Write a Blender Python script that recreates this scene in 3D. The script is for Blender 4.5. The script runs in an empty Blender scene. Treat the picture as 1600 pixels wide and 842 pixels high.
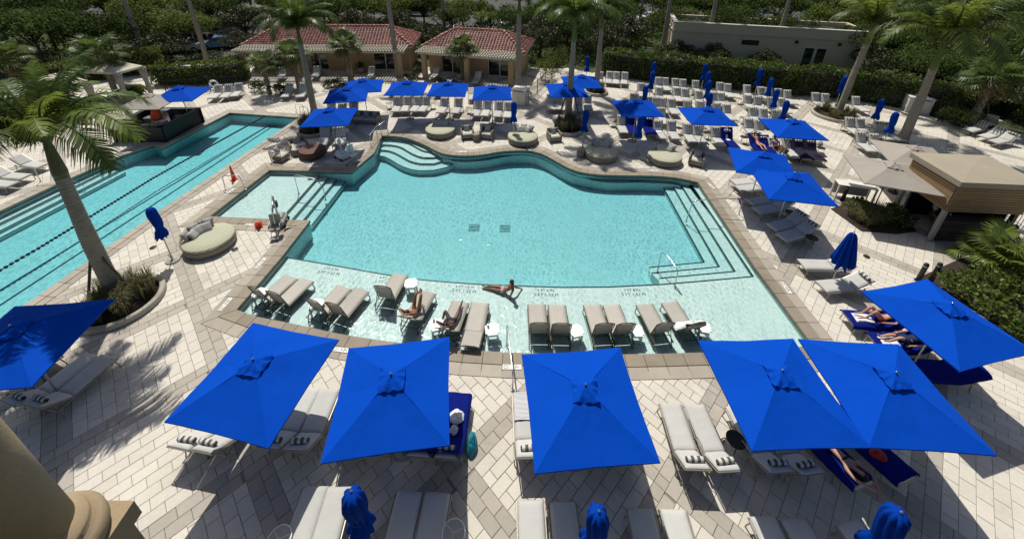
import bpy, bmesh, math, random
from math import sin, cos, pi, radians as R
from mathutils import Vector, Matrix, noise
from mathutils.geometry import tessellate_polygon
random.seed(7)
SC = bpy.context.scene
COL = SC.collection
PICW, PICH = 1600., 842.
FPX, PITCH, ROLL, CXP, CYP, CAMH = 644., R(25.095), R(.735), 800., 199.2, 12.6
# ---------------------------------------------------------------- camera, sky, sun
cam_d = bpy.data.cameras.new('camera'); cam = bpy.data.objects.new('camera', cam_d); COL.objects.link(cam)
cam_d.sensor_fit = 'HORIZONTAL'; cam_d.sensor_width = 36; cam_d.lens = FPX / PICW * 36
cam_d.shift_y = -(PICH / 2 - CYP) / PICW; cam_d.clip_start = .05; cam_d.clip_end = 2000
cam.matrix_world = Matrix.Translation((0, 0, CAMH)) @ Matrix.Rotation(pi / 2 - PITCH, 4, 'X') @ Matrix.Rotation(ROLL, 4, 'Z')
SC.camera = cam
SUN_EL, SUN_AZ = R(60.5), R(-22)         # azimuth from +y towards +x: the sun stands ahead and to the left
W = bpy.data.worlds.new('World'); SC.world = W; W.use_nodes = True
wn = W.node_tree; bg = wn.nodes['Background']; sky = wn.nodes.new('ShaderNodeTexSky')
sky.sky_type = 'NISHITA'; sky.sun_disc = False; sky.sun_elevation = SUN_EL; sky.sun_rotation = SUN_AZ; sky.dust_density = 2.2; sky.ozone_density = .5; sky.air_density = .9
wn.links.new(sky.outputs[0], bg.inputs[0]); bg.inputs[1].default_value = .078
sun_d = bpy.data.lights.new('sun', 'SUN'); sun = bpy.data.objects.new('sun', sun_d); COL.objects.link(sun)
sun_d.energy = 4.7; sun_d.angle = R(.53); sun_d.color = (1, .968, .90)
sdir = Vector((sin(SUN_AZ) * cos(SUN_EL), cos(SUN_AZ) * cos(SUN_EL), sin(SUN_EL)))
sun.rotation_euler = sdir.to_track_quat('Z', 'Y').to_euler(); sun.location = sdir * 60
SC.view_settings.view_transform = 'Standard'; SC.view_settings.look = 'None'
SC.view_settings.exposure = -.17; SC.view_settings.gamma = 1
SC.render.engine = 'CYCLES'
cy = SC.cycles; cy.use_denoising = True; cy.max_bounces = 6; cy.diffuse_bounces = 2; cy.glossy_bounces = 2
cy.transmission_bounces = 3; cy.transparent_max_bounces = 10; cy.volume_bounces = 0
cy.caustics_reflective = False; cy.caustics_refractive = False

# ---------------------------------------------------------------- photograph pixel -> point of the place at height z
def G(u, v, z=0.):
    a = (u - CXP) / FPX; b = (v - CYP) / FPX
    c, s = cos(ROLL), sin(ROLL); a, b = a * c + b * s, -a * s + b * c
    cp, sp = cos(PITCH), sin(PITCH); dz = -sp - b * cp
    t = (CAMH - z) / -dz
    return Vector((a * t, (cp - b * sp) * t, z))

# ---------------------------------------------------------------- materials
def mat(name, base=(.5, .5, .5), rough=.6, metal=0., spec=.4, var=.0, scale=4., bump=0., bscale=60., isl=0., objr=0., transl=0., noise2=0., stain=0.):
    m = bpy.data.materials.new(name); m.use_nodes = True; nt = m.node_tree; N = nt.nodes; L = nt.links
    b = N['Principled BSDF']; b.inputs['Roughness'].default_value = rough; b.inputs['Metallic'].default_value = metal
    b.inputs['Specular IOR Level'].default_value = spec
    rgb = N.new('ShaderNodeRGB'); rgb.outputs[0].default_value = (*base, 1); src = rgb.outputs[0]
    geo = N.new('ShaderNodeNewGeometry')
    def scaled(src, fac_sock, lo, hi):
        mr = N.new('ShaderNodeMapRange'); mr.inputs[3].default_value = lo; mr.inputs[4].default_value = hi
        L.new(fac_sock, mr.inputs[0])
        mx = N.new('ShaderNodeVectorMath'); mx.operation = 'SCALE'
        L.new(src, mx.inputs[0]); L.new(mr.outputs[0], mx.inputs['Scale']); return mx.outputs[0]
    if var:
        nz = N.new('ShaderNodeTexNoise'); nz.inputs['Scale'].default_value = scale; nz.inputs['Detail'].default_value = 5
        L.new(geo.outputs['Position'], nz.inputs['Vector'])
        src = scaled(src, nz.outputs['Fac'], 1 - var * 1.6, 1 + var * 1.6)
    if stain:
        sn = N.new('ShaderNodeTexNoise'); sn.inputs['Scale'].default_value = .55; sn.inputs['Detail'].default_value = 6; sn.inputs['Roughness'].default_value = .65
        L.new(geo.outputs['Position'], sn.inputs['Vector']); sr = N.new('ShaderNodeMapRange'); sr.inputs[1].default_value = .54; sr.inputs[2].default_value = .68; L.new(sn.outputs['Fac'], sr.inputs[0])
        src = scaled(src, sr.outputs[0], 1, 1 - stain)
    if noise2:
        nz = N.new('ShaderNodeTexNoise'); nz.inputs['Scale'].default_value = scale * 14; nz.inputs['Detail'].default_value = 3
        L.new(geo.outputs['Position'], nz.inputs['Vector'])
        src = scaled(src, nz.outputs['Fac'], 1 - noise2 * 1.6, 1 + noise2 * 1.6)
    if isl: src = scaled(src, geo.outputs['Random Per Island'], 1 - isl, 1 + isl)
    if objr:
        oi = N.new('ShaderNodeObjectInfo'); src = scaled(src, oi.outputs['Random'], 1 - objr, 1 + objr)
    L.new(src, b.inputs['Base Color'])
    if bump:
        bn = N.new('ShaderNodeTexNoise'); bn.inputs['Scale'].default_value = bscale; bn.inputs['Detail'].default_value = 3
        L.new(geo.outputs['Position'], bn.inputs['Vector'])
        bp = N.new('ShaderNodeBump'); bp.inputs['Strength'].default_value = bump; bp.inputs['Distance'].default_value = .02
        L.new(bn.outputs['Fac'], bp.inputs['Height']); L.new(bp.outputs[0], b.inputs['Normal'])
    if transl:
        tr = N.new('ShaderNodeBsdfTranslucent'); L.new(src, tr.inputs['Color'])
        ms = N.new('ShaderNodeMixShader'); ms.inputs[0].default_value = transl
        L.new(b.outputs[0], ms.inputs[1]); L.new(tr.outputs[0], ms.inputs[2])
        L.new(ms.outputs[0], N['Material Output'].inputs['Surface'])
    return m
def stripes(name, c1, c2, scale, axis='X', rough=.8, sharp=True, distort=0.):
    m = mat(name, c1, rough); nt = m.node_tree; N = nt.nodes; L = nt.links; b = N['Principled BSDF']
    tc = N.new('ShaderNodeTexCoord'); wv = N.new('ShaderNodeTexWave'); wv.bands_direction = axis
    wv.inputs['Scale'].default_value = scale; wv.inputs['Distortion'].default_value = distort
    L.new(tc.outputs['Object'], wv.inputs['Vector'])
    cr = N.new('ShaderNodeValToRGB'); L.new(wv.outputs['Fac'], cr.inputs[0])
    e = cr.color_ramp.elements; e[0].color = (*c1, 1); e[1].color = (*c2, 1)
    if sharp: e[0].position = .45; e[1].position = .55
    L.new(cr.outputs[0], b.inputs['Base Color']); return m

M = {}
M['paver'] = mat('pale stone paver', (.59, .545, .46), .75, var=.07, scale=.9, noise2=.07, isl=.055, objr=.055, stain=.16, bump=.15, bscale=40)
M['paver_dark'] = mat('grey stone paver', (.395, .355, .295), .75, var=.08, scale=.9, noise2=.08, isl=.09, objr=.09, stain=.16, bump=.15, bscale=40)
M['grout'] = mat('dark joint sand', (.27, .24, .195), .9, var=.1, scale=3)
M['coping'] = mat('brown coping stone', (.27, .225, .165), .7, var=.1, scale=2.5, noise2=.06, isl=.06, objr=.1, stain=.2)
M['coping_outer'] = mat('grey brown edge paver', (.37, .325, .26), .75, var=.1, scale=2.5, noise2=.06, objr=.12)
M['plaster'] = mat('pale pool plaster', (.78, .85, .79), .6, var=.04, scale=1.2, noise2=.05)
M['deep'] = mat('pale pool floor', (.66, .80, .76), .6, var=.04, scale=.8, noise2=.05)
M['tile'] = mat('dark teal tile', (.012, .05, .055), .3, isl=.2)
M['blue'] = mat('royal blue canvas', (.001, .063, .46), .85, spec=.06, var=.05, scale=1.2, noise2=.04, transl=.06, bump=.35, bscale=4)
M['blue_fold'] = mat('folded royal blue canvas', (.001, .045, .34), .85, spec=.06, var=.1, scale=3, transl=.05, objr=.15)  # canvas blue darkened, shade of the closed umbrellas put into the base colour
M['beige_canvas'] = mat('beige canvas', (.40, .36, .31), .85, spec=.1, var=.05, scale=2, transl=.15)
M['cream_canvas'] = mat('cream canvas', (.62, .58, .46), .85, spec=.1, var=.05, scale=2, transl=.15)
M['curtain'] = mat('pale curtain cloth', (.40, .37, .32), .85, var=.1, scale=4, transl=.1)
M['sling'] = mat('taupe sling mesh', (.42, .39, .335), .7, var=.05, scale=3, noise2=.04, objr=.08)
M['sling_frame'] = mat('bronze frame', (.10, .085, .06), .45, metal=.3)
M['pale_frame'] = mat('champagne frame', (.32, .29, .23), .4, metal=.4)
M['cushion'] = mat('light grey cushion', (.525, .515, .475), .85, spec=.2, var=.06, scale=2.5, noise2=.03, objr=.07, bump=.25, bscale=9)
M['dark_metal'] = mat('dark bronze metal', (.035, .03, .025), .4, metal=.4)
M['steel'] = mat('polished steel', (.55, .55, .55), .25, metal=.9)
M['pole'] = mat('pale umbrella pole', (.55, .53, .48), .4, metal=.3)
M['white'] = mat('white plastic', (.82, .82, .80), .4, var=.02)
M['white_paint'] = mat('white painted wood', (.68, .66, .60), .6, var=.05, scale=3)
M['towel_white'] = mat('white towel', (.78, .77, .75), .95, spec=.1, bump=.6, bscale=60)
M['towel_stripe'] = stripes('white striped towel', (.8, .79, .77), (.25, .25, .27), 9, 'Y', .95)
M['towel_blue'] = mat('navy towel', (.004, .012, .16), .95, spec=.1, var=.15, scale=6, bump=.6, bscale=40)
M['towel_navy'] = mat('charcoal purple towel', (.03, .025, .045), .95, spec=.1, var=.2, scale=8, bump=.6, bscale=40)
M['pillow'] = stripes('white and charcoal checked bolster', (.62, .60, .54), (.10, .095, .08), 2.0, 'X', .9, True)
M['wicker'] = mat('taupe wicker', (.27, .235, .18), .7, var=.15, scale=30, bump=.4, bscale=90)
M['wicker_brown'] = mat('brown wicker', (.12, .06, .04), .7, var=.2, scale=30, bump=.4, bscale=90)
M['cream'] = mat('pale seat cushion', (.55, .52, .45), .9, var=.04)
M['grey_pillow'] = mat('grey scatter pillow', (.40, .385, .35), .9, var=.06, scale=5, objr=.12)
M['daybed'] = stripes('striped green cream daybed cushion', (.40, .40, .27), (.52, .50, .38), 1.6, 'Y', .9, False)
M['trunk'] = mat('grey palm bark', (.30, .265, .21), .9, var=.22, scale=5, noise2=.1)
M['boot'] = mat('rough palm boots', (.16, .115, .07), .9, var=.25, scale=8, isl=.3)
M['crownshaft'] = mat('green crownshaft', (.11, .15, .025), .45, var=.15, scale=3)
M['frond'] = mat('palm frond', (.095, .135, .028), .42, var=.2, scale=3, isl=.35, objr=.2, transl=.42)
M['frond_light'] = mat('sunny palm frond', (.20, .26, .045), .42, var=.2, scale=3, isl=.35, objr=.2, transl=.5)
M['frond_dry'] = mat('dry palm frond', (.20, .14, .07), .8, isl=.3, transl=.2)
M['leaf_hedge'] = mat('clusia hedge leaf', (.105, .15, .03), .45, spec=.35, isl=.5, var=.4, scale=.9, transl=.35)
M['leaf_lime'] = mat('lime hedge leaf', (.15, .19, .03), .45, isl=.5, var=.2, scale=1.2, transl=.3)
M['shaft_olive'] = mat('olive brown crownshaft', (.10, .10, .035), .5, var=.25, scale=5)
M['gravel_roof'] = mat('dark gravel roof', (.05, .048, .04), .9, var=.3, scale=6)
M['leaf_tree'] = mat('dark tree leaf', (.08, .12, .028), .6, spec=.15, isl=.5, var=.55, scale=.5, objr=.3, transl=.4)
M['leaf_tree2'] = mat('olive tree leaf', (.125, .165, .036), .55, spec=.15, isl=.5, var=.55, scale=.5, objr=.3, transl=.45)
M['leaf_purple'] = mat('dark bronze leaf', (.075, .085, .032), .5, spec=.35, isl=.45, var=.4, scale=.6, transl=.1)
M['leaf_shrub'] = mat('shrub leaf', (.12, .165, .032), .45, isl=.5, var=.3, scale=2, transl=.4)
M['grass'] = mat('ornamental grass', (.15, .14, .06), .7, isl=.5, transl=.25)
M['wood'] = mat('brown branch', (.10, .08, .06), .9, var=.2, scale=4)
M['soil'] = mat('dark mulch', (.035, .026, .018), .95, var=.4, scale=12)
M['lawn'] = mat('grass ground', (.045, .06, .02), .95, var=.4, scale=.4)
M['asphalt'] = mat('grey asphalt', (.07, .07, .066), .9, var=.1, scale=.5)
M['concrete'] = mat('pale concrete', (.38, .36, .31), .85, var=.1, scale=1.5)
M['planter'] = mat('cast stone', (.40, .37, .30), .8, var=.12, scale=3)
M['rooftile'] = mat('red clay tile', (.44, .195, .15), .5, isl=.4, var=.15, scale=1)
M['stucco_tan'] = mat('tan stucco', (.42, .29, .16), .9, var=.06, scale=2)
M['stucco_beige'] = mat('greige stucco', (.60, .50, .35), .9, var=.05, scale=1.5)
M['stucco_column'] = mat('sandy stucco', (.37, .275, .165), .85, var=.12, scale=2.5, noise2=.06, bump=.25, bscale=90)
M['pergola'] = mat('whitewashed timber', (.52, .48, .38), .8, var=.08, scale=3)
M['glass'] = mat('dark window glass', (.012, .014, .015), .06, spec=.8)
M['winframe'] = mat('white window frame', (.60, .58, .52), .5)
M['black'] = mat('black panel', (.008, .011, .010), .5, var=.2, scale=3)
M['black_iron'] = mat('black iron', (.012, .012, .012), .5)
M['slat'] = mat('honey timber slat', (.28, .18, .085), .6, var=.12, scale=3, isl=.15, objr=.18)
M['fascia'] = mat('tan membrane roof', (.35, .30, .22), .8, var=.08, scale=1)
M['stone_dark'] = mat('dark stone', (.06, .052, .045), .7, objr=.3, var=.2, scale=6)
M['orange'] = mat('orange plastic', (.75, .06, .012), .5)
M['red'] = mat('red cloth', (.5, .03, .02), .7)
M['teal'] = mat('teal shirt', (.05, .36, .28), .85)
M['teal_bag'] = mat('turquoise bag', (.01, .20, .26), .7, var=.2, scale=8)
M['drain'] = mat('grey floor grate', (.40, .55, .54), .5)
M['rope'] = mat('navy lane rope', (.008, .012, .04), .4, isl=.3)
M['ink'] = mat('black lettering', (.02, .02, .02), .7)
M['sign'] = mat('white depth tile', (.72, .70, .64), .5)
M['skin_tan'] = mat('tanned skin', (.27, .115, .06), .45, var=.08, scale=8)
M['skin_brown'] = mat('brown skin', (.085, .042, .028), .42, var=.08, scale=8)
M['skin_pale'] = mat('pale skin', (.50, .27, .19), .5, var=.06, scale=8)
M['hair'] = mat('dark hair', (.012, .009, .008), .5)
M['swim_black'] = mat('black swimwear', (.012, .012, .014), .7)
M['swim_pale'] = mat('pale mauve swimwear', (.42, .33, .36), .7)
M['swim_navy'] = mat('navy swim shorts', (.01, .02, .06), .8)
M['car_white'] = mat('white car paint', (.78, .78, .77), .25, spec=.6)
M['car_blue'] = mat('pale blue car paint', (.22, .36, .60), .25, spec=.6)
M['car_grey'] = mat('grey car paint', (.30, .31, .32), .25, metal=.4)
M['rubber'] = mat('black rubber', (.015, .015, .015), .8)

# water: surface with a painted caustic tint that passes the sun, wave relief, absorbing body
def water_mat(name, sig, wscale):
    m = bpy.data.materials.new(name); m.use_nodes = True; nt = m.node_tree; N = nt.nodes; L = nt.links
    N.remove(N['Principled BSDF']); out = N['Material Output']
    geo = N.new('ShaderNodeNewGeometry')
    mp = N.new('ShaderNodeMapping'); mp.inputs['Rotation'].default_value = (0, 0, .5); mp.inputs['Scale'].default_value = (1, .62, 1)
    L.new(geo.outputs['Position'], mp.inputs[0])
    n1 = N.new('ShaderNodeTexNoise'); n1.inputs['Scale'].default_value = wscale; n1.inputs['Detail'].default_value = 4; n1.inputs['Distortion'].default_value = .6
    L.new(mp.outputs[0], n1.inputs['Vector'])
    bp = N.new('ShaderNodeBump'); bp.inputs['Strength'].default_value = .45; bp.inputs['Distance'].default_value = .05
    L.new(n1.outputs['Fac'], bp.inputs['Height'])
    # caustic network painted into the surface tint as a warped cell pattern
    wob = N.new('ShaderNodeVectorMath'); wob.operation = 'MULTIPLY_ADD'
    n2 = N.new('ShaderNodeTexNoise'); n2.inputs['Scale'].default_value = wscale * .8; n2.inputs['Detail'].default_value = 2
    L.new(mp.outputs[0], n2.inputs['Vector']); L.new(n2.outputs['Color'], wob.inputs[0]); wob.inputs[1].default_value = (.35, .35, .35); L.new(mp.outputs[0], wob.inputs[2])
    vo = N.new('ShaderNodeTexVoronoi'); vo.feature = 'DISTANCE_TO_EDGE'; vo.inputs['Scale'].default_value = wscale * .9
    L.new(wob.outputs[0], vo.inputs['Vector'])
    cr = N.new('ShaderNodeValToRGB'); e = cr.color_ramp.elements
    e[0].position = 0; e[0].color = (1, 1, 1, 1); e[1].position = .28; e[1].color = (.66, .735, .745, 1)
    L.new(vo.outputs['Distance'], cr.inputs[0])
    # painted caustics fade and strengthen in patches across the pool
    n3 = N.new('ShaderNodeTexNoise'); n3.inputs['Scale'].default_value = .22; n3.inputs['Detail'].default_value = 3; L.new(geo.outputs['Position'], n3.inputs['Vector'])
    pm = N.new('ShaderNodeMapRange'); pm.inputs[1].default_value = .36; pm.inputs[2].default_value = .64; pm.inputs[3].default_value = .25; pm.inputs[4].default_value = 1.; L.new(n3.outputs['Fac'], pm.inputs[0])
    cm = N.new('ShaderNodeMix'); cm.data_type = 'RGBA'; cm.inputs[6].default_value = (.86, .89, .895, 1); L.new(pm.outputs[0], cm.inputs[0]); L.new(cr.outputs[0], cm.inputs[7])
    tr = N.new('ShaderNodeBsdfTransparent'); L.new(cm.outputs[2], tr.inputs[0])
    gl = N.new('ShaderNodeBsdfGlossy'); gl.inputs['Roughness'].default_value = .08; L.new(bp.outputs[0], gl.inputs['Normal'])
    fr = N.new('ShaderNodeFresnel'); fr.inputs[0].default_value = 1.33; L.new(bp.outputs[0], fr.inputs[1])
    mx = N.new('ShaderNodeMixShader'); L.new(fr.outputs[0], mx.inputs[0]); L.new(tr.outputs[0], mx.inputs[1]); L.new(gl.outputs[0], mx.inputs[2])
    L.new(mx.outputs[0], out.inputs['Surface'])
    va = N.new('ShaderNodeVolumeAbsorption'); d = max(sig) * 1.02
    va.inputs['Density'].default_value = d; va.inputs['Color'].default_value = tuple(1 - s / d for s in sig) + (1,)
    L.new(va.outputs[0], out.inputs['Volume'])
    return m
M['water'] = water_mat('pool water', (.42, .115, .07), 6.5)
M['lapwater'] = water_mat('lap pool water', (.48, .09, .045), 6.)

# ---------------------------------------------------------------- mesh helpers
class MB:
    def __init__(s): s.v = []; s.f = []; s.m = []; s.cm = 0; s.sm = []
    def add(s, vs, fs, smooth=False):
        o = len(s.v); s.v += [tuple(v) for v in vs]
        for f in fs: s.f.append([o + i for i in f]); s.m.append(s.cm); s.sm.append(smooth)
    def box(s, c, d, rz=0, mtx=None):
        x, y, z = d[0] / 2, d[1] / 2, d[2] / 2
        P = [Vector((a, b, e)) for e in (-z, z) for b in (-y, y) for a in (-x, x)]
        mt = mtx or Matrix.Rotation(rz, 3, 'Z'); c = Vector(c)
        s.add([mt @ p + c for p in P], [(0, 2, 3, 1), (4, 5, 7, 6), (0, 1, 5, 4), (2, 6, 7, 3), (0, 4, 6, 2), (1, 3, 7, 5)]); return s
    def slabbox(s, c, d, b=.02, mtx=None):
        # box with softened top and bottom edges
        x, y, z = d[0] / 2, d[1] / 2, d[2] / 2; b = min(b, z * .9, x * .9, y * .9)
        mt = mtx or Matrix.Identity(3); c = Vector(c); V = []
        for zz, k in ((-z, b), (-z + b, 0), (z - b, 0), (z, b)):
            X, Y = x - k, y - k; q = b * .7 if k == 0 else b * .4
            V += [(X, -Y + q, zz), (X, Y - q, zz), (X - q, Y, zz), (-X + q, Y, zz), (-X, Y - q, zz), (-X, -Y + q, zz), (-X + q, -Y, zz), (X - q, -Y, zz)]
        F = [[7, 6, 5, 4, 3, 2, 1, 0], [24 + i for i in range(8)]]
        for r in range(3):
            for i in range(8): j = (i + 1) % 8; F.append([r * 8 + i, r * 8 + j, r * 8 + 8 + j, r * 8 + 8 + i])
        s.add([mt @ Vector(p) + c for p in V], F); return s
    def tube(s, pts, r, n=6, closed=False, cap=True):
        pts = [Vector(p) for p in pts]; k = len(pts); rs = r if isinstance(r, (list, tuple)) else [r] * k
        V = []; prev = None
        for i, p in enumerate(pts):
            a = pts[(i - 1) % k] if (closed or i) else p; b = pts[(i + 1) % k] if (closed or i < k - 1) else p
            t = (b - a); t = t.normalized() if t.length > 1e-9 else Vector((0, 0, 1))
            if prev is None:
                u = t.cross(Vector((0, 0, 1)));
                if u.length < .05: u = t.cross(Vector((1, 0, 0)))
            else: u = prev - t * prev.dot(t)
            u.normalize(); w = t.cross(u); prev = u
            for j in range(n): V.append(p + (u * cos(2 * pi * j / n) + w * sin(2 * pi * j / n)) * rs[i])
        F = []
        for i in range(k if closed else k - 1):
            for j in range(n):
                a = i * n + j; b = i * n + (j + 1) % n; c = ((i + 1) % k) * n; F.append([a, b, c + (j + 1) % n, c + j])
        if cap and not closed: F += [list(range(n))[::-1], [(k - 1) * n + j for j in range(n)]]
        s.add(V, F, n > 6); return s
    def lathe(s, prof, n=16, c=(0, 0, 0), fn=None):
        c = Vector(c); V = []
        for r, z in prof:
            for j in range(n):
                a = 2 * pi * j / n; rr = r * (fn(a, z) if fn else 1); V.append(c + Vector((rr * cos(a), rr * sin(a), z)))
        F = []
        for i in range(len(prof) - 1):
            for j in range(n): F.append([i * n + j, i * n + (j + 1) % n, (i + 1) * n + (j + 1) % n, (i + 1) * n + j])
        if prof[0][0] > 1e-4: F.append(list(range(n))[::-1])
        if prof[-1][0] > 1e-4: F.append([(len(prof) - 1) * n + j for j in range(n)])
        s.add(V, F, True); return s
    def quad(s, a, b, c, d): s.add([a, b, c, d], [(0, 1, 2, 3)]); return s
    def mesh(s, name, ms, smooth=None):
        me = bpy.data.meshes.new(name); me.from_pydata(s.v, [], s.f)
        for m in (ms if isinstance(ms, (list, tuple)) else [ms]): me.materials.append(m)
        if any(s.m): me.polygons.foreach_set('material_index', s.m)
        me.polygons.foreach_set('use_smooth', s.sm if smooth is None else [smooth] * len(s.f))
        me.update(); return me
    def build(s, name, ms, parent=None, smooth=None, **kw):
        return link(name, s.mesh(name, ms, smooth), parent, **kw)
def link(name, me, parent=None, loc=None, rz=None):
    o = bpy.data.objects.new(name, me); COL.objects.link(o)
    if parent: o.parent = parent
    if loc is not None: o.location = loc
    if rz is not None: o.rotation_euler = (0, 0, rz)
    return o
def tag(o, label=None, cat=None, group=None, kind=None):
    if label: o['label'] = label
    if cat: o['category'] = cat
    if group: o['group'] = group
    if kind: o['kind'] = kind
    return o
def thing(name, label, cat, loc=(0, 0, 0), rz=0., group=None):
    o = link(name, None, None, loc, rz); o.empty_display_size = .2; return tag(o, label, cat, group)
def copy_thing(root, loc, rz, label, group=None, skip=()):
    r = root.copy(); COL.objects.link(r); r.location = loc; r.rotation_euler = (0, 0, rz); r['label'] = label
    if group: r['group'] = group
    for ch in root.children:
        if ch.name.split('.')[0] in skip: continue
        c = ch.copy(); COL.objects.link(c); c.parent = r
        if ch.name.startswith('pillow'): c.location.x += random.uniform(-.05, .05); c.rotation_euler.z += random.uniform(-.12, .12)
        for gch in ch.children:
            d = gch.copy(); COL.objects.link(d); d.parent = c
    return r
def poly_slab(pts, zt, zb):
    # closed prism over a plan polygon (list of xy); returns MB
    m = MB(); n = len(pts); P = [(p[0], p[1]) for p in pts]
    if sum(P[i][0] * P[(i + 1) % n][1] - P[(i + 1) % n][0] * P[i][1] for i in range(n)) < 0: P.reverse()
    m.add([(x, y, zt) for x, y in P] + [(x, y, zb) for x, y in P],
          [list(t) for t in tri_up(P)] + [[n + i for i in reversed(t)] for t in tri_up(P)] + [[(i + 1) % n, i, n + i, n + (i + 1) % n] for i in range(n)])
    return m
def tri_up(P, holes=()):
    loops = [[Vector((x, y, 0)) for x, y in P]] + [[Vector((x, y, 0)) for x, y in h] for h in holes]
    allp = [v for l in loops for v in l]; out = []
    for t in tessellate_polygon(loops):
        a, b, c = (allp[i] for i in t)
        cr = (b - a).cross(c - a).z
        out.append(t if cr > 0 else (t[0], t[2], t[1]))
    return out
def inside(p, poly):
    x, y = p[0], p[1]; r = False; j = len(poly) - 1
    for i in range(len(poly)):
        xi, yi = poly[i][0], poly[i][1]; xj, yj = poly[j][0], poly[j][1]
        if (yi > y) != (yj > y) and x < (xj - xi) * (y - yi) / (yj - yi) + xi: r = not r
        j = i
    return r
def ccw(P):
    a = sum(P[i][0] * P[(i + 1) % len(P)][1] - P[(i + 1) % len(P)][0] * P[i][1] for i in range(len(P)))
    return list(P) if a > 0 else list(reversed(P))
def offset(P, d):
    P = ccw(P); n = len(P); out = []
    for i in range(n):
        a = Vector(P[i - 1][:2]); b = Vector(P[i][:2]); c = Vector(P[(i + 1) % n][:2])
        e1 = (b - a).normalized(); e2 = (c - b).normalized()
        n1 = Vector((e1.y, -e1.x)); n2 = Vector((e2.y, -e2.x)); bi = (n1 + n2)
        k = bi.length_squared / 2
        q = b + bi * (d / max(k, .35)); out.append((q.x, q.y))
    return out
def resample(P, step):
    out = []; n = len(P)
    for i in range(n):
        a = Vector(P[i][:2]); b = Vector(P[(i + 1) % n][:2]); k = max(1, round((b - a).length / step))
        for j in range(k): q = a.lerp(b, j / k); out.append((q.x, q.y))
    return out
ORD = ['first', 'second', 'third', 'fourth', 'fifth', 'sixth', 'seventh', 'eighth', 'ninth', 'tenth', 'eleventh', 'twelfth', 'thirteenth', 'fourteenth', 'fifteenth', 'sixteenth', 'seventeenth', 'eighteenth']
# ================================================================ POOLS
def px(L, z=0.): return [tuple(G(u, v, z)[:2]) for u, v in L]
c5 = lambda x, y: (560 + .19 * x, 180 + .19 * y)
z7 = lambda x, y: (800 + x / 4, 210 + y / 4)
WZ = -.10
far_edge = [c5(*q) for q in [(190, 172), (245, 171), (300, 175), (350, 181), (400, 190), (450, 206), (500, 225), (540, 243), (580, 262), (610, 279), (640, 294), (670, 307), (700, 318), (750, 327), (800, 332), (850, 335), (900, 335), (950, 333), (1000, 328), (1050, 321), (1100, 312), (1150, 304), (1200, 298), (1250, 294), (1300, 292), (1350, 292), (1400, 294)]] \
    + [z7(*q) for q in [(100, 103), (140, 109), (180, 120), (220, 138), (260, 160), (300, 183), (340, 205), (380, 222), (420, 235), (470, 244), (520, 250), (585, 255), (650, 257), (725, 258), (800, 258), (875, 260), (950, 264), (1010, 270), (1060, 278), (1110, 288), (1165, 301)]]
FAR = px(far_edge)
RIGHT = px([(1182, 420), (1264, 530)])
xr = RIGHT[-1][0]
FRONT = [(xr, 9.62), (9.0, 9.42), (7.6, 9.33)] + px([(1097, 553), (1035, 555), (975, 556)]) + [(1.2, 9.17), (-.2, 9.2)] + px([(725, 549), (670, 544), (617, 537), (580, 532), (547, 527), (515, 521), (485, 514), (447, 506), (400, 497)])
LEFT = px([(367.6, 485.6), (440, 401), (483, 346), (437, 344.5), (326, 339.5), (421, 266), (490, 267.3), (549, 268.7), (583.7, 240)])
POOL = ccw(FAR + RIGHT + FRONT + LEFT)
LAP = ccw(px([(358.7, 176.7), (468.5, 184.1), (248.9, 331), (62.3, 462.6)], 0) + [(-18.75, 3.0), (-27.5, 3.0)] + px([(0, 330), (83, 291), (190, 243.5), (240, 226.5), (251.9, 231.6)], 0))
def shell(name, poly, zb, m):
    mb = MB(); n = len(poly)
    tris = tri_up(poly)
    mb.add([(x, y, zb) for x, y in poly], tris)
    o = mb.build(name, m); tag(o, kind='structure')
    w = MB()
    for i in range(n):
        a = poly[i]; b = poly[(i + 1) % n]
        w.quad((a[0], a[1], zb), (a[0], a[1], -.0), (b[0], b[1], -.0), (b[0], b[1], zb))
    w.build('pool_wall', m, o)
    t = MB(); q = offset(poly, -.006)      # waterline tiles, each band piece stands proud of the wall
    for i in range(n):
        a = q[i]; b = q[(i + 1) % n]
        t.quad((a[0], a[1], -.17), (a[0], a[1], -.03), (b[0], b[1], -.03), (b[0], b[1], -.17))
    t.build('waterline_tile', M['tile'], o)
    return o
pool = shell('pool_basin', POOL, -.98, M['deep'])
lap = shell('lap_pool_basin', LAP, -.80, M['deep'])
for nm, P, m in (('pool_water', POOL, 'water'), ('lap_pool_water', LAP, 'lapwater')):
    o = poly_slab(offset(P, .02), WZ, -1.4).build(nm, M[m]); tag(o, kind='structure')
def nosing(parent, line, z, w=.065):
    mb = MB()
    for a, b in zip(line, line[1:]):
        a = Vector((*a, z + .004)); b = Vector((*b, z + .004)); t = (b - a).normalized(); nrm = Vector((-t.y, t.x, 0)) * w / 2
        mb.quad(a - nrm, b - nrm, b + nrm, a + nrm)
        mb.quad(a - nrm, a - nrm - Vector((0, 0, .035)), b - nrm - Vector((0, 0, .035)), b - nrm)
        mb.quad(a + nrm, b + nrm, b + nrm - Vector((0, 0, .035)), a + nrm - Vector((0, 0, .035)))
    return mb.build('dark_tile_nosing', M['tile'], parent)
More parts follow.
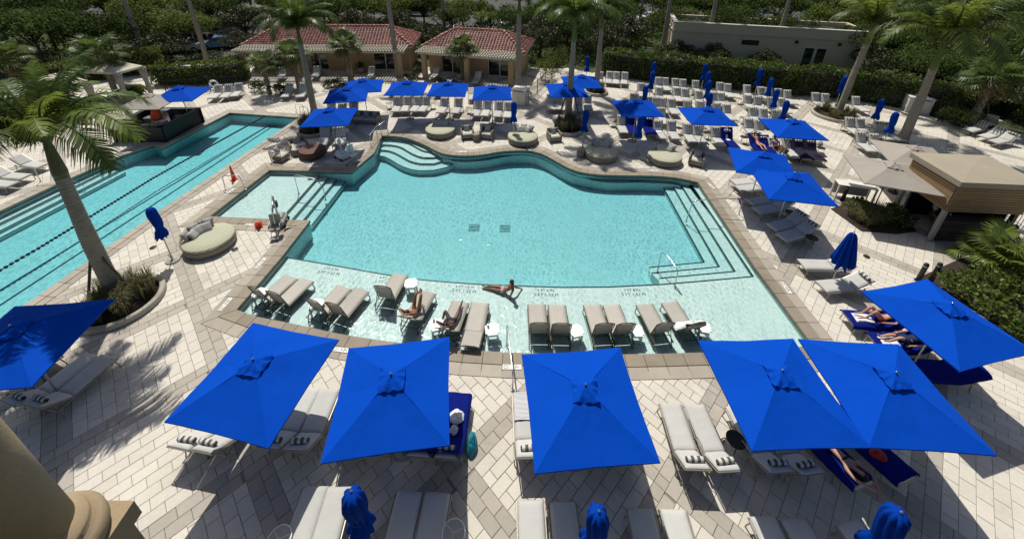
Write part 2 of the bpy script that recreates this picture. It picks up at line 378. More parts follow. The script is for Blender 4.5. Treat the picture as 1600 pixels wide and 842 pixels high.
# sun shelf in front and along the right side
SZ = -.30
deep_edge = px([(440, 401), (490, 409.5), (542, 418.5), (590, 427), (640, 435.5), (695, 440.5), (752, 444.5), (800, 446.5), (875, 449), (950, 448.5), (1032, 444.5), (1100, 439), (1177, 432)], SZ)
outer_top = px([(1120, 347), (1076.6, 283)], SZ)
i_c = [i for i, p in enumerate(POOL) if (Vector(p) - Vector(LEFT[1])).length < 1e-3][0]
j_c = [i for i, p in enumerate(POOL) if (Vector(p) - Vector(FAR[-2])).length < 1e-3][0]
rim = []
k = i_c
fl = list(reversed(FRONT)); rl = list(reversed(RIGHT))
shelf_poly = deep_edge + outer_top + [FAR[-2], FAR[-1]] + RIGHT + FRONT + [LEFT[0]]
sh = poly_slab(shelf_poly, SZ, -.97).build('sun_shelf', M['plaster'], pool)
nosing(pool, deep_edge + outer_top, SZ)
Ls = [(SZ, [(1032, 444.5), (1177, 432), (1076.6, 283)]), (-.42, [(1030, 435), (1148.6, 424), (1060.6, 283)]), (-.55, [(1018, 427), (1124, 416.8), (1050, 288)]), (-.68, [(1014, 418), (1100.5, 409.7), (1035, 290)])]
Lp = [px(q, z) for z, q in Ls]
for i in range(3):
    a, b = Lp[i], Lp[i + 1]; z = Ls[i + 1][0]
    poly_slab([a[0], a[1], a[2], b[2], b[1], b[0]], z, -.97).build('corner_step', M['plaster'], pool)
    nosing(pool, [b[0], b[1], b[2]], z, .065)
# wading terrace at the left and its four steps
wl = [[(505, 268), (437, 344.6)], [(519, 271), (455, 344.8)], [(532, 273), (473, 345)], [(546, 276), (487, 352)]]
wz = [-.30, -.42, -.55, -.68]; WL = [px(q, z) for q, z in zip(wl, wz)]
tp = px([(326, 339.5), (421, 266)])
poly_slab([tp[0], tp[1], WL[0][0], WL[0][1]], wz[0], -.97).build('wading_terrace', M['plaster'], pool); nosing(pool, WL[0], wz[0])
for i in range(3):
    poly_slab([WL[i][0], WL[i + 1][0], WL[i + 1][1], WL[i][1]], wz[i + 1], -.97).build('wading_step', M['plaster'], pool); nosing(pool, WL[i + 1], wz[i + 1], .05)
# curved steps far left and the bench under the wavy edge
cl = [[(185, 207), (240, 205), (300, 207), (350, 214), (400, 225), (440, 243), (480, 265), (515, 284), (550, 296), (600, 300), (650, 297)],
      [(165, 245), (220, 243), (270, 245), (315, 252), (360, 268), (405, 295), (450, 320), (495, 338), (540, 348), (620, 348), (700, 322)],
      [(140, 287), (195, 286), (250, 292), (295, 307), (340, 330), (380, 354), (420, 375), (470, 390), (520, 398), (620, 398), (725, 368)],
      [(120, 330), (165, 332), (210, 340), (245, 355), (280, 375), (325, 403), (370, 425), (435, 447), (500, 456), (620, 452), (720, 430), (800, 395)]]
cz = [-.26, -.36, -.48, -.60]; CLp = [px([c5(*q) for q in l], z) for l, z in zip(cl, cz)]
prev = [p for p in FAR[:13]]
for i in range(4):
    poly_slab(prev + list(reversed(CLp[i])), cz[i], -.97).build('curved_step', M['plaster'], pool); nosing(pool, CLp[i], cz[i], .045)
    prev = CLp[i]
bench = px([c5(*q) for q in [(690, 345), (745, 366), (800, 378), (850, 382), (900, 382), (975, 378), (1050, 370), (1125, 356), (1200, 341), (1275, 332), (1350, 328)]] + [z7(*q) for q in [(100, 131), (150, 137), (200, 153), (250, 176), (300, 203), (350, 230), (400, 252), (450, 271), (520, 288), (600, 299), (700, 300), (800, 298), (920, 303), (1000, 308), (1050, 318)]], -.34)
bi = px([c5(*q) for q in [(690, 322), (750, 331), (850, 339), (950, 337), (1050, 325), (1150, 308), (1250, 298), (1350, 296)]] + [z7(*q) for q in [(100, 107), (150, 114), (220, 142), (300, 187), (380, 226), (470, 248), (585, 259), (725, 262), (875, 264), (1010, 274), (1060, 283)]], -.0)
poly_slab(bench + list(reversed(bi)), -.34, -.97).build('pool_bench', M['plaster'], pool); nosing(pool, bench, -.34, .05)
for u, v in ((718, 255), (827, 249), (963, 288)):
    q = G(u, v, -.6); mb = MB(); mb.lathe([(.10, 0), (.12, .02), (.06, .05), (0, .055)], 12)
    o = mb.build('pool_light', M['steel'], pool); o.location = (q.x, q.y, -.6); o.rotation_euler = (R(80), 0, 0)
for u, v in ((741, 356), (789, 357)):
    q = G(u, v, -.97); mb = MB()
    for i in range(5):
        mb.box((0, -.24 + i * .12, .01), (.55, .07, .02))
    o = mb.build('floor_drain', M['drain'], pool); o.location = (q.x, q.y, -.975)
# lap pool: lane lines, steps, lane rope
lf = lambda a, b, z: px([a, b], z)
for (a, b) in (((-60, 516), (424, 199)), ((-60, 490), (424, 194))):
    l = lf(a, b, -.79); A = Vector((*l[0], -.794)); B = Vector((*l[1], -.794)); t = (B - A).normalized(); nn = Vector((-t.y, t.x, 0)) * .055
    mb = MB(); mb.quad(A - nn, A + nn, B + nn, B - nn); mb.quad(B - nn * 5, B - nn * 5 + t * .25, B + nn * 5 + t * .25, B + nn * 5) if a[1] != 445 else None
    for f in mb.f: pass
    o = mb.build('lane_line', M['tile'], lap)
sl = [((-60, 366), (160, 261)), ((-60, 378), (172, 264)), ((-60, 391), (184, 267)), ((-60, 403), (196, 269.5))]
sz = [-.24, -.36, -.48, -.62]; SLp = [px(q, z) for q, z in zip(sl, sz)]
pv = px([(-60, 356), (0, 330), (83, 291), (190, 243.5)])
for i in range(4):
    poly_slab(pv + list(reversed(SLp[i])), sz[i], -.79).build('lap_step', M['plaster'], lap); nosing(lap, SLp[i], sz[i], .045); pv = SLp[i]
rp = [G(u, v, WZ) for u, v in ((-70, 465), (0, 422.5), (60, 388), (130.6, 345), (240, 278), (330, 228), (415, 181.2))]
rope = thing('lane_rope', 'dark blue float rope dividing the lap pool lengthwise', 'lane rope', rp[3])
cb = MB(); cb.tube([p - rp[3] for p in rp], .02, 6); cb.build('cable', M['rope'], rope)
fb = MB(); 
for a, b in zip(rp, rp[1:]):
    n = int((b - a).length / .17); t = (b - a).normalized()
    for i in range(n):
        p = a.lerp(b, i / n) - rp[3]; fb.tube([p - t * .055, p - t * .02, p + t * .02, p + t * .055], [.045, .065, .065, .045], 7)
tag(fb.build('float', M['rope'], rope), kind='stuff')

# ================================================================ DECK
CO1, CO2 = .40, .82
LAPN = LAP
ring_p = resample(POOL, .62); ring_l = resample(LAP, .62)
deck = poly = None
HEDGE = px([(930, 112), (1000, 124), (1100, 136), (1240, 150), (1330, 156.5), (1420, 171), (1500, 197), (1600, 240)])
OUT = [(-42, 2.2), (48, 2.2), (48, 13)] + [(40, 25.0), (33.5, 28.6), (32.6, 31.3), (29, 33.8), (24.8, 34.8), (17, 37.4), (9.6, 39.2), (6, 41.5), (-34, 41.5), (-42, 33)]
mb = MB(); hp = offset(POOL, .3); hl = offset(LAP, .3)
P = ccw(OUT); allp = P + hp + hl
mb.add([(x, y, -.03) for x, y in allp], tri_up(P, [hp, hl]))
deck = mb.build('pool_deck', M['grout']); tag(deck, kind='structure')
# coping: two rings of stones round each pool
def ring(parent, poly, name, d0, d1, zt, m, gap=.006, zb=-.09):
    a = offset(poly, d0); b = offset(poly, d1); n = len(poly)
    for i in range(n):
        j = (i + 1) % n
        A, B, C_, D = (Vector((*q, 0)) for q in (a[i], a[j], b[j], b[i]))
        if max(p.y for p in (A, B, C_, D)) < 2.6: continue
        e = (B - A).length; f = (C_ - D).length
        if e < .02: continue
        k = gap / max(e, .05)
        A2, B2 = A.lerp(B, k), B.lerp(A, k); C2, D2 = C_.lerp(D, gap / max(f, .05)), D.lerp(C_, gap / max(f, .05))
        q = MB(); cx = (A2 + B2 + C2 + D2) / 4; V = [p - cx for p in (A2, B2, C2, D2)]
        top = [Vector((p.x * .985, p.y * .985, zt)) for p in V]; mid = [Vector((p.x, p.y, zt - .008)) for p in V]; bt = [Vector((p.x, p.y, zb)) for p in V]
        q.add(top + mid + bt, [(0, 1, 2, 3)] + [(4 + i2, 4 + (i2 + 1) % 4, (i2 + 1) % 4, i2) for i2 in range(4)] + [(8 + i2, 8 + (i2 + 1) % 4, 4 + (i2 + 1) % 4, 4 + i2) for i2 in range(4)])
        # winding: make the top face look up
        nrm = (V[1] - V[0]).cross(V[2] - V[1]).z
        if nrm < 0: q.f = [list(reversed(f_)) for f_ in q.f]
        o = q.build(name, m, parent); o.location = (cx.x, cx.y, 0)
cop = link('pool_coping', None); tag(cop, kind='structure')
ring(cop, ring_p, 'coping_stone', -.04, CO1, .035, M['coping']); ring(cop, ring_p, 'edge_paver', CO1 + .012, CO2, .02, M['coping_outer'])
copl = link('lap_pool_coping', None); tag(copl, kind='structure')
ring(copl, ring_l, 'coping_stone', -.04, .30, .035, M['coping_outer']); ring(copl, ring_l, 'edge_paver', .312, .62, .02, M['coping_outer'])
# pavers: a diagonal lattice of darker double bands round fields of paler pavers
PW, PL, GP = .305, .52, .008
SB = [-33.4, -29.7, -26, -22.6, -18.9, -15.2, -11.5, -7.8, -4.1, -.4, 3.3, 7, 10.6, 14.2, 17.8, 21.4, 25, 28.6, 32.2, 35.8, 39.4, 43, 46.6, 50.2, 53.8]
TB = [-33, -29.4, -25.8, -22.2, -18.4, -14.6, -10.9, -7.2, -3.5, 1.1, 5.15, 8.95, 12.7, 16.35, 20, 23.7, 27.4, 31.1, 34.8, 38.5, 42.2, 45.9, 49.6, 53.3, 57, 60.7]
BW = 2 * PW
cutp = offset(POOL, CO2 - .28); cutl = offset(LAP, .36); Pd = ccw(OUT)
pav = []   # (s, t, ls, lt, dark)
def fill(s0, s1, t0, t1, along, dark):
    # running bond inside a rectangle of the rotated grid
    if along == 's':
        r = 0; n = max(1, round((t1 - t0) / PW)); w = (t1 - t0) / n
        for k in range(n):
            x = s0 - (PL / 2 if k % 2 else 0)
            while x < s1 - .02:
                a, b = max(x, s0), min(x + PL, s1)
                if b - a > .07: pav.append(((a + b) / 2, t0 + (k + .5) * w, b - a - GP, w - GP, dark))
                x += PL
    else:
        n = max(1, round((s1 - s0) / PW)); w = (s1 - s0) / n
        for k in range(n):
            x = t0 - (PL / 2 if k % 2 else 0)
            while x < t1 - .02:
                a, b = max(x, t0), min(x + PL, t1)
                if b - a > .07: pav.append((s0 + (k + .5) * w, (a + b) / 2, w - GP, b - a - GP, dark))
                x += PL
for i in range(len(SB) - 1):
    for j in range(len(TB) - 1):
        s0, s1 = SB[i] + PW, SB[i + 1] - PW; t0, t1 = TB[j] + PW, TB[j + 1] - PW
        cx, cyy = ((s0 + s1) / 2 - (t0 + t1) / 2) / 2 ** .5, ((s0 + s1) / 2 + (t0 + t1) / 2) / 2 ** .5
        if cyy < -4 or cyy > 48 or abs(cx) > 52: continue
        fill(s0, s1, t0, t1, 's' if (i + j) % 2 else 't', 0)
        fill(SB[i] - PW, SB[i] + PW, t0, t1, 't', 1)
        fill(SB[i] - PW, s1, TB[j] - PW, TB[j] + PW, 's', 1)
q2 = 2 ** -.5
keep = []
for s, t, ls, lt, d in pav:
    x, y = (s - t) * q2, (s + t) * q2
    if not inside((x, y), Pd) or inside((x, y), cutp) or inside((x, y), cutl): continue
    keep.append((x, y, ls, lt, d))
def paver_mb(ls, lt, h=.03, b=.008):
    m = MB(); x, y = ls / 2, lt / 2; X, Y = x - b, y - b
    V = [(-x, -y, -h), (x, -y, -h), (x, y, -h), (-x, y, -h), (-x, -y, -b), (x, -y, -b), (x, y, -b), (-x, y, -b), (-X, -Y, 0), (X, -Y, 0), (X, Y, 0), (-X, Y, 0)]
    m.add(V, [(0, 1, 5, 4), (1, 2, 6, 5), (2, 3, 7, 6), (3, 0, 4, 7), (4, 5, 9, 8), (5, 6, 10, 9), (6, 7, 11, 10), (7, 4, 8, 11), (8, 9, 10, 11)]); return m
# which pavers show largest: nearest to the camera and inside the frame
def in_frame(x, y):
    cp, sp = cos(PITCH), sin(PITCH); zc = y * cp + CAMH * sp; yc = -(y * sp - CAMH * cp)
    u = CXP + FPX * x / zc; v = CYP + FPX * yc / zc
    return -10 < u < PICW + 10 and v < PICH + 10
keep.sort(key=lambda k: -((k[2] * k[3]) ** .5) / (k[0] ** 2 + k[1] ** 2 + CAMH ** 2) ** .5 + (0 if in_frame(k[0], k[1]) else 1))
bandq = MB(); fieldq = MB(); cache = {}
rot45 = Matrix.Rotation(pi / 4, 3, 'Z')
for i, (x, y, ls, lt, d) in enumerate(keep):
    dz = random.uniform(-.003, .003)
    if i < 300:
        key = (round(ls, 2), round(lt, 2), d)
        if key not in cache: cache[key] = paver_mb(key[0], key[1]).mesh('paver', M['paver_dark' if d else 'paver'])
        o = link('paver', cache[key], deck, (x, y, dz), pi / 4)
    else:
        p = paver_mb(ls, lt); c = Vector((x, y, dz)); (bandq if d else fieldq).add([rot45 @ Vector(v) + c for v in p.v], p.f)
tag(bandq.build('band_pavers', M['paver_dark'], deck), kind='stuff'); tag(fieldq.build('field_pavers', M['paver'], deck), kind='stuff')
for u, v in ((239, 387), (367, 390), (1354, 401)):
    q = G(u, v); mb = MB(); mb.lathe([(.13, 0), (.13, .012), (.10, .016), (0, .016)], 14, (0, 0, 0)); o = mb.build('deck_drain', M['dark_metal'], deck); o.location = (q.x, q.y, 0)

# depth marks: white tiles set in the coping and dark lettering on the shelf
def text(name, s, size, parent, loc, rz, m, z=0., align='CENTER'):
    cu = bpy.data.curves.new(name, 'FONT'); cu.body = s; cu.size = size; cu.align_x = align; cu.align_y = 'CENTER'; cu.extrude = .001; cu.materials.append(m)
    o = bpy.data.objects.new(name, cu); COL.objects.link(o); o.location = loc; o.rotation_euler = (0, 0, rz); o.parent = parent; return o
def depth_tile(u, v, rz, s='8 IN', w=.62):
    q = G(u, v, .04); mb = MB(); n = 3
    for i in range(n): mb.slabbox(((i - 1) * w / n, 0, 0), (w / n - .008, .17, .016), .004)
    o = link('depth_tile', mb.mesh('depth_tile', M['sign']), cop, (q.x, q.y, .033), rz)
    tt = text('lettering', s, .125, o, (.10, 0, .0095), 0, M['ink'])
    r_ = MB(); r_.tube([(.055 * cos(a * pi / 8) - w / 3, .055 * sin(a * pi / 8), .0105) for a in range(16)], .007, 4, True); r_.build('no_diving_mark', M['ink'], o)
depth_tile(533, 546, -.12); depth_tile(800, 573, 0); depth_tile(352, 475, R(85)); depth_tile(407, 411, R(85)); depth_tile(1228, 449, R(-90)); depth_tile(1111, 290, R(-80))
depth_tile(876, 236.5, -.1, '5 FT'); depth_tile(1020, 266.5, 0, '4 FT'); depth_tile(489, 260, 0, '8 IN'); depth_tile(722, 237, .1, '5 FT'); depth_tile(358, 300, R(80)); depth_tile(393, 351, -.02)
for u, v, a, b, rz in ((517, 421, '3 FT 6 IN', '5 FT 1.52 M', -.13), (606, 436, '4 FT 1.2 M', '5 FT 1.52 M', -.15), (726, 449, '4 FT 1.2 M', '5 FT 1.52 M', -.06), (853, 454.5, '3 FT 6 IN', '5 FT 1.52 M', 0), (988, 454, '3 FT 6 IN', '5 FT 1.52 M', .03)):
    q = G(u, v, SZ)
    text('lettering', a, .17, pool, (q.x, q.y + .02, SZ + .003), rz, M['ink']); text('lettering', b, .20, pool, (q.x + rz * .1, q.y - .20, SZ + .003), rz, M['ink'])
# ================================================================ UMBRELLAS
def canopy_mesh(h, rise, seed, n=14):
    rnd = random.Random(seed); m = MB(); V = []; idx = {}
    off = Vector((rnd.random() * 50, rnd.random() * 50, 0))
    for i in range(-n, n + 1):
        for j in range(-n, n + 1):
            u, v = i / n, j / n; r = max(abs(u), abs(v)); o = min(abs(u), abs(v)) / r if r else 1
            k = 1 - .022 * r * (1 - o) ** .8                       # hem bows in between the corners
            z = rise * (1 - r) - .05 * r * (1 - r) * (1 - o) * 2 + .012 * r * o
            nz = noise.noise(Vector((u * 2.2, v * 2.2, 0)) + off) * .026 + noise.noise(Vector((u * 7, v * 7, 3)) + off) * .009
            V.append((u * h * k, v * h * k, z + nz * (1 - .5 * r)))
            idx[i, j] = len(V) - 1
    F = []
    for i in range(-n, n):
        for j in range(-n, n):
            a, b, c, d = idx[i, j], idx[i + 1, j], idx[i + 1, j + 1], idx[i, j + 1]
            if i * j >= 0 and not (i < 0 and j == 0) and not (j < 0 and i == 0): F += [[a, b, c], [a, c, d]] if (i >= 0) == (j >= 0) else [[a, b, d], [b, c, d]]
            else: F += [[a, b, d], [b, c, d]]
    m.add(V, F)
    # hem turned down
    per = [idx[i, -n] for i in range(-n, n)] + [idx[n, j] for j in range(-n, n)] + [idx[i, n] for i in range(n, -n, -1)] + [idx[-n, j] for j in range(n, -n, -1)]
    lo = [(V[q][0] * .998, V[q][1] * .998, V[q][2] - .045) for q in per]
    o = len(m.v); m.v += lo
    for a in range(len(per)):
        b = (a + 1) % len(per); m.f.append([per[a], o + a, o + b, per[b]]); m.m.append(0); m.sm.append(False)
    return m
def vent_mesh(h, seed):
    rnd = random.Random(seed); m = MB(); V = []; n = 8; idx = {}
    off = Vector((rnd.random() * 50, rnd.random() * 50, 0))
    for i in range(-n, n + 1):
        for j in range(-n, n + 1):
            u, v = i / n, j / n; r = max(abs(u), abs(v)); a = math.atan2(v, u)
            z = .17 * (1 - r) + .022 * sin(a * 9 + seed) * r + noise.noise(Vector((u * 3, v * 3, 0)) + off) * .05 * r
            V.append((u * h * (1 + .10 * noise.noise(Vector((u, v, 9)) + off)), v * h, z)); idx[i, j] = len(V) - 1
    F = [[idx[i, j], idx[i + 1, j], idx[i + 1, j + 1], idx[i, j + 1]] for i in range(-n, n) for j in range(-n, n)]
    m.add(V, F); return m
UH = 1.36
def build_umbrella(root, seed, cm='blue', h=UH, rim=2.38, rise=.57, polem='pole', valance=0):
    c = canopy_mesh(h, rise, seed).build('canopy', M[cm], root, False); c.location = (0, 0, rim)
    sm_ = MB()
    for k in range(4):
        a = pi / 4 + k * pi / 2; sm_.tube([(cos(a) * h * 1.414 * q, sin(a) * h * 1.414 * q, rim + rise * (1 - q) + .004) for q in (.12, .3, .5, .7, .85, .995)], .005, 4)
    sm_.build('seam', M[cm], root)
    v = vent_mesh(.30, seed).build('vent_cap', M[cm], root, True); v.location = (0, 0, rim + rise - .075); v.rotation_euler = (0, 0, random.uniform(-.2, .2))
    m = MB(); m.tube([(0, 0, .03), (0, 0, rim + rise - .03)], .026, 8); m.build('pole', M[polem], root)
    m = MB(); m.lathe([(0.012, rim + rise + .09), (.03, rim + rise + .11), (.022, rim + rise + .14), (0, rim + rise + .15)], 8); m.build('finial', M['steel'], root)
    m = MB(); m.lathe([(.30, 0), (.30, .05), (.27, .065), (.06, .08), (.045, .30), (.03, .31)], 18); m.build('base', M['concrete'] if polem == 'pole' else M['dark_metal'], root)
    for k in range(4):
        a = pi / 4 + k * pi / 2; e = h * 1.40
        r_ = MB(); r_.tube([(0, 0, rim + rise - .06), (cos(a) * e, sin(a) * e, rim - .035)], .013, 5); r_.tube([(0, 0, rim - .35), (cos(a) * e * .5, sin(a) * e * .5, rim + rise / 2 - .06)], .010, 5)
        r_.build('rib', M['pole'], root)
def sort_quad(C, z):
    P = [G(u, v, z) for u, v in C]; c = sum(P, Vector()) / 4
    e = (P[1] - P[0]) + (P[2] - P[3]); return c, math.atan2(e.y, e.x)
GU = 'open blue umbrellas round the pools'
ULIST = [ # corners far-left, far-right, near-right, near-left (canopy hem), or apex with turn
    ([(397, 507), (527.5, 534), (419, 694.5), (259, 656)], None, 'leftmost full blue umbrella in the front row, beside the front left pool corner'),
    ([(545, 546), (702, 529), (703, 692), (501, 721)], None, 'blue umbrella beside the navy towelled lounger and turquoise bag'),
    ([(814.5, 557), (971, 546), (1032, 718), (832.5, 735)], None, 'blue umbrella standing alone between the pool steps rail and a sunny pair of loungers'),
    ([(1091, 533), (1242, 531), (1354, 697), (1177, 703)], None, 'left one of the two blue umbrellas that touch at the pool corner'),
    ([(1245, 531), (1407, 540), (1559, 709), (1354.5, 696.5)], None, 'right one of the two blue umbrellas that touch, over dark sandals and a red cap'),
    ([(1347, 457), (1459, 439.5), (1607, 546), (1495, 579)], None, 'blue umbrella beside the green shrubs, over bathers on navy towels'),
    (None, (20, 515, .12), 'blue umbrella darkened by palm shadow at the left edge of the deck'),
    (None, (1240, 275, -.18), 'blue umbrella nearest the white desk, over the right hand lounger row'),
    (None, (1194, 241, -.30), 'blue umbrella overlapping the one beside the white desk, just behind it'),
    (None, (1241, 189, -.12), 'blue umbrella shading two loungers under charcoal towels'),
    (None, (1106, 170, -.04), 'blue umbrella over the middle of the lounger block by the wicker armchair'),
    (None, (997, 158, .02), 'blue umbrella at the left end of the lounger block, bathers belongings below'),
    (None, (886, 131, .05), 'front blue umbrella of the pair behind the ringed palm'),
    (None, (909, 119, .05), 'rear blue umbrella of the pair behind the ringed palm'),
    (None, (769, 135.5, .04), 'blue umbrella beside the white towel cabinet'),
    (None, (700, 130, .0), 'blue umbrella in front of the short sabal palm of the right cabana'),
    (None, (635, 128.5, .04), 'blue umbrella over four dark loungers before the gap between the cabanas'),
    (None, (566, 125, .22), 'rear blue umbrella of the overlapping pair before the left cabana'),
    (None, (541, 138, .22), 'front blue umbrella of the overlapping pair before the left cabana'),
    (None, (514, 171, .12), 'blue umbrella mottled with palm shade beside the grass filled planter ring'),
    (None, (279, 137, .15), 'blue umbrella behind the black bar counter, next to the cream tent'),
]
for i, (C, A, lab) in enumerate(ULIST):
    if C: c, rz = sort_quad(C, 2.38); c = Vector((c.x, c.y, 0))
    else: c = G(A[0], A[1], 2.9); c = Vector((c.x, c.y, 0)); rz = A[2]
    u = thing('umbrella', lab, 'umbrella', c, rz, GU); build_umbrella(u, i)
# closed umbrellas
def folded_mesh(seed, sc=1.):
    rnd = random.Random(seed); ph = rnd.random() * 6
    prof = [(.03, 2.70), (.12, 2.66), (.17, 2.54), (.185, 2.35), (.18, 2.1), (.165, 1.9), (.14, 1.76), (.125, 1.70), (.15, 1.62), (.205, 1.46), (.235, 1.28), (.15, 1.34), (.03, 1.45)]
    n = 40; m = MB()
    def fn(a, z):
        g = abs(sin(a * 4.5 + ph + sin(z * 3 + ph) * .5 + z * .5)) ** .7; q = .5 + .5 * sin(a * 5 - ph + z * 1.3)
        k = .62 + .40 * g + .12 * q
        return k
    pr = [(r * sc, z) for r, z in prof]
    m.lathe(pr, n, (0, 0, 0), fn)
    m.v = [(x + .018 * sin(z * 5 + ph), y + .018 * cos(z * 4 + ph), z + (.06 * sin(math.atan2(y, x) * 8 + ph) if z < 1.6 and (x * x + y * y) > .004 else 0)) for x, y, z in m.v]
    return m
folded = [folded_mesh(s).mesh('folded_canopy', M['blue_fold'], True) for s in range(4)]
def loose_mesh():
    m = MB(); m.lathe([(.04, 2.66), (.11, 2.6), (.17, 2.45), (.22, 2.2), (.27, 1.95), (.33, 1.65), (.39, 1.35), (.42, 1.12), (.28, 1.18), (.04, 1.5)], 48, (0, 0, 0), lambda a, z: .74 + .26 * sin(a * 8 + z * .8) + .10 * sin(a * 3 + 1))
    m.v = [(x + .05 * (2.6 - z), y, z + (.09 * sin(math.atan2(y, x) * 6) if z < 1.4 and x * x + y * y > .01 else 0)) for x, y, z in m.v]; return m.mesh('folded_canopy', M['blue_fold'], True)
loose = loose_mesh()
def closed_umbrella(root, k, sc=1.):
    fc = link('folded_canopy', loose if k == 19 else folded[k % 4], root); fc.scale = (sc, sc, 1)
    m = MB(); m.tube([(0, 0, .03), (0, 0, 2.72)], .024, 8); m.build('pole', M['pole'], root)
    m = MB(); m.lathe([(.012, 2.68), (.03, 2.71), (.02, 2.75), (0, 2.76)], 8); m.build('finial', M['steel'], root)
    m = MB(); m.lathe([(.26, 0), (.26, .05), (.24, .06), (.05, .07), (.04, .28), (.025, .29)], 16); m.build('base', M['concrete'], root)
    m = MB(); m.lathe([(.125, 1.735), (.13, 1.70), (.125, 1.665)], 14); m.build('strap', M['blue_fold'], root, True).scale = (sc, sc, 1)
GC = 'closed blue umbrellas on the deck'
CLIST = [((234, 324), 'closed blue umbrella standing alone beside the near daybed and lap pool'), ((803, 159), 'closed blue umbrella beside the daybed just past the white towel cabinet'),
    ((916, 172), 'closed blue umbrella in front of the ringed palm, beside an armchair'), ((1003, 180), 'closed blue umbrella in front of the navy towelled loungers and daybed'),
    ((919, 88), 'closed blue umbrella against the hedge behind the ringed palm'), ((1023, 97), 'closed umbrella farthest back of the three left of the lounger block'),
    ((1021, 112), 'closed umbrella in the middle of the three left of the lounger block'), ((1010, 134), 'closed umbrella nearest of the three left of the lounger block'),
    ((1104, 100), 'closed umbrella farthest back of the cluster in the middle of the lounger block'), ((1109, 112), 'closed umbrella second from the back of the cluster mid lounger block'),
    ((1110, 126), 'closed umbrella third from the back of the cluster mid lounger block'), ((1111, 145), 'closed umbrella nearest of the cluster mid lounger block'),
    ((1190, 108), 'closed blue umbrella tight against the hedge above the right lounger rows'), ((1207, 122), 'closed umbrella farthest of three in line right of the lounger block'),
    ((1216, 139), 'closed umbrella in the middle of three in line right of the lounger block'), ((1231, 157), 'closed umbrella nearest of three in line right of the lounger block'),
    ((1322, 119), 'closed blue umbrella against the hedge behind the right planter ring'), ((1380, 155), 'closed blue umbrella left of the white box and leaning palm'),
    ((1402, 175), 'closed blue umbrella hard beside the tall right palm trunk'), ((1335, 362), 'closed blue umbrella between single loungers on the right of the pool'),
    ((549, 767), 'closed blue umbrella between the sunlit loungers along the bottom edge'), ((936, 798), 'closed blue umbrella in the gap of the bottom lounger row under the lone umbrella'),
    ((1408, 800), 'closed blue umbrella at the bottom right corner of the deck')]
for i, ((u, v), lab) in enumerate(CLIST):
    p = G(u, v, 2.72); c = thing('closed_umbrella', lab, 'umbrella', (p.x, p.y, 0), i * 1.3, GC); closed_umbrella(c, i, {19: 1., 20: 1.2, 21: 1.15, 22: 1.2}.get(i, 1.))

# ================================================================ LOUNGERS
# local frame: foot end at y=0, head towards +y, width along x
def cushion(w, l, seed, t=.075):
    # mattress pad with softened rim, shallow quilting and cross creases
    nx, ny = 8, 20; V = []; F = []; m = MB()
    for i in range(ny + 1):
        for k in range(nx + 1):
            u, v = k / nx * 2 - 1, i / ny; e = min(1, (1 - abs(u)) * 6 + .0) ** .5 * min(1, min(v, 1 - v) * ny * .75) ** .5
            cr = -.010 * max(0, noise.noise(Vector((u * .7 + seed, v * l * 9, seed * 3.)))) + .008 * noise.noise(Vector((u * 2, v * 5, seed + 9.)))
            V.append((u * w / 2 * (1 + .012 * noise.noise(Vector((v * 6, u, seed * 2.)))), v * l, -.012 + (t + cr) * (.35 + .65 * e)))
    n = len(V); V += [(x, y, -.012) for x, y, z in V]
    for i in range(ny):
        for k in range(nx): a = i * (nx + 1) + k; F += [(a, a + 1, a + nx + 2, a + nx + 1), (n + a + nx + 1, n + a + nx + 2, n + a + 1, n + a)]
    per = [k for k in range(nx)] + [i * (nx + 1) + nx for i in range(ny)] + [ny * (nx + 1) + k for k in range(nx, 0, -1)] + [i * (nx + 1) for i in range(ny, 0, -1)]
    F += [(per[j], n + per[j], n + per[(j + 1) % len(per)], per[(j + 1) % len(per)]) for j in range(len(per))]
    m.add(V, F, True); return m
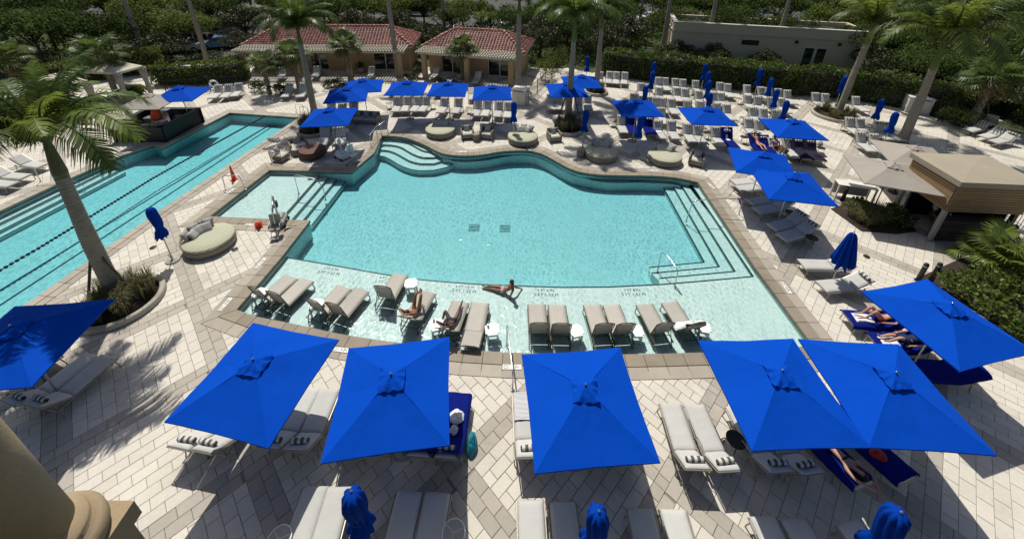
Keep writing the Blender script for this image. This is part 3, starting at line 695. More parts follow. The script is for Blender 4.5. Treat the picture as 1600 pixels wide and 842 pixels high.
def lounger_proto(root, kind, ang, pillow=True, arms=False):
    W_ = .66; hs = .36; yl = 1.22; bl = .78
    fm = M['sling_frame'] if kind == 'pool' else M['pale_frame']; cm = M['sling'] if kind == 'pool' else M['cushion']
    f = MB(); x = W_ / 2
    for s in (-1, 1): f.tube([(s * x, .0, hs - .03), (s * x, yl + .42, hs - .03)], .020, 6)
    for y in (.02, .62, yl - .02, yl + .40): f.tube([(-x, y, hs - .04), (x, y, hs - .04)], .015, 6)
    f.build('frame', fm, root)
    for s in (-1, 1):
        for y, dy in ((.10, -.07), (yl + .30, .08)):
            g = MB(); g.tube([(s * x, y, hs - .03), (s * (x + .005), y + dy * .5, hs * .5), (s * x, y + dy, .0)], .017, 6); g.build('leg', fm, root)
        if kind == 'pool':
            g = MB(); g.tube([(s * x, yl + .30 + .08, .02), (s * x, .06, .02)], .015, 5); g.build('floor_rail', fm, root)
    if arms:
        for s in (-1, 1):
            g = MB(); g.tube([(s * x, yl - .32, hs - .02), (s * (x + .06), yl - .28, hs + .14), (s * (x + .07), yl - .05, hs + .22), (s * (x + .06), yl + .17, hs + .16), (s * x, yl + .28, hs - .02)], .015, 6); g.build('armrest', fm, root)
    c, s_ = cos(ang), sin(ang)
    if kind == 'pool':
        m = MB(); ny = 10; P = []
        for i in range(ny + 1):
            y = yl * i / ny
            for k in range(5): xx = (k / 4 - .5) * (W_ - .03); P.append((xx, y, hs - .012 * (1 - (k / 2 - 1) ** 2) + random.uniform(-.002, .002)))
        m.add(P + [(a, b, e - .012) for a, b, e in P], [(i * 5 + k, i * 5 + k + 1, i * 5 + k + 6, i * 5 + k + 5) for i in range(ny) for k in range(4)] + [(55 + i * 5 + k + 5, 55 + i * 5 + k + 6, 55 + i * 5 + k + 1, 55 + i * 5 + k) for i in range(ny) for k in range(4)] + [(k + 1, k, 55 + k, 55 + k + 1) for k in range(4)] + [(i * 5, i * 5 + 5, 60 + i * 5, 55 + i * 5) for i in range(ny)] + [(i * 5 + 9, i * 5 + 4, 59 + i * 5, 64 + i * 5) for i in range(ny)], True)
        m.build('seat', cm, root)
        b = MB(); b.slabbox((0, bl / 2, 0), (W_ - .04, bl, .016), .006); o = b.build('backrest', cm, root); o.location = (0, yl + .02, hs); o.rotation_euler = (ang, 0, 0)
        b = MB()
        for sx in (-1, 1): b.tube([(sx * x, .02, -.015), (sx * x, bl, -.012)], .017, 6)
        b.tube([(-x, bl, -.012), (-x * .5, bl, .03), (x * .5, bl, .03), (x, bl, -.012)], .018, 6)
        o = b.build('back_frame', fm, root); o.location = (0, yl + .02, hs); o.rotation_euler = (ang, 0, 0)
    else:
        cushion(W_ - .05, yl - .01, 1).build('seat', cm, root).location = (0, 0, hs)
        o = cushion(W_ - .05, bl, 2).build('backrest', cm, root); o.location = (0, yl, hs); o.rotation_euler = (ang, 0, 0)
        b = MB()
        for sx in (-1, 1): b.tube([(sx * x, .0, -.025), (sx * x, bl, -.025)], .017, 6)
        b.tube([(-x, bl, -.025), (x, bl, -.025)], .017, 6)
        o = b.build('back_frame', fm, root); o.location = (0, yl, hs); o.rotation_euler = (ang, 0, 0)
    st = MB(); yb, zb_ = yl + bl * .62 * c, hs + bl * .62 * s_ - .03
    for sx in (-1, 1): st.tube([(sx * (x - .05), yb, zb_), (sx * (x - .05), yl + .36, hs - .05)], .012, 5)
    st.tube([(-x + .05, yl + .36 + (yb - yl - .36) * .45, hs - .05 + (zb_ - hs + .05) * .45), (x - .05, yl + .36 + (yb - yl - .36) * .45, hs - .05 + (zb_ - hs + .05) * .45)], .012, 5)
    st.build('back_support', fm, root)
    if pillow:
        p = MB(); n = 12
        V = []
        for i, (xx, r) in enumerate([(-.235, .035), (-.225, .062), (-.12, .072), (0, .074), (.12, .072), (.225, .062), (.235, .035)]):
            for j in range(n): a = 2 * pi * j / n; V.append((xx, cos(a) * r, sin(a) * r * .92))
        F = [(i * n + j, i * n + (j + 1) % n, (i + 1) * n + (j + 1) % n, (i + 1) * n + j) for i in range(6) for j in range(n)] + [tuple(range(n)), tuple(6 * n + j for j in range(n))[::-1]]
        p.add(V, [tuple(reversed(f_)) for f_ in F], True); o = p.build('pillow', M['pillow'], root)
        o.location = (0, yl + c * (bl - .16) - s_ * .13, hs + s_ * (bl - .16) + c * .13); o.rotation_euler = (ang, 0, 0)
LP = {}
def lounger(foot, rz, kind, ang, label, group, pillow=None, arms=False):
    if pillow is None: pillow = kind != 'pool'
    key = (kind, round(ang, 2), arms, pillow)
    if key not in LP:
        o = thing('lounger', label, 'lounger', foot, rz, group); lounger_proto(o, kind, ang, pillow, arms); LP[key] = o; return o
    return copy_thing(LP[key], foot, rz, label, group)
def lpx(f, h, kind, ang, label, group, zf=0., **k):
    # foot-end centre and a second point on the axis, both at mattress height
    z = zf + (.36 if kind == 'pool' else .43); a = G(*f, z); b = G(*h, z); d = b - a
    return lounger((a.x, a.y, zf), math.atan2(-d.x, d.y), kind, ang, label, group, **k)
SHF = SZ
GP_ = 'taupe sling loungers standing in the shallow shelf water'
A1 = R(73)
shelf = [((456, 432), (422, 461), A1, 'left lounger of the first taupe pair in the shelf water, beside the pool lift corner'),
 ((480, 436.5), (447, 468), A1, 'right lounger of the first taupe pair in the shelf water, beside the pool lift corner'),
 ((539, 448), (510, 478), A1, 'left lounger of the second taupe pair in the shelf water'),
 ((566, 452), (536, 487), A1, 'right lounger of the second taupe pair in the shelf water'),
 ((626, 428), (606, 463), R(76), 'single taupe lounger in the shelf set closest to the deep edge'),
 ((669, 455.5), (648, 492), R(48), 'taupe lounger in the shelf carrying the person with both knees drawn up'),
 ((720, 471), (706, 507), R(50), 'taupe lounger in the shelf carrying the person with one leg stretched up'),
 ((750.5, 472.5), (741, 516), R(14), 'taupe shelf lounger reclined almost flat, empty next to a bather'),
 ((838.5, 475), (841, 511), A1, 'left lounger of the straight middle pair in the shelf water'),
 ((870, 476), (874, 512), A1, 'right lounger of the straight middle pair in the shelf water'),
 ((925, 476), (936, 511), A1, 'left lounger of the shelf pair between two white side tables'),
 ((955, 476), (968, 512), A1, 'right lounger of the shelf pair between two white side tables'),
 ((1006.6, 475), (1027, 514), R(72), 'taupe shelf lounger left of the one with the crumpled white towel'),
 ((1045.6, 471.5), (1071, 512), R(60), 'taupe shelf lounger with a crumpled white towel over its backrest')]
SL = [lpx(f, h, 'pool', a, lab, GP_, SHF) for f, h, a, lab in shelf]

GD = 'grey cushioned loungers on the near deck'
B1 = R(38)
near = [((487, 603), (449, 670), B1, 'grey lounger seen between the two left front umbrellas, the left one of two', 0),
 ((515, 605), (485, 674), B1, 'grey lounger seen between the two left front umbrellas, the right one of two', 0),
 ((372, 604), (325, 665), B1, 'grey lounger almost hidden under the near edge of the leftmost front umbrella, outer one', 0),
 ((404, 608), (358, 672), B1, 'grey lounger almost hidden under the near edge of the leftmost front umbrella, inner one', 0),
 ((568, 610), (545, 700), B1, 'grey lounger hidden under the umbrella beside the turquoise bag, leftmost of four', 0),
 ((608, 612), (590, 700), B1, 'grey lounger hidden under the umbrella beside the turquoise bag, second of four', 0),
 ((682, 613), (664, 690), B1, 'lounger under a navy towel, third of four beneath the umbrella by the turquoise bag', 0),
 ((717, 615), (704, 690), B1, 'lounger under a navy towel, sticking out beside the turquoise bag', 0),
 ((818, 614), (823, 692), B1, 'lounger with a white patterned towel, left of the lone front umbrella', 0),
 ((851, 616), (862, 700), B1, 'grey lounger under the lone front umbrella, second from the striped towel', 0),
 ((905, 616), (922, 700), B1, 'grey lounger under the lone front umbrella, third from the striped towel', 0),
 ((944, 616), (968, 700), B1, 'lounger with a navy towel under the lone front umbrella', 0),
 ((1048, 628), (1072, 703), B1, 'left lounger of the fully sunlit pair between the front umbrellas', 1),
 ((1085, 630), (1117, 704.5), B1, 'right lounger of the fully sunlit pair between the front umbrellas', 1),
 ((1150, 632), (1189, 704), B1, 'grey lounger under the left touching umbrella, next to the dark side table', 1),
 ((1188, 634), (1233, 706), B1, 'grey lounger under the left touching umbrella, second from the dark side table', 0)]
NL = [lpx(f, h, 'deck', a, lab, GD, arms=bool(ar)) for f, h, a, lab, ar in near]
# navy-towelled pair under the touching umbrellas: heads towards the camera
NL.append(lpx((1238, 636), (1294, 700), 'deck', R(12), 'lounger under a navy towel, a person with arms overhead lying on it', GD, pillow=False))
NL.append(lpx((1298, 630), (1355, 690), 'deck', R(12), 'lounger under a navy towel holding a red cap', GD, pillow=False))
bot = [((494, 757), (468, 832), 'sunlit lounger in the bottom row left of the closed umbrella, outer one'), ((531, 758), (510, 832), 'lounger in the bottom row partly hidden behind the closed umbrella on the left'),
 ((640, 765), (622, 842), 'shaded lounger in the bottom row, left of the round white table'), ((684, 767), (670, 842), 'shaded lounger in the bottom row, right beside the round white table'),
 ((829, 779), (832, 850), 'bright lounger in the bottom row left of the closed umbrella under the lone umbrella shadow'), ((879, 782), (886, 850), 'half shaded lounger in the bottom row left of the middle closed umbrella'),
 ((1001, 792), (1016, 860), 'shaded lounger in the bottom row right of the middle closed umbrella'), ((1052, 793), (1070, 860), 'half sunlit lounger in the bottom row right of the middle closed umbrella'),
 ((1192, 804), (1222, 870), 'shaded lounger with loop armrest in the bottom row under the touching umbrellas'), ((1240, 807), (1276, 873), 'second lounger with loop armrest in the bottom row under the touching umbrellas'),
 ((1325, 812), (1370, 873), 'lounger in the bottom row just left of the bottom right closed umbrella')]
for i, (f, h, lab) in enumerate(bot): lpx(f, h, 'deck', B1, lab, 'grey loungers along the bottom edge', arms=i > 7)
lft = [((143, 552), (80, 600), 'middle grey lounger under the palm shaded umbrella at the left edge'), ((169, 554), (106, 608), 'outermost grey lounger beside the frond shadow at the left edge'), ((88, 548), (25, 590), 'grey lounger furthest under the palm shaded umbrella at the left edge')]
for f, h, lab in lft: lpx(f, h, 'deck', B1, lab, 'grey loungers under the left umbrella')
lp_ = [((66, 258), (22, 251), 'grey lounger by the lap pool steps, farthest of three'), ((40, 275), (0, 272), 'grey lounger by the lap pool steps, middle of three'), ((20, 287), (-25, 284), 'grey lounger by the lap pool steps, nearest of three')]
for f, h, lab in lp_: lpx(f, h, 'deck', R(30), lab, 'grey loungers by the lap pool steps', pillow=False)
rgt = [((1146, 284), (1200, 279), 'grey lounger farthest up the right row, under the blue umbrellas', R(25)), ((1154, 294), (1208, 288), 'second grey lounger from the far end of the right row', R(25)), ((1172, 315), (1232, 307), 'grey lounger under the umbrella beside the white desk, farther of two', R(30)), ((1182, 328), (1243, 318), 'grey lounger under the umbrella beside the white desk, nearer of two', R(30)),
 ((1206, 354), (1255, 341), 'farther lounger of the clear pair with bolsters right of the pool', R(36)), ((1221, 370), (1270, 356), 'nearer lounger of the clear pair with bolsters right of the pool', R(36)),
 ((1253, 411), (1318, 413), 'grey lounger half behind the closed umbrella right of the pool', R(20)), ((1284, 446), (1340, 441), 'single grey lounger with white bolster next to the front right umbrella', R(28))]
for f, h, lab, a in rgt: lpx(f, h, 'deck', a, lab, 'loungers along the right side of the pool')
RB = [lpx((1326, 496), (1390, 501), 'deck', R(35), 'lounger with navy and white towels under the front right umbrella, knees raised on it', 'loungers along the right side of the pool', pillow=False),
 lpx((1367, 533), (1435, 535), 'deck', R(35), 'lounger with navy towel under the front right umbrella, a bather in dark shorts on it', 'loungers along the right side of the pool', pillow=False),
 lpx((1425, 575), (1500, 580), 'deck', R(25), 'lounger with dark navy cover between the front right umbrellas', 'loungers along the right side of the pool', pillow=False)]
# far rows: located by the top of the backrest, heads away from the pool
def far(u, v, label, group, ang=R(58), turn=-.06, back=1.64, pil=True, fix=False):
    if ang == R(58) and not fix: ang = R(random.choice((54, 58, 58, 63))); turn += random.uniform(-.035, .035)
    z = .36 + .78 * sin(ang) * .98; p = G(u, v, z); rz = turn
    y = 1.22 + .78 * cos(ang)
    return lounger((p.x + sin(rz) * y, p.y - cos(rz) * y, 0), rz, 'deck', ang, label, group, pillow=pil)
GH = 'grey loungers of the sunny block before the hedge'
rows = [('row tight against the hedge', [(1029, 121), (1039.5, 121.7), (1055, 123), (1067, 124), (1087, 126), (1125, 129), (1137, 131), (1167, 133), (1189, 136), (1201, 137.5), (1216, 139), (1230, 141)]),
 ('second row from the hedge', [(1002, 130), (1013, 131.5), (1030, 136.5), (1057, 137), (1070, 138.5), (1091, 142), (1115, 144), (1126, 145)]),
 ('third row from the hedge', [(991, 147), (1025, 152), (1035, 153), (1049, 154.5), (1074, 157), (1094, 158), (1120, 161), (1135, 163)]),
 ('right hand second row from the hedge', [(1168, 148.5), (1184, 150.5), (1205, 152), (1220, 153.5)]),
 ('right hand third row', [(1176, 167.5), (1192, 169.5), (1212, 172)]),
 ('right hand fourth row', [(1169, 185), (1186, 187.5)])]
for rn, L_ in rows:
    for i, (u, v) in enumerate(L_): far(u, v, f'pale grey lounger, {ORD[i]} from the left in the {rn}', GH, turn=-.10)
far(1033, 168, 'pale grey lounger alone between the third row and front row of the block', GH)
fr = [(1028, 188, 'grey lounger with a folded towel right of the navy towelled one under the umbrella'), (1049, 188.5, 'pale grey lounger of the front row left of the daybed gap'), (1074, 193, 'front row grey lounger at the left edge of the middle umbrella shade'), (1090, 195, 'front row shaded grey lounger under the middle umbrella, left of centre'), (1118, 198, 'front row shaded grey lounger under the middle umbrella, next to the navy towel'), (1135, 201, 'front row lounger draped with navy and white towels')]
FRL = [far(u, v, lab, GH, turn=-.05, fix=True) for u, v, lab in fr]
U11 = [far(971, 180, 'grey lounger loaded with a bathers belongings under the block end umbrella', GH, fix=True), far(986, 180.5, 'lounger under a smooth navy towel, left one at the block end umbrella', GH, fix=True), far(1013, 183, 'lounger under a navy towel behind the closed umbrella', GH, fix=True)]
ph = [far(1178, 210, 'lounger with navy towel and a pink sunbathing person', GH, R(40)), far(1191, 213, 'empty lounger under a bright navy towel between two sunbathers', GH, R(40)), far(1205, 215, 'lounger with the seated dark haired person, behind a front umbrella', GH, R(40))]
cv = [far(1245, 217, 'left lounger under charcoal towels', GH, R(52), -.12), far(1264, 218.5, 'right lounger under charcoal towels', GH, R(52), -.12), far(1230, 215, 'grey lounger at the left of the charcoal towelled pair', GH, R(52), -.12)]
GR_ = 'grey loungers between the right planter ring and the tall palm'
for u, v, lab in [(1327, 183.5, 'left lounger of the pair right in front of the planter ring'), (1343, 185, 'right lounger of the pair right in front of the planter ring'), (1345, 206, 'left lounger of the nearer pair beside the tall right palm'), (1365, 209, 'right lounger of the nearer pair beside the tall right palm'), (1374, 190, 'left lounger of the pair behind the closed umbrellas by the tall palm'), (1389, 191.5, 'right lounger of the pair behind the closed umbrellas by the tall palm'),
                  (1274, 145, 'left lounger of the pair on its own at the hedge'), (1289, 146.5, 'right lounger of the pair on its own at the hedge'), (1337, 151, 'lounger against the hedge behind the planter palm')]: far(u, v, lab, GR_, turn=-.12)
GT = 'dark shaded loungers before the cabanas'
for u, v, lab in [(621, 150.5, 'first from the left under the umbrella before the cabana gap'), (636, 150.5, 'second from the left under the umbrella before the cabana gap'), (653, 150.5, 'third from the left under the umbrella before the cabana gap'), (666, 150.5, 'fourth from the left under the umbrella before the cabana gap'), (695, 152.5, 'under the umbrella by the short sabal palm, left one'), (717, 153, 'holding a dark towel under the umbrella by the short sabal palm'),
                  (747, 156.5, 'first from the left beside the towel cabinet umbrella'), (762, 157, 'second from the left beside the towel cabinet umbrella'), (780, 158, 'third from the left beside the towel cabinet umbrella'), (795, 159, 'fourth from the left beside the towel cabinet umbrella'),
                  (861, 148, 'first from the left under the pair behind the ringed palm'), (874, 148, 'second from the left under the pair behind the ringed palm'), (887, 149, 'third from the left under the pair behind the ringed palm'), (904, 150, 'with a navy towel under the pair behind the ringed palm'), (918, 148, 'rightmost under the pair behind the ringed palm'),
                  (518, 160.5, 'left one under the overlapping umbrellas before the left cabana'), (535, 161, 'middle one under the overlapping umbrellas before the left cabana'), (553, 160, 'right one under the overlapping umbrellas before the left cabana')]:
    far(u, v, 'grey lounger ' + lab, GT, turn=.05 if u < 650 else -.1)
for u, v, lab in [(953, 112, 'left'), (964, 112.5, 'middle'), (977, 113, 'right')]: far(u, v, f'{lab} one of the three grey loungers by the hedge beside the second ring palm', GT, turn=-.25)
far(938, 112.5, 'grey lounger half behind the second ring palm at the hedge', GT, turn=-.2)
for f, h, lab in [((443, 151), (455, 139), 'left sunny lounger of the pair between the tall and sabal palms'), ((468, 151), (476, 138), 'right sunny lounger of the pair between the tall and sabal palms'), ((364, 150), (375, 139), 'right lounger of the three near the far end of the lap pool'), ((348, 152), (362, 139), 'middle lounger of the three near the far end of the lap pool'), ((330, 153), (346, 140), 'left lounger of the three near the far end of the lap pool'),
                  ((436, 122), (443, 113), 'lounger on the left cabana terrace, leftmost'), ((490, 120), (497, 111), 'lounger on the left cabana terrace, middle'), ((577, 121), (583, 110), 'lounger on the left cabana terrace by the glass door'),
                  ((673, 121), (684, 112), 'lounger on the right cabana terrace, left'), ((741, 129), (749, 118), 'lounger on the right cabana terrace beside the potted plant')]:
    lpx(f, h, 'deck', R(48), lab, 'sunny loungers before and on the cabana terraces')
for f, h, lab in [((1513, 203), (1545, 196), 'farthest lounger of the three at the right edge of the deck'), ((1537, 213), (1575, 204), 'middle lounger of the three at the right edge of the deck'), ((1553, 221), (1592, 213), 'nearest lounger of the three at the right edge of the deck')]: lpx(f, h, 'deck', R(36), lab, 'loungers at the far right of the deck')
lpx((1560, 186), (1543, 193), 'deck', R(62), 'lounger turned with its bare backrest to the pool, far right under the trees', 'loungers at the far right of the deck', pillow=False)
for u, v, lab in [(612, 145.5, 'left'), (683, 148, 'middle'), (738, 155, 'right')]:
    p = G(u, v, .43); lounger((p.x, p.y, 0), .1, 'deck', R(30), f'{lab} one of the three loungers seen end on behind the cabana umbrellas', GT, pillow=False)
# ================================================================ SOFT SEATING
def round_table_side(u, v, label, cat='side table', r=.24, h=.46, m='dark_metal', group='small round side tables'):
    p = G(u, v, h); t = thing('side_table', label, cat, (p.x, p.y, 0), random.random() * 3, group)
    b = MB(); b.lathe([(r, h - .02), (r + .01, h - .01), (r, h), (r - .02, h - .004), (0, h - .004)], 20); b.build('table_top', M[m], t)
    for k in range(3):
        a = k * 2 * pi / 3; g = MB(); g.tube([(cos(a) * r * .75, sin(a) * r * .75, h - .02), (cos(a) * r * .98, sin(a) * r * .98, 0)], .011, 5); g.build('leg', M['dark_metal'], t)
for u, v, l in [(1269, 371, 'dark round side table beside the nearest bolstered lounger right of the pool'), (1236, 332, 'dark round side table between the two lounger pairs right of the pool'), (1150, 686, 'dark round side table under the left touching umbrella'), (46, 592, 'dark round side table between the loungers at the left edge')]: round_table_side(u, v, l)
for u, v, l in [(608, 161, 'small round table left of the dark loungers before the cabana gap'), (675, 161, 'small round table right of the dark loungers before the cabana gap'), (732, 168, 'small round table left of the towel cabinet lounger group'), (957, 188, 'small round table at the left end of the lounger block'), (1061, 200, 'dark round table between the front row loungers of the block'), (1104, 207, 'round table in the shaded front row of the block'), (1163, 214, 'round table with a cup by the pink sunbather'),
                (1081, 140, 'round table in the second row before the hedge'), (1226, 234, 'dark round table left of the charcoal towelled loungers'), (1283, 231, 'round table holding a bag right of the charcoal towelled loungers'), (1317, 194, 'small table by the planter ring loungers'), (1155, 154, 'small table left of the right hand second row'), (1385, 224, 'low black table by the tall palm base'), (1161, 184, 'small table beside the right hand fourth row')]: round_table_side(u, v, l, group='small round side tables', m='dark_metal' if v > 195 else 'pale_frame')
for u, v, l in [(436, 842, 'white rimmed round table cut by the bottom edge, left'), (709, 832, 'white round table with a crossed top in the bottom row')]:
    p = G(u, v, .5); t = thing('round_table', l, 'table', (p.x, p.y, 0), .4, 'white round tables')
    b = MB(); b.lathe([(.22, .485), (.25, .49), (.25, .505), (.235, .51), (0, .51)], 24); b.build('table_top', M['concrete'], t)
    for k in range(3): g = MB(); g.box((cos(k * 2.094) * .11, sin(k * 2.094) * .11, .513), (.22, .008, .004), k * 2.094); g.build('seam', M['white'], t)
    b = MB(); b.tube([(.25 * cos(a / 12 * pi), .25 * sin(a / 12 * pi), .505) for a in range(24)], .012, 6, True); b.build('rim', M['white'], t)
    for k in range(3): a = k * 2.094 + 1; g = MB(); g.tube([(cos(a) * .2, sin(a) * .2, .49), (cos(a) * .22, sin(a) * .22, 0)], .012, 5); g.build('leg', M['white'], t)
def ledge_table(u, v, label):
    p = G(u, v, .20); t = thing('ledge_table', label, 'side table', (p.x, p.y, SZ), random.uniform(-.25, .25), 'white side tables in the shelf water')
    a, b = .24, .17; P = [(a, -b), (a, b), (b, b), (b, a), (-b, a), (-b, b), (-a, b), (-a, -b), (-b, -b), (-b, -a), (b, -a), (b, -b)]
    poly_slab(P, .50, .465).build('table_top', M['white'], t)
    for sx in (-1, 1):
        for sy in (-1, 1): g = MB(); g.box((sx * .165, sy * .165, .232), (.05, .05, .464)); g.build('leg', M['white'], t)
    for k in range(2): g = MB(); g.box((0, (k * 2 - 1) * .165, .40), (.28, .03, .12)); g.build('apron', M['white'], t)
for u, v, l in [(406, 457, 'white side table left of the first taupe pair in the shelf water'), (494, 475, 'white side table left of the second taupe pair in the shelf water'), (642, 442, 'white side table right of the single shelf lounger'), (682, 507, 'white side table holding a phone between the two bathers'), (769, 514, 'white side table with a phone right of the flat shelf lounger'), (900, 516, 'white side table right of the straight middle pair'), (994, 516, 'white side table right of the fanned shelf pair'), (1099, 510, 'white side table beside the white towel, far right of the shelf')]: ledge_table(u, v, l)
for u, v, l in [(678, 502, 'black phone on the white side table between the bathers'), (763, 511, 'black phone on the white side table by the flat lounger')]:
    p = G(u, v, .20); b = MB(); b.slabbox((0, 0, .006), (.075, .15, .011), .003); o = b.build('phone', M['black']); o.location = (p.x, p.y, .20); o.rotation_euler = (0, 0, .2); tag(o, l, 'phone', 'phones on side tables')
# daybeds: round wicker drum, striped mattress, scatter pillows
def pillow_mesh(w=.46, h=.46, t=.16):
    m = MB(); n = 8; V = []
    for s in (1, -1):
        for i in range(n + 1):
            for j in range(n + 1):
                u, v = i / n * 2 - 1, j / n * 2 - 1; e = (1 - u ** 4) * (1 - v ** 4)
                k = 1 - .08 * (1 - abs(u * v)) * max(abs(u), abs(v)) ** 3
                V.append((u * w / 2 * k, v * h / 2 * k, s * t / 2 * e ** .6))
    F = []
    for s in range(2):
        o = s * (n + 1) ** 2
        for i in range(n):
            for j in range(n):
                q = [o + i * (n + 1) + j, o + (i + 1) * (n + 1) + j, o + (i + 1) * (n + 1) + j + 1, o + i * (n + 1) + j + 1]; F.append(q if s == 0 else q[::-1])
    m.add(V, F, True); return m
PIL = pillow_mesh().mesh('scatter_pillow', M['grey_pillow'])
def pillow(loc, rx, rz, label, group, sc=1.):
    o = link('scatter_pillow', PIL, None, loc); o.rotation_euler = (rx, 0, rz); o.scale = (sc, sc, sc); return tag(o, label, 'pillow', group)
def daybed(u, v, rz, label, where, r=1.02, np_=6, hood=False):
    p = G(u, v, .42); t = thing('daybed', label, 'daybed', (p.x, p.y, 0), rz, 'round wicker daybeds')
    b = MB(); b.lathe([(r * .93, .04), (r * .98, .10), (r, .30), (r * .99, .33), (r * .9, .33), (0, .33)], 40); b.build('wicker_base', M['wicker'], t)
    b = MB(); b.lathe([(r * .95, .335), (r * .985, .37), (r * .985, .44), (r * .95, .475), (r * .5, .485), (0, .487)], 40); b.build('mattress', M['daybed'], t)
    for k in range(5): a = k * 2 * pi / 5; g = MB(); g.lathe([(.04, 0), (.035, .06)], 8, (cos(a) * r * .8, sin(a) * r * .8, 0)); g.build('foot', M['dark_metal'], t)
    if hood:   # raised wicker back
        b = MB(); n = 16; V = []
        for i in range(n + 1):
            a = R(30) + R(120) * i / n; hgt = .33 + .45 * sin(pi * i / n)
            for rr, zz in ((r * .99, .3), (r * 1.05, hgt), (r * .98, hgt), (r * .93, .3)): V.append((cos(a) * rr, sin(a) * rr, zz))
        b.add(V, [(i * 4 + k, i * 4 + 4 + k, i * 4 + 4 + (k + 1) % 4, i * 4 + (k + 1) % 4) for i in range(n) for k in range(4)]); b.build('backrest', M['wicker'], t)
    for i in range(np_):
        row = i // 3; k = i % 3; a = R(90) + (k - 1) * R(34 - 8 * row) * 1.05; d = r * (.80 - .24 * row); x, y = cos(a) * d, sin(a) * d
        w = Matrix.Rotation(rz, 3, 'Z') @ Vector((x, y, 0))
        pillow((p.x + w.x, p.y + w.y, .66 - .04 * row), R(62 - 12 * row), rz + a - R(90) + random.uniform(-.2, .2), f'{ORD[k]} {"back" if row == 0 else "front"} row pillow from the left on the {where}', 'scatter pillows on daybeds', random.uniform(.95, 1.08))
    return t
daybed(326, 371, R(68), 'large wicker daybed with raised back beside the near closed umbrella and lap pool', 'near daybed by the lap pool', 1.0, 6, True)
daybed(688, 201, -.05, 'round daybed farthest left along the wavy pool edge', 'leftmost pool edge daybed')
daybed(817, 212, -.1, 'round daybed in the middle of the wavy edge by the ringed palm', 'daybed by the ringed palm')
daybed(940, 236, -.15, 'round daybed beside the small dark wicker stool', 'daybed beside the wicker stool')
daybed(1039, 242, -.25, 'round daybed at the right end of the wavy edge', 'rightmost pool edge daybed')
def armchair(u, v, rz, label, wide=.78, seats=1, np_=1, mats=('wicker', 'cream'), open_=False):
    short = ' '.join(label.split()[:8])
    p = G(u, v, .40); t = thing('armchair' if seats == 1 else 'sofa', label, 'armchair' if seats == 1 else 'sofa', (p.x, p.y, 0), rz, 'wicker lounge seats')
    w = wide / 2; d = .38
    if open_:
        for s in (-1, 1):
            g = MB()
            for i in range(8): g.tube([(s * w, -d + i * .105, .06), (s * w * 1.03, -d + i * .105, .70)], .017, 5)
            g.tube([(s * w * 1.03, -d, .70), (s * w * 1.03, d, .72)], .025, 6); g.tube([(s * w, -d, .07), (s * w, d, .07)], .02, 6); g.build('side', M[mats[0]], t)
        g = MB()
        for i in range(8): g.tube([(-w + i * wide / 7, d, .06), (-w + i * wide / 7, d + .05, .74)], .017, 5)
        g.tube([(-w, d + .05, .74), (w, d + .05, .74)], .025, 6); g.build('backrest', M[mats[0]], t)
    else:
        for s in (-1, 1): g = MB(); g.slabbox((s * w, 0, .36), (.09, .80, .56), .035); g.build('arm', M[mats[0]], t)
        g = MB(); g.slabbox((0, d + .02, .42), (wide + .02, .10, .70), .04); g.build('backrest', M[mats[0]], t)
    g = MB(); g.slabbox((0, 0, .20), (wide - .1, .72, .20), .03); g.build('seat_base', M[mats[0]], t)
    for k in range(seats): g = MB(); sw = (wide - .1) / seats; g.slabbox((-(wide - .1) / 2 + sw * (k + .5), -.02, .38), (sw - .01, .68, .14), .05); g.build('seat_cushion', M[mats[1]], t)
    for sx in (-1, 1):
        for sy in (-1, 1): g = MB(); g.tube([(sx * (w - .06), sy * .32, .12), (sx * (w - .06), sy * .32, 0)], .02, 6); g.build('leg', M['dark_metal'], t)
    for k in range(np_):
        x = 0 if np_ == 1 else (-w + .3) + k * (wide - .6) / (np_ - 1)
        q = Matrix.Rotation(rz, 3, 'Z') @ Vector((x, .20, 0)); pillow((p.x + q.x, p.y + q.y, .64), R(68), rz + random.uniform(-.2, .2), f'grey pillow, {ORD[k]} from the left, on the {short}', 'pillows on wicker seats', .92)
    return t
armchair(730, 207, R(12), 'wicker armchair left of the small drum table')
armchair(761, 207, R(-12), 'wicker armchair right of the small drum table')
armchair(866, 211, R(14), 'wicker armchair in front of the ringed palm')
armchair(1089, 248, R(-28), 'wicker armchair right of the last daybed')
armchair(438, 241, R(78), 'open slatted armchair by the wading terrace corner', open_=True)
armchair(466, 226, R(38), 'corner armchair beside the brown wicker drum', wide=.95)
armchair(571, 184, R(-6), 'wide wicker sofa with four pillows before the overlapping umbrellas', 1.9, 2, 3)
def drum(u, v, r, h, m, label, cat, top=None):
    p = G(u, v, h); t = thing(cat.replace(' ', '_'), label, cat, (p.x, p.y, 0))
    b = MB(); b.lathe([(r * .86, 0), (r * .97, h * .25), (r, h * .5), (r * .98, h * .8), (r * .93, h - .01), (0, h - .01)], 28); b.build('body', M[m], t)
    for z in (h * .3, h * .62): b = MB(); b.tube([(cos(a * pi / 14) * r, sin(a * pi / 14) * r, z) for a in range(28)], .014, 5, True); b.build('wicker_band', M['dark_metal' if top is None else m], t)
    b = MB(); b.lathe([(r * .95, h - .005), (r * .96, h + .015), (r * .92, h + .03), (0, h + .03)], 28); b.build('top', M[top or m], t)
drum(487, 233, .78, .44, 'wicker_brown', 'large round brown wicker drum table beside the pool lift', 'drum table', 'wicker_brown')
drum(744, 210, .25, .46, 'wicker', 'small taupe drum table between two wicker armchairs', 'drum table')
drum(908, 235, .25, .42, 'wicker', 'small dark wicker stool left of a daybed', 'stool', 'wicker')
drum(462, 233, .26, .42, 'wicker', 'pale drum stool in front of the corner armchair', 'stool', 'cream')

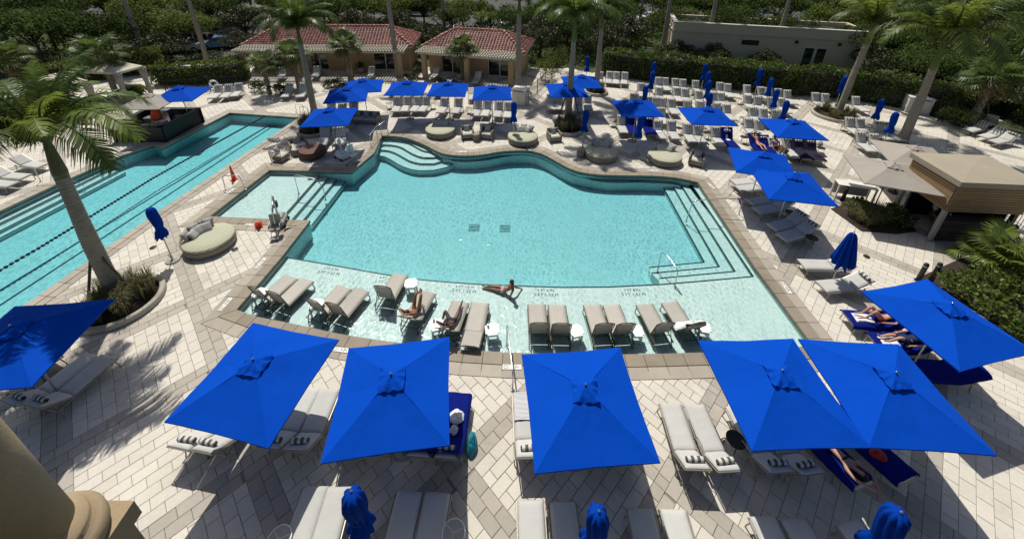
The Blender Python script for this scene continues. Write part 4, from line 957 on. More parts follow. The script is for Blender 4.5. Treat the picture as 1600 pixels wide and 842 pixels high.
# two loungers and a table under the mottled umbrella
LG = 'shaded loungers under the mottled umbrella'
lpx((500, 226), (511, 207), 'deck', R(60), 'left dark shaded lounger under the mottled umbrella by the planter', LG)
lpx((527, 227), (535, 208), 'deck', R(60), 'right dark shaded lounger under the mottled umbrella by the pool lift', LG)

# ================================================================ RAILS, LIFTS, CONES
def rail(pts, label, r=.022):
    P = [Vector(p) for p in pts]; base = P[0].copy(); base.z = 0
    # round the bends
    Q = [P[0]]
    for a, b, c in zip(P, P[1:], P[2:]):
        k = .18; d1 = (a - b); d2 = (c - b); u = b + d1.normalized() * min(k, d1.length * .45); w = b + d2.normalized() * min(k, d2.length * .45)
        for i in range(5): t = i / 4; Q.append(u * (1 - t) ** 2 + b * 2 * t * (1 - t) + w * t * t)
    Q.append(P[-1])
    t = thing('handrail', label, 'handrail', base, 0, 'steel pool handrails')
    m = MB(); m.tube([q - base for q in Q], r, 8); m.build('tube', M['steel'], t)
    for e in (P[0], P[-1]):
        f = MB(); f.lathe([(.06, 0), (.06, .015), (.03, .03)], 12); o = f.build('escutcheon', M['steel'], t); o.location = e - base
def rl(feet, tops, label):
    a = G(*feet[0]); b = G(*feet[1]); mid = []
    for (u, v, z) in tops: mid.append(G(u, v, z))
    rail([a] + mid + [b], label)
rl(((353, 300), (384, 296)), ((347, 275, .85), (373, 274, .85)), 'looped handrail on the coping by the orange cone')
a, b = G(467, 303, SZ), G(509, 313, -.5); rail([a, a + Vector((-.05, .05, 1.2)), b + Vector((-.3, .1, 1.25)), b + Vector((0, 0, .8)), b], 'handrail over the wading terrace steps')
a, b = G(1154, 335, 0), G(1072, 346, -.5); c = G(1119, 338, -.2)
rail([a, Vector((a.x, a.y, .9)), Vector((a.x - .9, a.y, .95)), Vector((b.x + .1, b.y, .75)), b], 'long arched handrail over the right corner steps')
a, b = G(1027, 424, -.5), G(1054, 450, SZ); rail([a, a + Vector((0, 0, 1.05)), a + Vector((.12, -.2, 1.15)), b + Vector((0, .05, .9)), b], 'handrail beside the lower corner steps and shelf')
a, b = G(792, 540, SZ), G(801, 610, 0); rail([a, a + Vector((0, 0, 1.1)), b + Vector((0, 0, .75)), b], 'handrail from the shelf water to the front deck')
for dx in (0, 1):
    a, b = G(581 + dx * 10, 238 - dx * 14, -.4), G(596 + dx * 10, 210 - dx * 3, 0); rail([a, a + Vector((0, 0, 1.2)), b + Vector((0, 0, .95)), b], ['near', 'far'][dx] + ' handrail at the curved corner steps')
for dx in (0, 1):
    a, b = G(464 + dx * 7, 178 + dx * 4, -.2), G(476 + dx * 7, 179 + dx * 4, 0); rail([a + Vector((0, 0, -.3)), a + Vector((0, 0, .8)), b + Vector((0, 0, .8)), b], ['left', 'right'][dx] + ' looped ladder rail at the far lap pool end')
a, b = G(64, 284), G(131, 290, -.3); rail([a, a + Vector((0, 0, .85)), a + Vector((.7, 0, .9)), b], 'handrail over the lap pool steps behind the near palm')
def pool_lift(u, v, rz, label, seat_m, white=True):
    p = G(u, v); t = thing('pool_lift', label, 'pool lift', (p.x, p.y, 0), rz, 'pool lifts')
    m = M['white'] if white else M['concrete']; s = M['steel']
    b = MB(); b.slabbox((0, 0, .22), (.62, .85, .36), .10); b.slabbox((0, .1, .43), (.45, .5, .12), .05); b.build('counterweight', m, t)
    for sx in (-1, 1):
        for sy in (-1, 1): w = MB(); w.tube([(sx * .30, sy * .3, .09), (sx * .36, sy * .3, .09)], .085, 12); w.build('wheel', M['rubber'], t)
    g = MB(); g.tube([(0, .05, .42), (0, .05, 1.55)], .045, 8); g.build('mast', m if white else s, t)
    g = MB(); g.tube([(0, .05, 1.5), (.15, -.75, 1.15)], .04, 8); g.tube([(-.1, .05, .9), (.1, -.65, 1.3)], .028, 8); g.build('arm', m if white else s, t)
    g = MB(); g.box((0, .12, 1.05), (.16, .16, .32)); g.build('battery_box', M['black'] if not white else m, t)
    g = MB(); g.tube([(.15, -.75, 1.2), (.15, -.78, .5)], .025, 6); g.build('hanger', s, t)
    g = MB(); g.slabbox((.15, -.85, .46), (.46, .44, .05), .02); g.build('seat', seat_m, t)
    g = MB(); g.slabbox((.15, -.66, .76), (.46, .05, .58), .02); g.build('backrest', seat_m, t)
    for sx in (-1, 1): g = MB(); g.tube([(.15 + sx * .24, -.66, .68), (.15 + sx * .24, -1.0, .66), (.15 + sx * .24, -1.02, .48)], .014, 5); g.build('armrest', s, t)
    g = MB(); g.slabbox((.15, -1.22, .14), (.38, .22, .03), .01); g.tube([(.02, -1.05, .44), (.02, -1.2, .15)], .014, 5); g.tube([(.28, -1.05, .44), (.28, -1.2, .15)], .014, 5); g.build('footrest', s, t)
pool_lift(437, 350, R(12), 'grey pool lift with a tan seat on the peninsula between the pools', M['concrete'], False)
pool_lift(536, 247, R(55), 'white pool lift with angled arms by the wading terrace steps', M['white'])
def cone(u, v, h, label, rz=0, tilt=0):
    p = G(u, v); t = thing('traffic_cone', label, 'traffic cone', (p.x, p.y, 0), rz, 'orange cones by the pools')
    if tilt: t.rotation_euler = (tilt, 0, rz); t.location.z = .12
    b = MB(); b.slabbox((0, 0, .015), (.32, .32, .03), .008); b.build('base', M['orange'], t)
    b = MB(); b.lathe([(.125, .03), (.03, h), (.0, h + .005)], 18); b.build('body', M['orange'], t)
    b = MB(); b.lathe([(.128 - .095 * .52, h * .50), (.128 - .095 * .70, h * .68)], 18); b.build('reflective_band', M['white'], t)
cone(366, 281, .92, 'orange traffic cone with white band by the looped handrail'); cone(405, 355, .30, 'small orange cone lying by the daybed and pool lift', .6, R(35))

# ================================================================ TOWELS, BAGS, SMALL THINGS
def towel(lo, ang, y0, y1, m, label, w=.74, hang=.16, group='towels spread on loungers', seed=1, name='towel', lift=0):
    hs = .445 + lift; yl = 1.22; c, s = cos(ang), sin(ang); rnd = random.Random(seed); b = MB(); V = []; nx, ny = 10, 22
    for i in range(ny + 1):
        y = y0 + (y1 - y0) * i / ny
        if y <= yl - .05: q = Vector((0, y, hs)); nrm = Vector((0, 0, 1))
        else:
            d = y - yl + .05; q = Vector((0, yl - .05 + d * c - .0, hs + d * s)); nrm = Vector((0, -s, c)); q += Vector((0, 0, 0)) + nrm * .015
        for k in range(nx + 1):
            x = (k / nx - .5) * (w + 2 * hang); ex = max(0, abs(x) - w / 2); xx = (abs(x) - ex + ex * .12) * (1 if x > 0 else -1)
            wob = noise.noise(Vector((x * 4, y * 4, seed))) * .022 + .015
            V.append(q + Vector((xx, noise.noise(Vector((x * 3, y, seed + 5))) * .03, 0)) + nrm * (wob - ex * .95))
    b.add(V, [(i * (nx + 1) + k, i * (nx + 1) + k + 1, (i + 1) * (nx + 1) + k + 1, (i + 1) * (nx + 1) + k) for i in range(ny) for k in range(nx)], True)
    o = b.build(name, m); o.location = lo.location; o.rotation_euler = lo.rotation_euler; return tag(o, label, 'towel', group)
TN, TW = M['towel_blue'], M['towel_white']
towel(NL[6], B1, .0, 1.95, TN, 'navy towel on the third lounger under the umbrella by the turquoise bag', seed=2)
towel(NL[7], B1, -.02, 1.95, TN, 'navy towel hanging over the lounger beside the turquoise bag', seed=3)
towel(NL[11], B1, .0, 1.98, TN, 'navy towel on the rightmost lounger under the lone front umbrella', seed=4)
towel(NL[8], B1, -.03, .75, M['towel_stripe'], 'white patterned towel on the lounger left of the lone front umbrella', seed=5, hang=.05, w=.6)
towel(NL[16], R(12), .1, 1.98, TN, 'navy towel under the person with arms overhead', seed=6)
towel(NL[17], R(12), .1, 2.0, TN, 'navy towel under the red cap', seed=7)
towel(RB[0], R(35), -.05, 1.95, TN, 'navy towel under the bather with raised knees', seed=8)
towel(RB[0], R(35), .16, .75, TW, 'white towel laid over the navy towel by the raised knees', w=.36, hang=.03, seed=9, lift=.02)
towel(RB[1], R(35), -.05, 1.9, TN, 'navy towel under the bather in dark shorts', seed=10)
towel(RB[1], R(35), .15, .7, TW, 'white towel laid over the navy towel beside the dark shorts', w=.34, hang=.02, seed=11, lift=.02)
towel(RB[2], R(25), -.02, 1.95, TN, 'dark navy cover on the lounger between the front right umbrellas', seed=12)
towel(FRL[5], R(58), .0, 1.98, TN, 'navy towel on the front row lounger of the block', seed=13)
towel(FRL[5], R(58), .9, 1.99, TW, 'white towel hung over the navy towel in the front row', w=.22, hang=.01, seed=14, lift=.02)
towel(FRL[0], R(58), .85, 1.35, TW, 'folded towel on the grey lounger at the block end', w=.4, hang=.01, seed=15)
towel(U11[1], R(58), .0, 1.99, TN, 'smooth navy towel at the block end umbrella', seed=16)
towel(U11[2], R(58), .0, 1.99, TN, 'navy towel behind the closed umbrella at the block', seed=17)
towel(ph[0], R(40), .0, 1.97, TN, 'navy towel under the pink sunbather', seed=18); towel(ph[1], R(40), .0, 1.97, TN, 'bright navy towel on the empty lounger between sunbathers', seed=19)
towel(cv[0], R(52), .0, 1.99, M['towel_navy'], 'charcoal towel on the left lounger of the shaded pair', seed=20); towel(cv[1], R(52), .0, 1.99, M['towel_navy'], 'charcoal towel on the right lounger of the shaded pair', seed=21)
for k_, (lo_, y_) in enumerate(((cv[0], .55), (cv[0], 1.0), (cv[1], .5))):
    b = MB(); V = []; n = 12
    for i in range(n + 1):
        for j in range(n + 1): u_, v_ = i / n * 2 - 1, j / n * 2 - 1; V.append((u_ * .26, v_ * .3, .47 + .16 * max(0, 1 - u_ ** 2) * max(0, 1 - v_ ** 2) + .04 * noise.noise(Vector((u_ * 3, v_ * 3, k_)))))
    b.add(V, [(i * (n + 1) + j, (i + 1) * (n + 1) + j, (i + 1) * (n + 1) + j + 1, i * (n + 1) + j + 1) for i in range(n) for j in range(n)], True)
    o = b.build('rumpled_cloth', M['towel_navy']); o.matrix_world = Matrix.Translation(lo_.location) @ Matrix.Rotation(lo_.rotation_euler.z, 4, 'Z') @ Matrix.Translation((0, y_, 0)); tag(o, ['rumpled dark cloth on the foot of the left charcoal lounger', 'rumpled dark cloth in the middle of the left charcoal lounger', 'rumpled lilac grey cloth on the right charcoal lounger'][k_], 'cloth', 'rumpled cloths')
tw = towel(SL[13], R(60), .92, 1.96, TW, 'crumpled white towel over the backrest of the rightmost shelf lounger', seed=22, hang=.10, lift=-.06)
def crumple(loc, r, h, m, label, cat, seed, name, sq=(1, 1)):
    b = MB(); n = 16; V = []; k = 9
    for i in range(k + 1):
        f = i / k * pi / 2
        for j in range(n):
            a = 2 * pi * j / n; q = 1 + .35 * noise.noise(Vector((cos(a) * 1.5, sin(a) * 1.5, i * .35 + seed * 7)))
            V.append((cos(a) * cos(f) * r * q * sq[0], sin(a) * cos(f) * r * q * sq[1], sin(f) * h * (1 + .3 * noise.noise(Vector((a, i, seed))))))
    b.add(V, [(i * n + j, i * n + (j + 1) % n, (i + 1) * n + (j + 1) % n, (i + 1) * n + j) for i in range(k) for j in range(n)] + [tuple(range(n))[::-1]], True)
    o = b.build(name, m); o.location = loc; return tag(o, label, cat)
p = G(714, 650, .53); crumple((p.x, p.y, .50), .20, .10, TW, 'crumpled white towel on the navy towel beside the turquoise bag', 'towel', 1, 'towel')
p = G(709, 672, .5); crumple((p.x, p.y, .50), .12, .06, M['towel_stripe'], 'small grey patterned cloth near the turquoise bag', 'cloth', 2, 'cloth')
p = G(736, 690, .2); bg_ = crumple((p.x, p.y, 0), .24, .36, M['teal_bag'], 'turquoise beach bag on the paving beside the navy towelled lounger', 'bag', 3, 'beach_bag', (.7, 1.1))
hb = MB(); hb.tube([(-.08, -.05, .30), (-.06, -.02, .48), (.06, .02, .48), (.08, .05, .30)], .012, 5); hb.build('handle', M['teal_bag'], bg_)
p = G(1366, 711, .5); cp_ = crumple((p.x, p.y, .56), .13, .10, M['red'], 'red cap lying on a navy towel under the right touching umbrella', 'cap', 4, 'cap'); bm_ = MB(); bm_.lathe([(.16, .0), (.17, .01), (.10, .03)], 14, (.09, -.02, .0)); bm_.build('brim', M['red'], cp_)
def sandal(u, v, rz, label):
    p = G(u, v); t = thing('sandal', label, 'sandal', (p.x, p.y, 0), rz, 'dark sandals on the paving')
    P = [(cos(a * pi / 8) * (.048 + .012 * (sin(a * pi / 8) > 0)), sin(a * pi / 8) * .15) for a in range(16)]; poly_slab(P, .03, .002).build('sole', M['rubber'], t)
    s_ = MB(); s_.tube([(-.05, .0, .02), (-.01, .06, .06), (0, .09, .03)], .01, 4); s_.tube([(.05, 0, .02), (.01, .06, .06), (0, .09, .03)], .01, 4); s_.build('strap', M['rubber'], t)
sandal(1387, 730, 1.0, 'dark sandal nearer the red cap'); sandal(1403, 738, .65, 'dark sandal farther from the red cap'); sandal(1248, 250, 1.2, 'dark sandal by the charcoal towelled loungers, left one'); sandal(1252, 253, 1.0, 'dark sandal by the charcoal towelled loungers, right one')
p = G(965, 190, .5); crumple((p.x, p.y, .46), .22, .30, M['wicker_brown'], 'brown bag of belongings on the lounger at the block end umbrella', 'bag', 6, 'bag')
p = G(1281, 226, .5); crumple((p.x, p.y, .46), .18, .28, M['grey_pillow'], 'grey bag standing on the round table by the charcoal loungers', 'bag', 7, 'bag')
p = G(1224, 235, .2); crumple((p.x, p.y, 0), .3, .3, M['black'], 'black bag on the paving left of the charcoal loungers', 'bag', 8, 'bag')
p = G(1372, 519, .2); crumple((p.x, p.y, 0), .22, .25, mat('dark green bag cloth', (.01, .10, .05), .8), 'dark green bag between the two bathers loungers', 'bag', 9, 'bag')
p = G(540, 205, .5); crumple((p.x, p.y, .47), .2, .25, TW, 'white towel heaped on the lounger under the mottled umbrella', 'towel', 10, 'towel')
# ================================================================ PEOPLE
def person(label, loc, rz, J, skin, hair=None, hair_len=0., clothes=(), r=1., mtx=None):
    # J: joints in the person's own frame; one continuous skinned body
    me = bpy.data.meshes.new('person'); names = []; V = []; E = []; RAD = []
    def add(n, p, rad): names.append(n); V.append(Vector(p)); RAD.append(rad * r); return len(V) - 1
    def con(a, b): E.append((names.index(a), names.index(b)))
    RR = dict(pel=(.125, .10), spine=(.115, .085), chest=(.135, .095), neck=(.048, .05), head=(.078, .09), top=(.055, .06), chin=(.055, .06))
    for k in ('pel', 'spine', 'chest', 'neck', 'chin', 'head', 'top'): add(k, J[k], RR[k][0]); RAD[-1] = (RR[k][0] * r, RR[k][1] * r)
    for a, b in zip(('pel', 'spine', 'chest', 'neck', 'chin', 'head'), ('spine', 'chest', 'neck', 'chin', 'head', 'top')): con(a, b)
    for s in 'LR':
        for k, rad in (('sh', .058), ('el', .040), ('wr', .028), ('hip', .088), ('kn', .056), ('ca', .054), ('an', .034), ('toe', .022)): 
            if k == 'ca': add(k + s, Vector(J['kn' + s]).lerp(Vector(J['an' + s]), .3), rad)
            else: add(k + s, J[k + s], rad)
        con('chest', 'sh' + s); con('sh' + s, 'el' + s); con('el' + s, 'wr' + s)
        con('pel', 'hip' + s); con('hip' + s, 'kn' + s); con('kn' + s, 'ca' + s); con('ca' + s, 'an' + s); con('an' + s, 'toe' + s)
        w = Vector(J['wr' + s]); d = (w - Vector(J['el' + s])).normalized(); side = d.cross(Vector((0, 0, 1)))
        side = side.normalized() if side.length > .1 else Vector((1, 0, 0)); up = side.cross(d)
        pm = add('palm' + s, w + d * .07, .030); E.append((names.index('wr' + s), pm))
        for f, (o, l) in enumerate(((-.03, .075), (-.01, .088), (.01, .082), (.03, .065))):
            k1 = add(f'f{f}a{s}', w + d * .10 + side * o, .010); k2 = add(f'f{f}b{s}', w + d * (.10 + l * .5) + side * o - up * .008, .009); k3 = add(f'f{f}c{s}', w + d * (.10 + l * .9) + side * o - up * .03, .007)
            E.extend([(pm, k1), (k1, k2), (k2, k3)])
        k1 = add('tha' + s, w + d * .05 + side * .045, .011); k2 = add('thb' + s, w + d * .085 + side * .062 - up * .01, .009); E.extend([(pm, k1), (k1, k2)])
    # nose and ears
    hd = Vector(J['head']); f = Vector(J['face']).normalized(); n0 = add('nose', hd + f * .098 * r - (Vector(J['top']) - hd).normalized() * .02, .013); E.append((names.index('head'), n0))
    me.from_pydata(V, E, []); me.materials.append(skin); o = bpy.data.objects.new('person', me); COL.objects.link(o); o.location = loc; o.rotation_euler = (0, 0, rz)
    md = o.modifiers.new('skin', 'SKIN'); md.use_smooth_shade = True; md.branch_smoothing = .6
    sk = me.skin_vertices[0].data
    for i, x in enumerate(RAD): sk[i].radius = x if isinstance(x, tuple) else (x, x)
    sk[0].use_root = True
    sb = o.modifiers.new('sub', 'SUBSURF'); sb.levels = 1; sb.render_levels = 2
    tag(o, label, 'person', 'people by the pools')
    if hair:
        up = (Vector(J['top']) - hd).normalized(); b = MB(); n = 12; Vv = []
        c = hd + up * .015 - f * .012; sd = up.cross(f).normalized()
        for i in range(8):
            ph = -.5 + (pi / 2 + .5) * i / 7
            for j in range(n):
                a = 2 * pi * j / n; fr_ = cos(a); low = ph if fr_ < .3 else max(ph, .25)
                q = c + (f * cos(a) * .103 + sd * sin(a) * .092) * cos(low) * r + up * sin(low) * .112 * r; q += Vector((noise.noise(q * 25), noise.noise(q * 25 + Vector((5, 0, 0))), 0)) * .008
                Vv.append(q)
        b.add(Vv, [(i * n + j, i * n + (j + 1) % n, (i + 1) * n + (j + 1) % n, (i + 1) * n + j) for i in range(7) for j in range(n)], True)
        if hair_len: b.tube([hd - f * .07 + up * .05, hd - f * .13 - up * .02, hd - f * .13 - up * hair_len], [.06, .065, .025], 8)
        b.build('hair', hair, o, True)
        e = MB()
        for s_ in (-1, 1): e.lathe([(0, -.012), (.012, 0), (0, .012)], 6, hd + f * .083 * r + sd * s_ * .032 + up * .01)
        e.build('eyes', M['ink'], o)
    for nm, m, chain, rads in clothes:
        m2 = bpy.data.meshes.new(nm); P = [Vector(J[c]) if isinstance(c, str) else Vector(J[c[0]]).lerp(Vector(J[c[1]]), c[2]) for c in chain[0]]
        m2.from_pydata(P, chain[1], []); m2.materials.append(m); q = bpy.data.objects.new(nm, m2); COL.objects.link(q); q.parent = o
        q.modifiers.new('skin', 'SKIN').use_smooth_shade = True
        for i, x in enumerate(rads): m2.skin_vertices[0].data[i].radius = (x * r, x * r * .85)
        m2.skin_vertices[0].data[0].use_root = True
        sb = q.modifiers.new('sub', 'SUBSURF'); sb.levels = 1; sb.render_levels = 2
    return o
def shorts(nm, m, k=.35): return (nm, m, (['pel', ('pel', 'spine', .5), ('hipL', 'knL', .02), ('hipL', 'knL', k), ('hipR', 'knR', .02), ('hipR', 'knR', k)], [(0, 1), (0, 2), (2, 3), (0, 4), (4, 5)]), (.142, .128, .105, .095, .105, .095))
def top_(nm, m): return (nm, m, ([('spine', 'chest', .6), ('spine', 'chest', .95)], [(0, 1)]), (.139, .144))
def shirt(nm, m): return (nm, m, (['pel', 'spine', 'chest', ('chest', 'shL', .9), ('shL', 'elL', .6), ('chest', 'shR', .9), ('shR', 'elR', .6)], [(0, 1), (1, 2), (2, 3), (3, 4), (2, 5), (5, 6)]), (.148, .14, .155, .075, .062, .075, .062))
def lying(ang, knee=.0, over=False, bendR=None, armsup=False, dark=False, h=.50):
    c, s = cos(ang), sin(ang); y0 = 1.02; nb = .06
    def bk(d, up=.11): return (0, 1.22 + d * c - s * up, h - .08 + d * s + c * up)
    J = dict(pel=(0, y0, h + .05), spine=bk(.06, .12), chest=bk(.34, .13), neck=bk(.54, .14), chin=bk(.60, .16), head=bk(.70, .16), top=bk(.79, .15), face=(0, -s, c))
    def X(p, x): return (p[0] + x, p[1], p[2])
    for sx, q in ((-1, 'L'), (1, 'R')):
        J['sh' + q] = X(bk(.44, .12), sx * .19); J['hip' + q] = (sx * .10, y0 - .04, h + .04)
        if armsup: J['el' + q] = X(bk(.70, .20), sx * .34); J['wr' + q] = X(bk(.86, .12), sx * .12)
        elif over: J['el' + q] = X(bk(.72, .14), sx * .26); J['wr' + q] = X(bk(1.0, .12), sx * .06)
        else: J['el' + q] = X(bk(.16, .10), sx * .30); J['wr' + q] = (sx * .26, .95, h + .06)
        k = knee[0 if sx < 0 else 1] if isinstance(knee, tuple) else knee
        if bendR and sx > 0: J['knR'] = (.34, .72, h + .18); J['anR'] = (.36, .98, h - .0); J['toeR'] = (.40, .88, h - .03)
        else:
            J['kn' + q] = (sx * (.13 - .02 * k), y0 - .46 + .12 * k, h + .05 + .36 * k); J['an' + q] = (sx * .10, y0 - .86 + .30 * k, h + .02 + .06 * k); J['toe' + q] = (sx * .11, y0 - .93 + .10 * k, h + .13 - .10 * k)
    return J
def on(lo, label, J, *a, **k): return person(label, lo.location, lo.rotation_euler.z, J, *a, **k)
J = lying(R(48), (1.25, 1.35), armsup=True, h=.46); J['anL'] = (.02, .50, .80); J['toeL'] = (.02, .40, .92); J['anR'] = (.09, .47, .78); J['toeR'] = (.1, .36, .90)
on(SL[5], 'person with short dark hair on a shelf lounger, knees and feet drawn up', J, M['skin_tan'], M['hair'], clothes=[shorts('swimsuit', M['swim_black'], .12)])
J = lying(R(48), (.15, 0), bendR=True, armsup=True, h=.46)
on(SL[6], 'person lying on a shelf lounger, one leg stretched and the other bent sideways', J, M['skin_brown'], M['hair'], clothes=[shorts('swim_shorts', M['swim_black'], .3)])
# woman resting on the shelf edge in the water
w0 = G(789, 452, SZ + .14); rr = lambda x, y, z: (x, y, z)
hd_ = {k: G(u, v, z) - Vector((w0.x, w0.y, 0)) for k, (u, v, z) in dict(pel=(787, 453, -.16), spine=(793, 452, -.02), chest=(799, 448, .17), neck=(800.5, 444, .34), chin=(800, 442.5, .40), head=(799.5, 440, .49), top=(800, 438, .58), shL=(797, 443, .26), elL=(806, 449, .02), wrL=(813, 450.5, -.2), shR=(802, 453, .20), elR=(798.5, 460, -.06), wrR=(796, 466, -.24), hipL=(784, 449, -.14), knL=(770, 447, -.12), anL=(758, 448.5, -.22), toeL=(752.5, 444.5, -.14), hipR=(783, 455, -.17), knR=(771, 452, -.20), anR=(757, 450.5, -.25), toeR=(753, 449.5, -.22)).items()}
hd_['face'] = (-.25, .9, -.05)
person('woman with tied dark hair reclining in shallow water at the shelf edge', (w0.x, w0.y, 0), 0, hd_, M['skin_tan'], M['hair'], .10, [shorts('swim_bottom', M['swim_pale'], .06), top_('swim_top', M['swim_black'])])
J = lying(R(35), 1.0, h=.52); on(RB[0], 'person with pale bent knees on the navy towel under the front right umbrella', J, M['skin_pale'], M['hair'], clothes=[shorts('swim_shorts', M['red'], .3)])
J = lying(R(35), (.1, .6), h=.52); on(RB[1], 'person in dark blue shorts lying under the front right umbrella', J, M['skin_pale'], M['hair'], clothes=[shorts('swim_shorts', M['swim_navy'], .85), shirt('shirt', M['swim_navy'])])
J = lying(R(12), .0, over=True, h=.54); on(NL[16], 'person with dark hair lying with both arms stretched overhead', J, M['skin_pale'], M['hair'], .2, clothes=[shorts('swim_bottom', M['swim_black'], .1), top_('swim_top', M['swim_black'])])
J = lying(R(40), .25, armsup=True, h=.52); on(ph[0], 'bright pink sunbather lying on a far navy towel', J, M['skin_pale'], M['hair'], clothes=[shorts('swim_bottom', M['red'], .1)])
J = lying(R(62), (.9, .8), h=.52); on(ph[2], 'dark haired person sitting up with drawn knees behind a front umbrella', J, M['skin_tan'], M['hair'], .15, clothes=[shirt('shirt', M['grey_pillow']), shorts('shorts', M['swim_black'], .5)])
def standing(**k):
    J = dict(pel=(0, 0, .95), spine=(0, .0, 1.10), chest=(0, -.01, 1.33), neck=(0, 0, 1.50), chin=(0, -.02, 1.55), head=(0, -.02, 1.64), top=(0, -.01, 1.74), face=(0, -1, 0))
    for sx, q in ((-1, 'L'), (1, 'R')): J.update({'sh' + q: (sx * .19, 0, 1.42), 'el' + q: (sx * .27, .02, 1.14), 'wr' + q: (sx * .25, -.14, .93), 'hip' + q: (sx * .09, 0, .90), 'kn' + q: (sx * .10, -.03, .49), 'an' + q: (sx * .11, .02, .08), 'toe' + q: (sx * .13, -.14, .035)})
    J.update(k); return J
p = G(1437, 352); person('bar worker in a teal shirt standing inside the timber hut', (p.x + .9, p.y + .5, 0), R(60), standing(elL=(-.36, -.2, 1.2), wrL=(-.3, -.42, 1.15)), M['skin_tan'], M['hair'], clothes=[shirt('shirt', M['teal']), shorts('shorts', M['towel_white'], .8)])
p = G(1556, 402); person('person in a white top raising one arm behind the fan palm', (p.x, p.y, 0), R(-20), standing(elR=(.40, -.02, 1.60), wrR=(.46, -.05, 1.88)), M['skin_pale'], M['hair'], clothes=[shirt('shirt', M['towel_white']), shorts('trousers', M['teal'], .9)])

# ================================================================ BUILDINGS
def seg_tiles(parent, a, b, c, d, rows, name='roof_tile'):
    # clay barrel tiles on the roof face a-b (eave) .. d-c (ridge): joined courses of half-round tiles
    m = MB(); a, b, c, d = (Vector(q) for q in (a, b, c, d)); nrm = (b - a).cross(d - a).normalized()
    if nrm.z < 0: nrm = -nrm
    W0 = (b - a).length; tw = .30; e = (b - a).normalized(); n0 = int(W0 / tw)
    L_ = []
    for r in range(rows):
        t0, t1 = r / rows, (r + 1.12) / rows
        la, lb = a.lerp(d, t0), b.lerp(c, t0); ua, ub = a.lerp(d, min(t1, 1)), b.lerp(c, min(t1, 1))
        x0, x1 = (la - a).dot(e), (lb - a).dot(e); up = (ua - la) - e * (ua - la).dot(e)
        for k in range(n0 + 1):
            x = (k + .5) * tw
            if x < x0 + .05 or x > x1 - .05: continue
            o = a + e * x + (la - a - e * (la - a).dot(e)); V = []
            for y, lift, wd in ((0, .035, .135), (1, .0, .115)):
                for j in range(5): th = pi * j / 4; V.append(o + up * y + e * cos(th) * wd + nrm * (sin(th) * wd * .62 + lift))
            L_.append((V, [(j, j + 1, j + 6, j + 5) for j in range(4)] + [(0, 5, 9, 4)][:0] + [(4, 3, 2, 1, 0)]))
    return L_
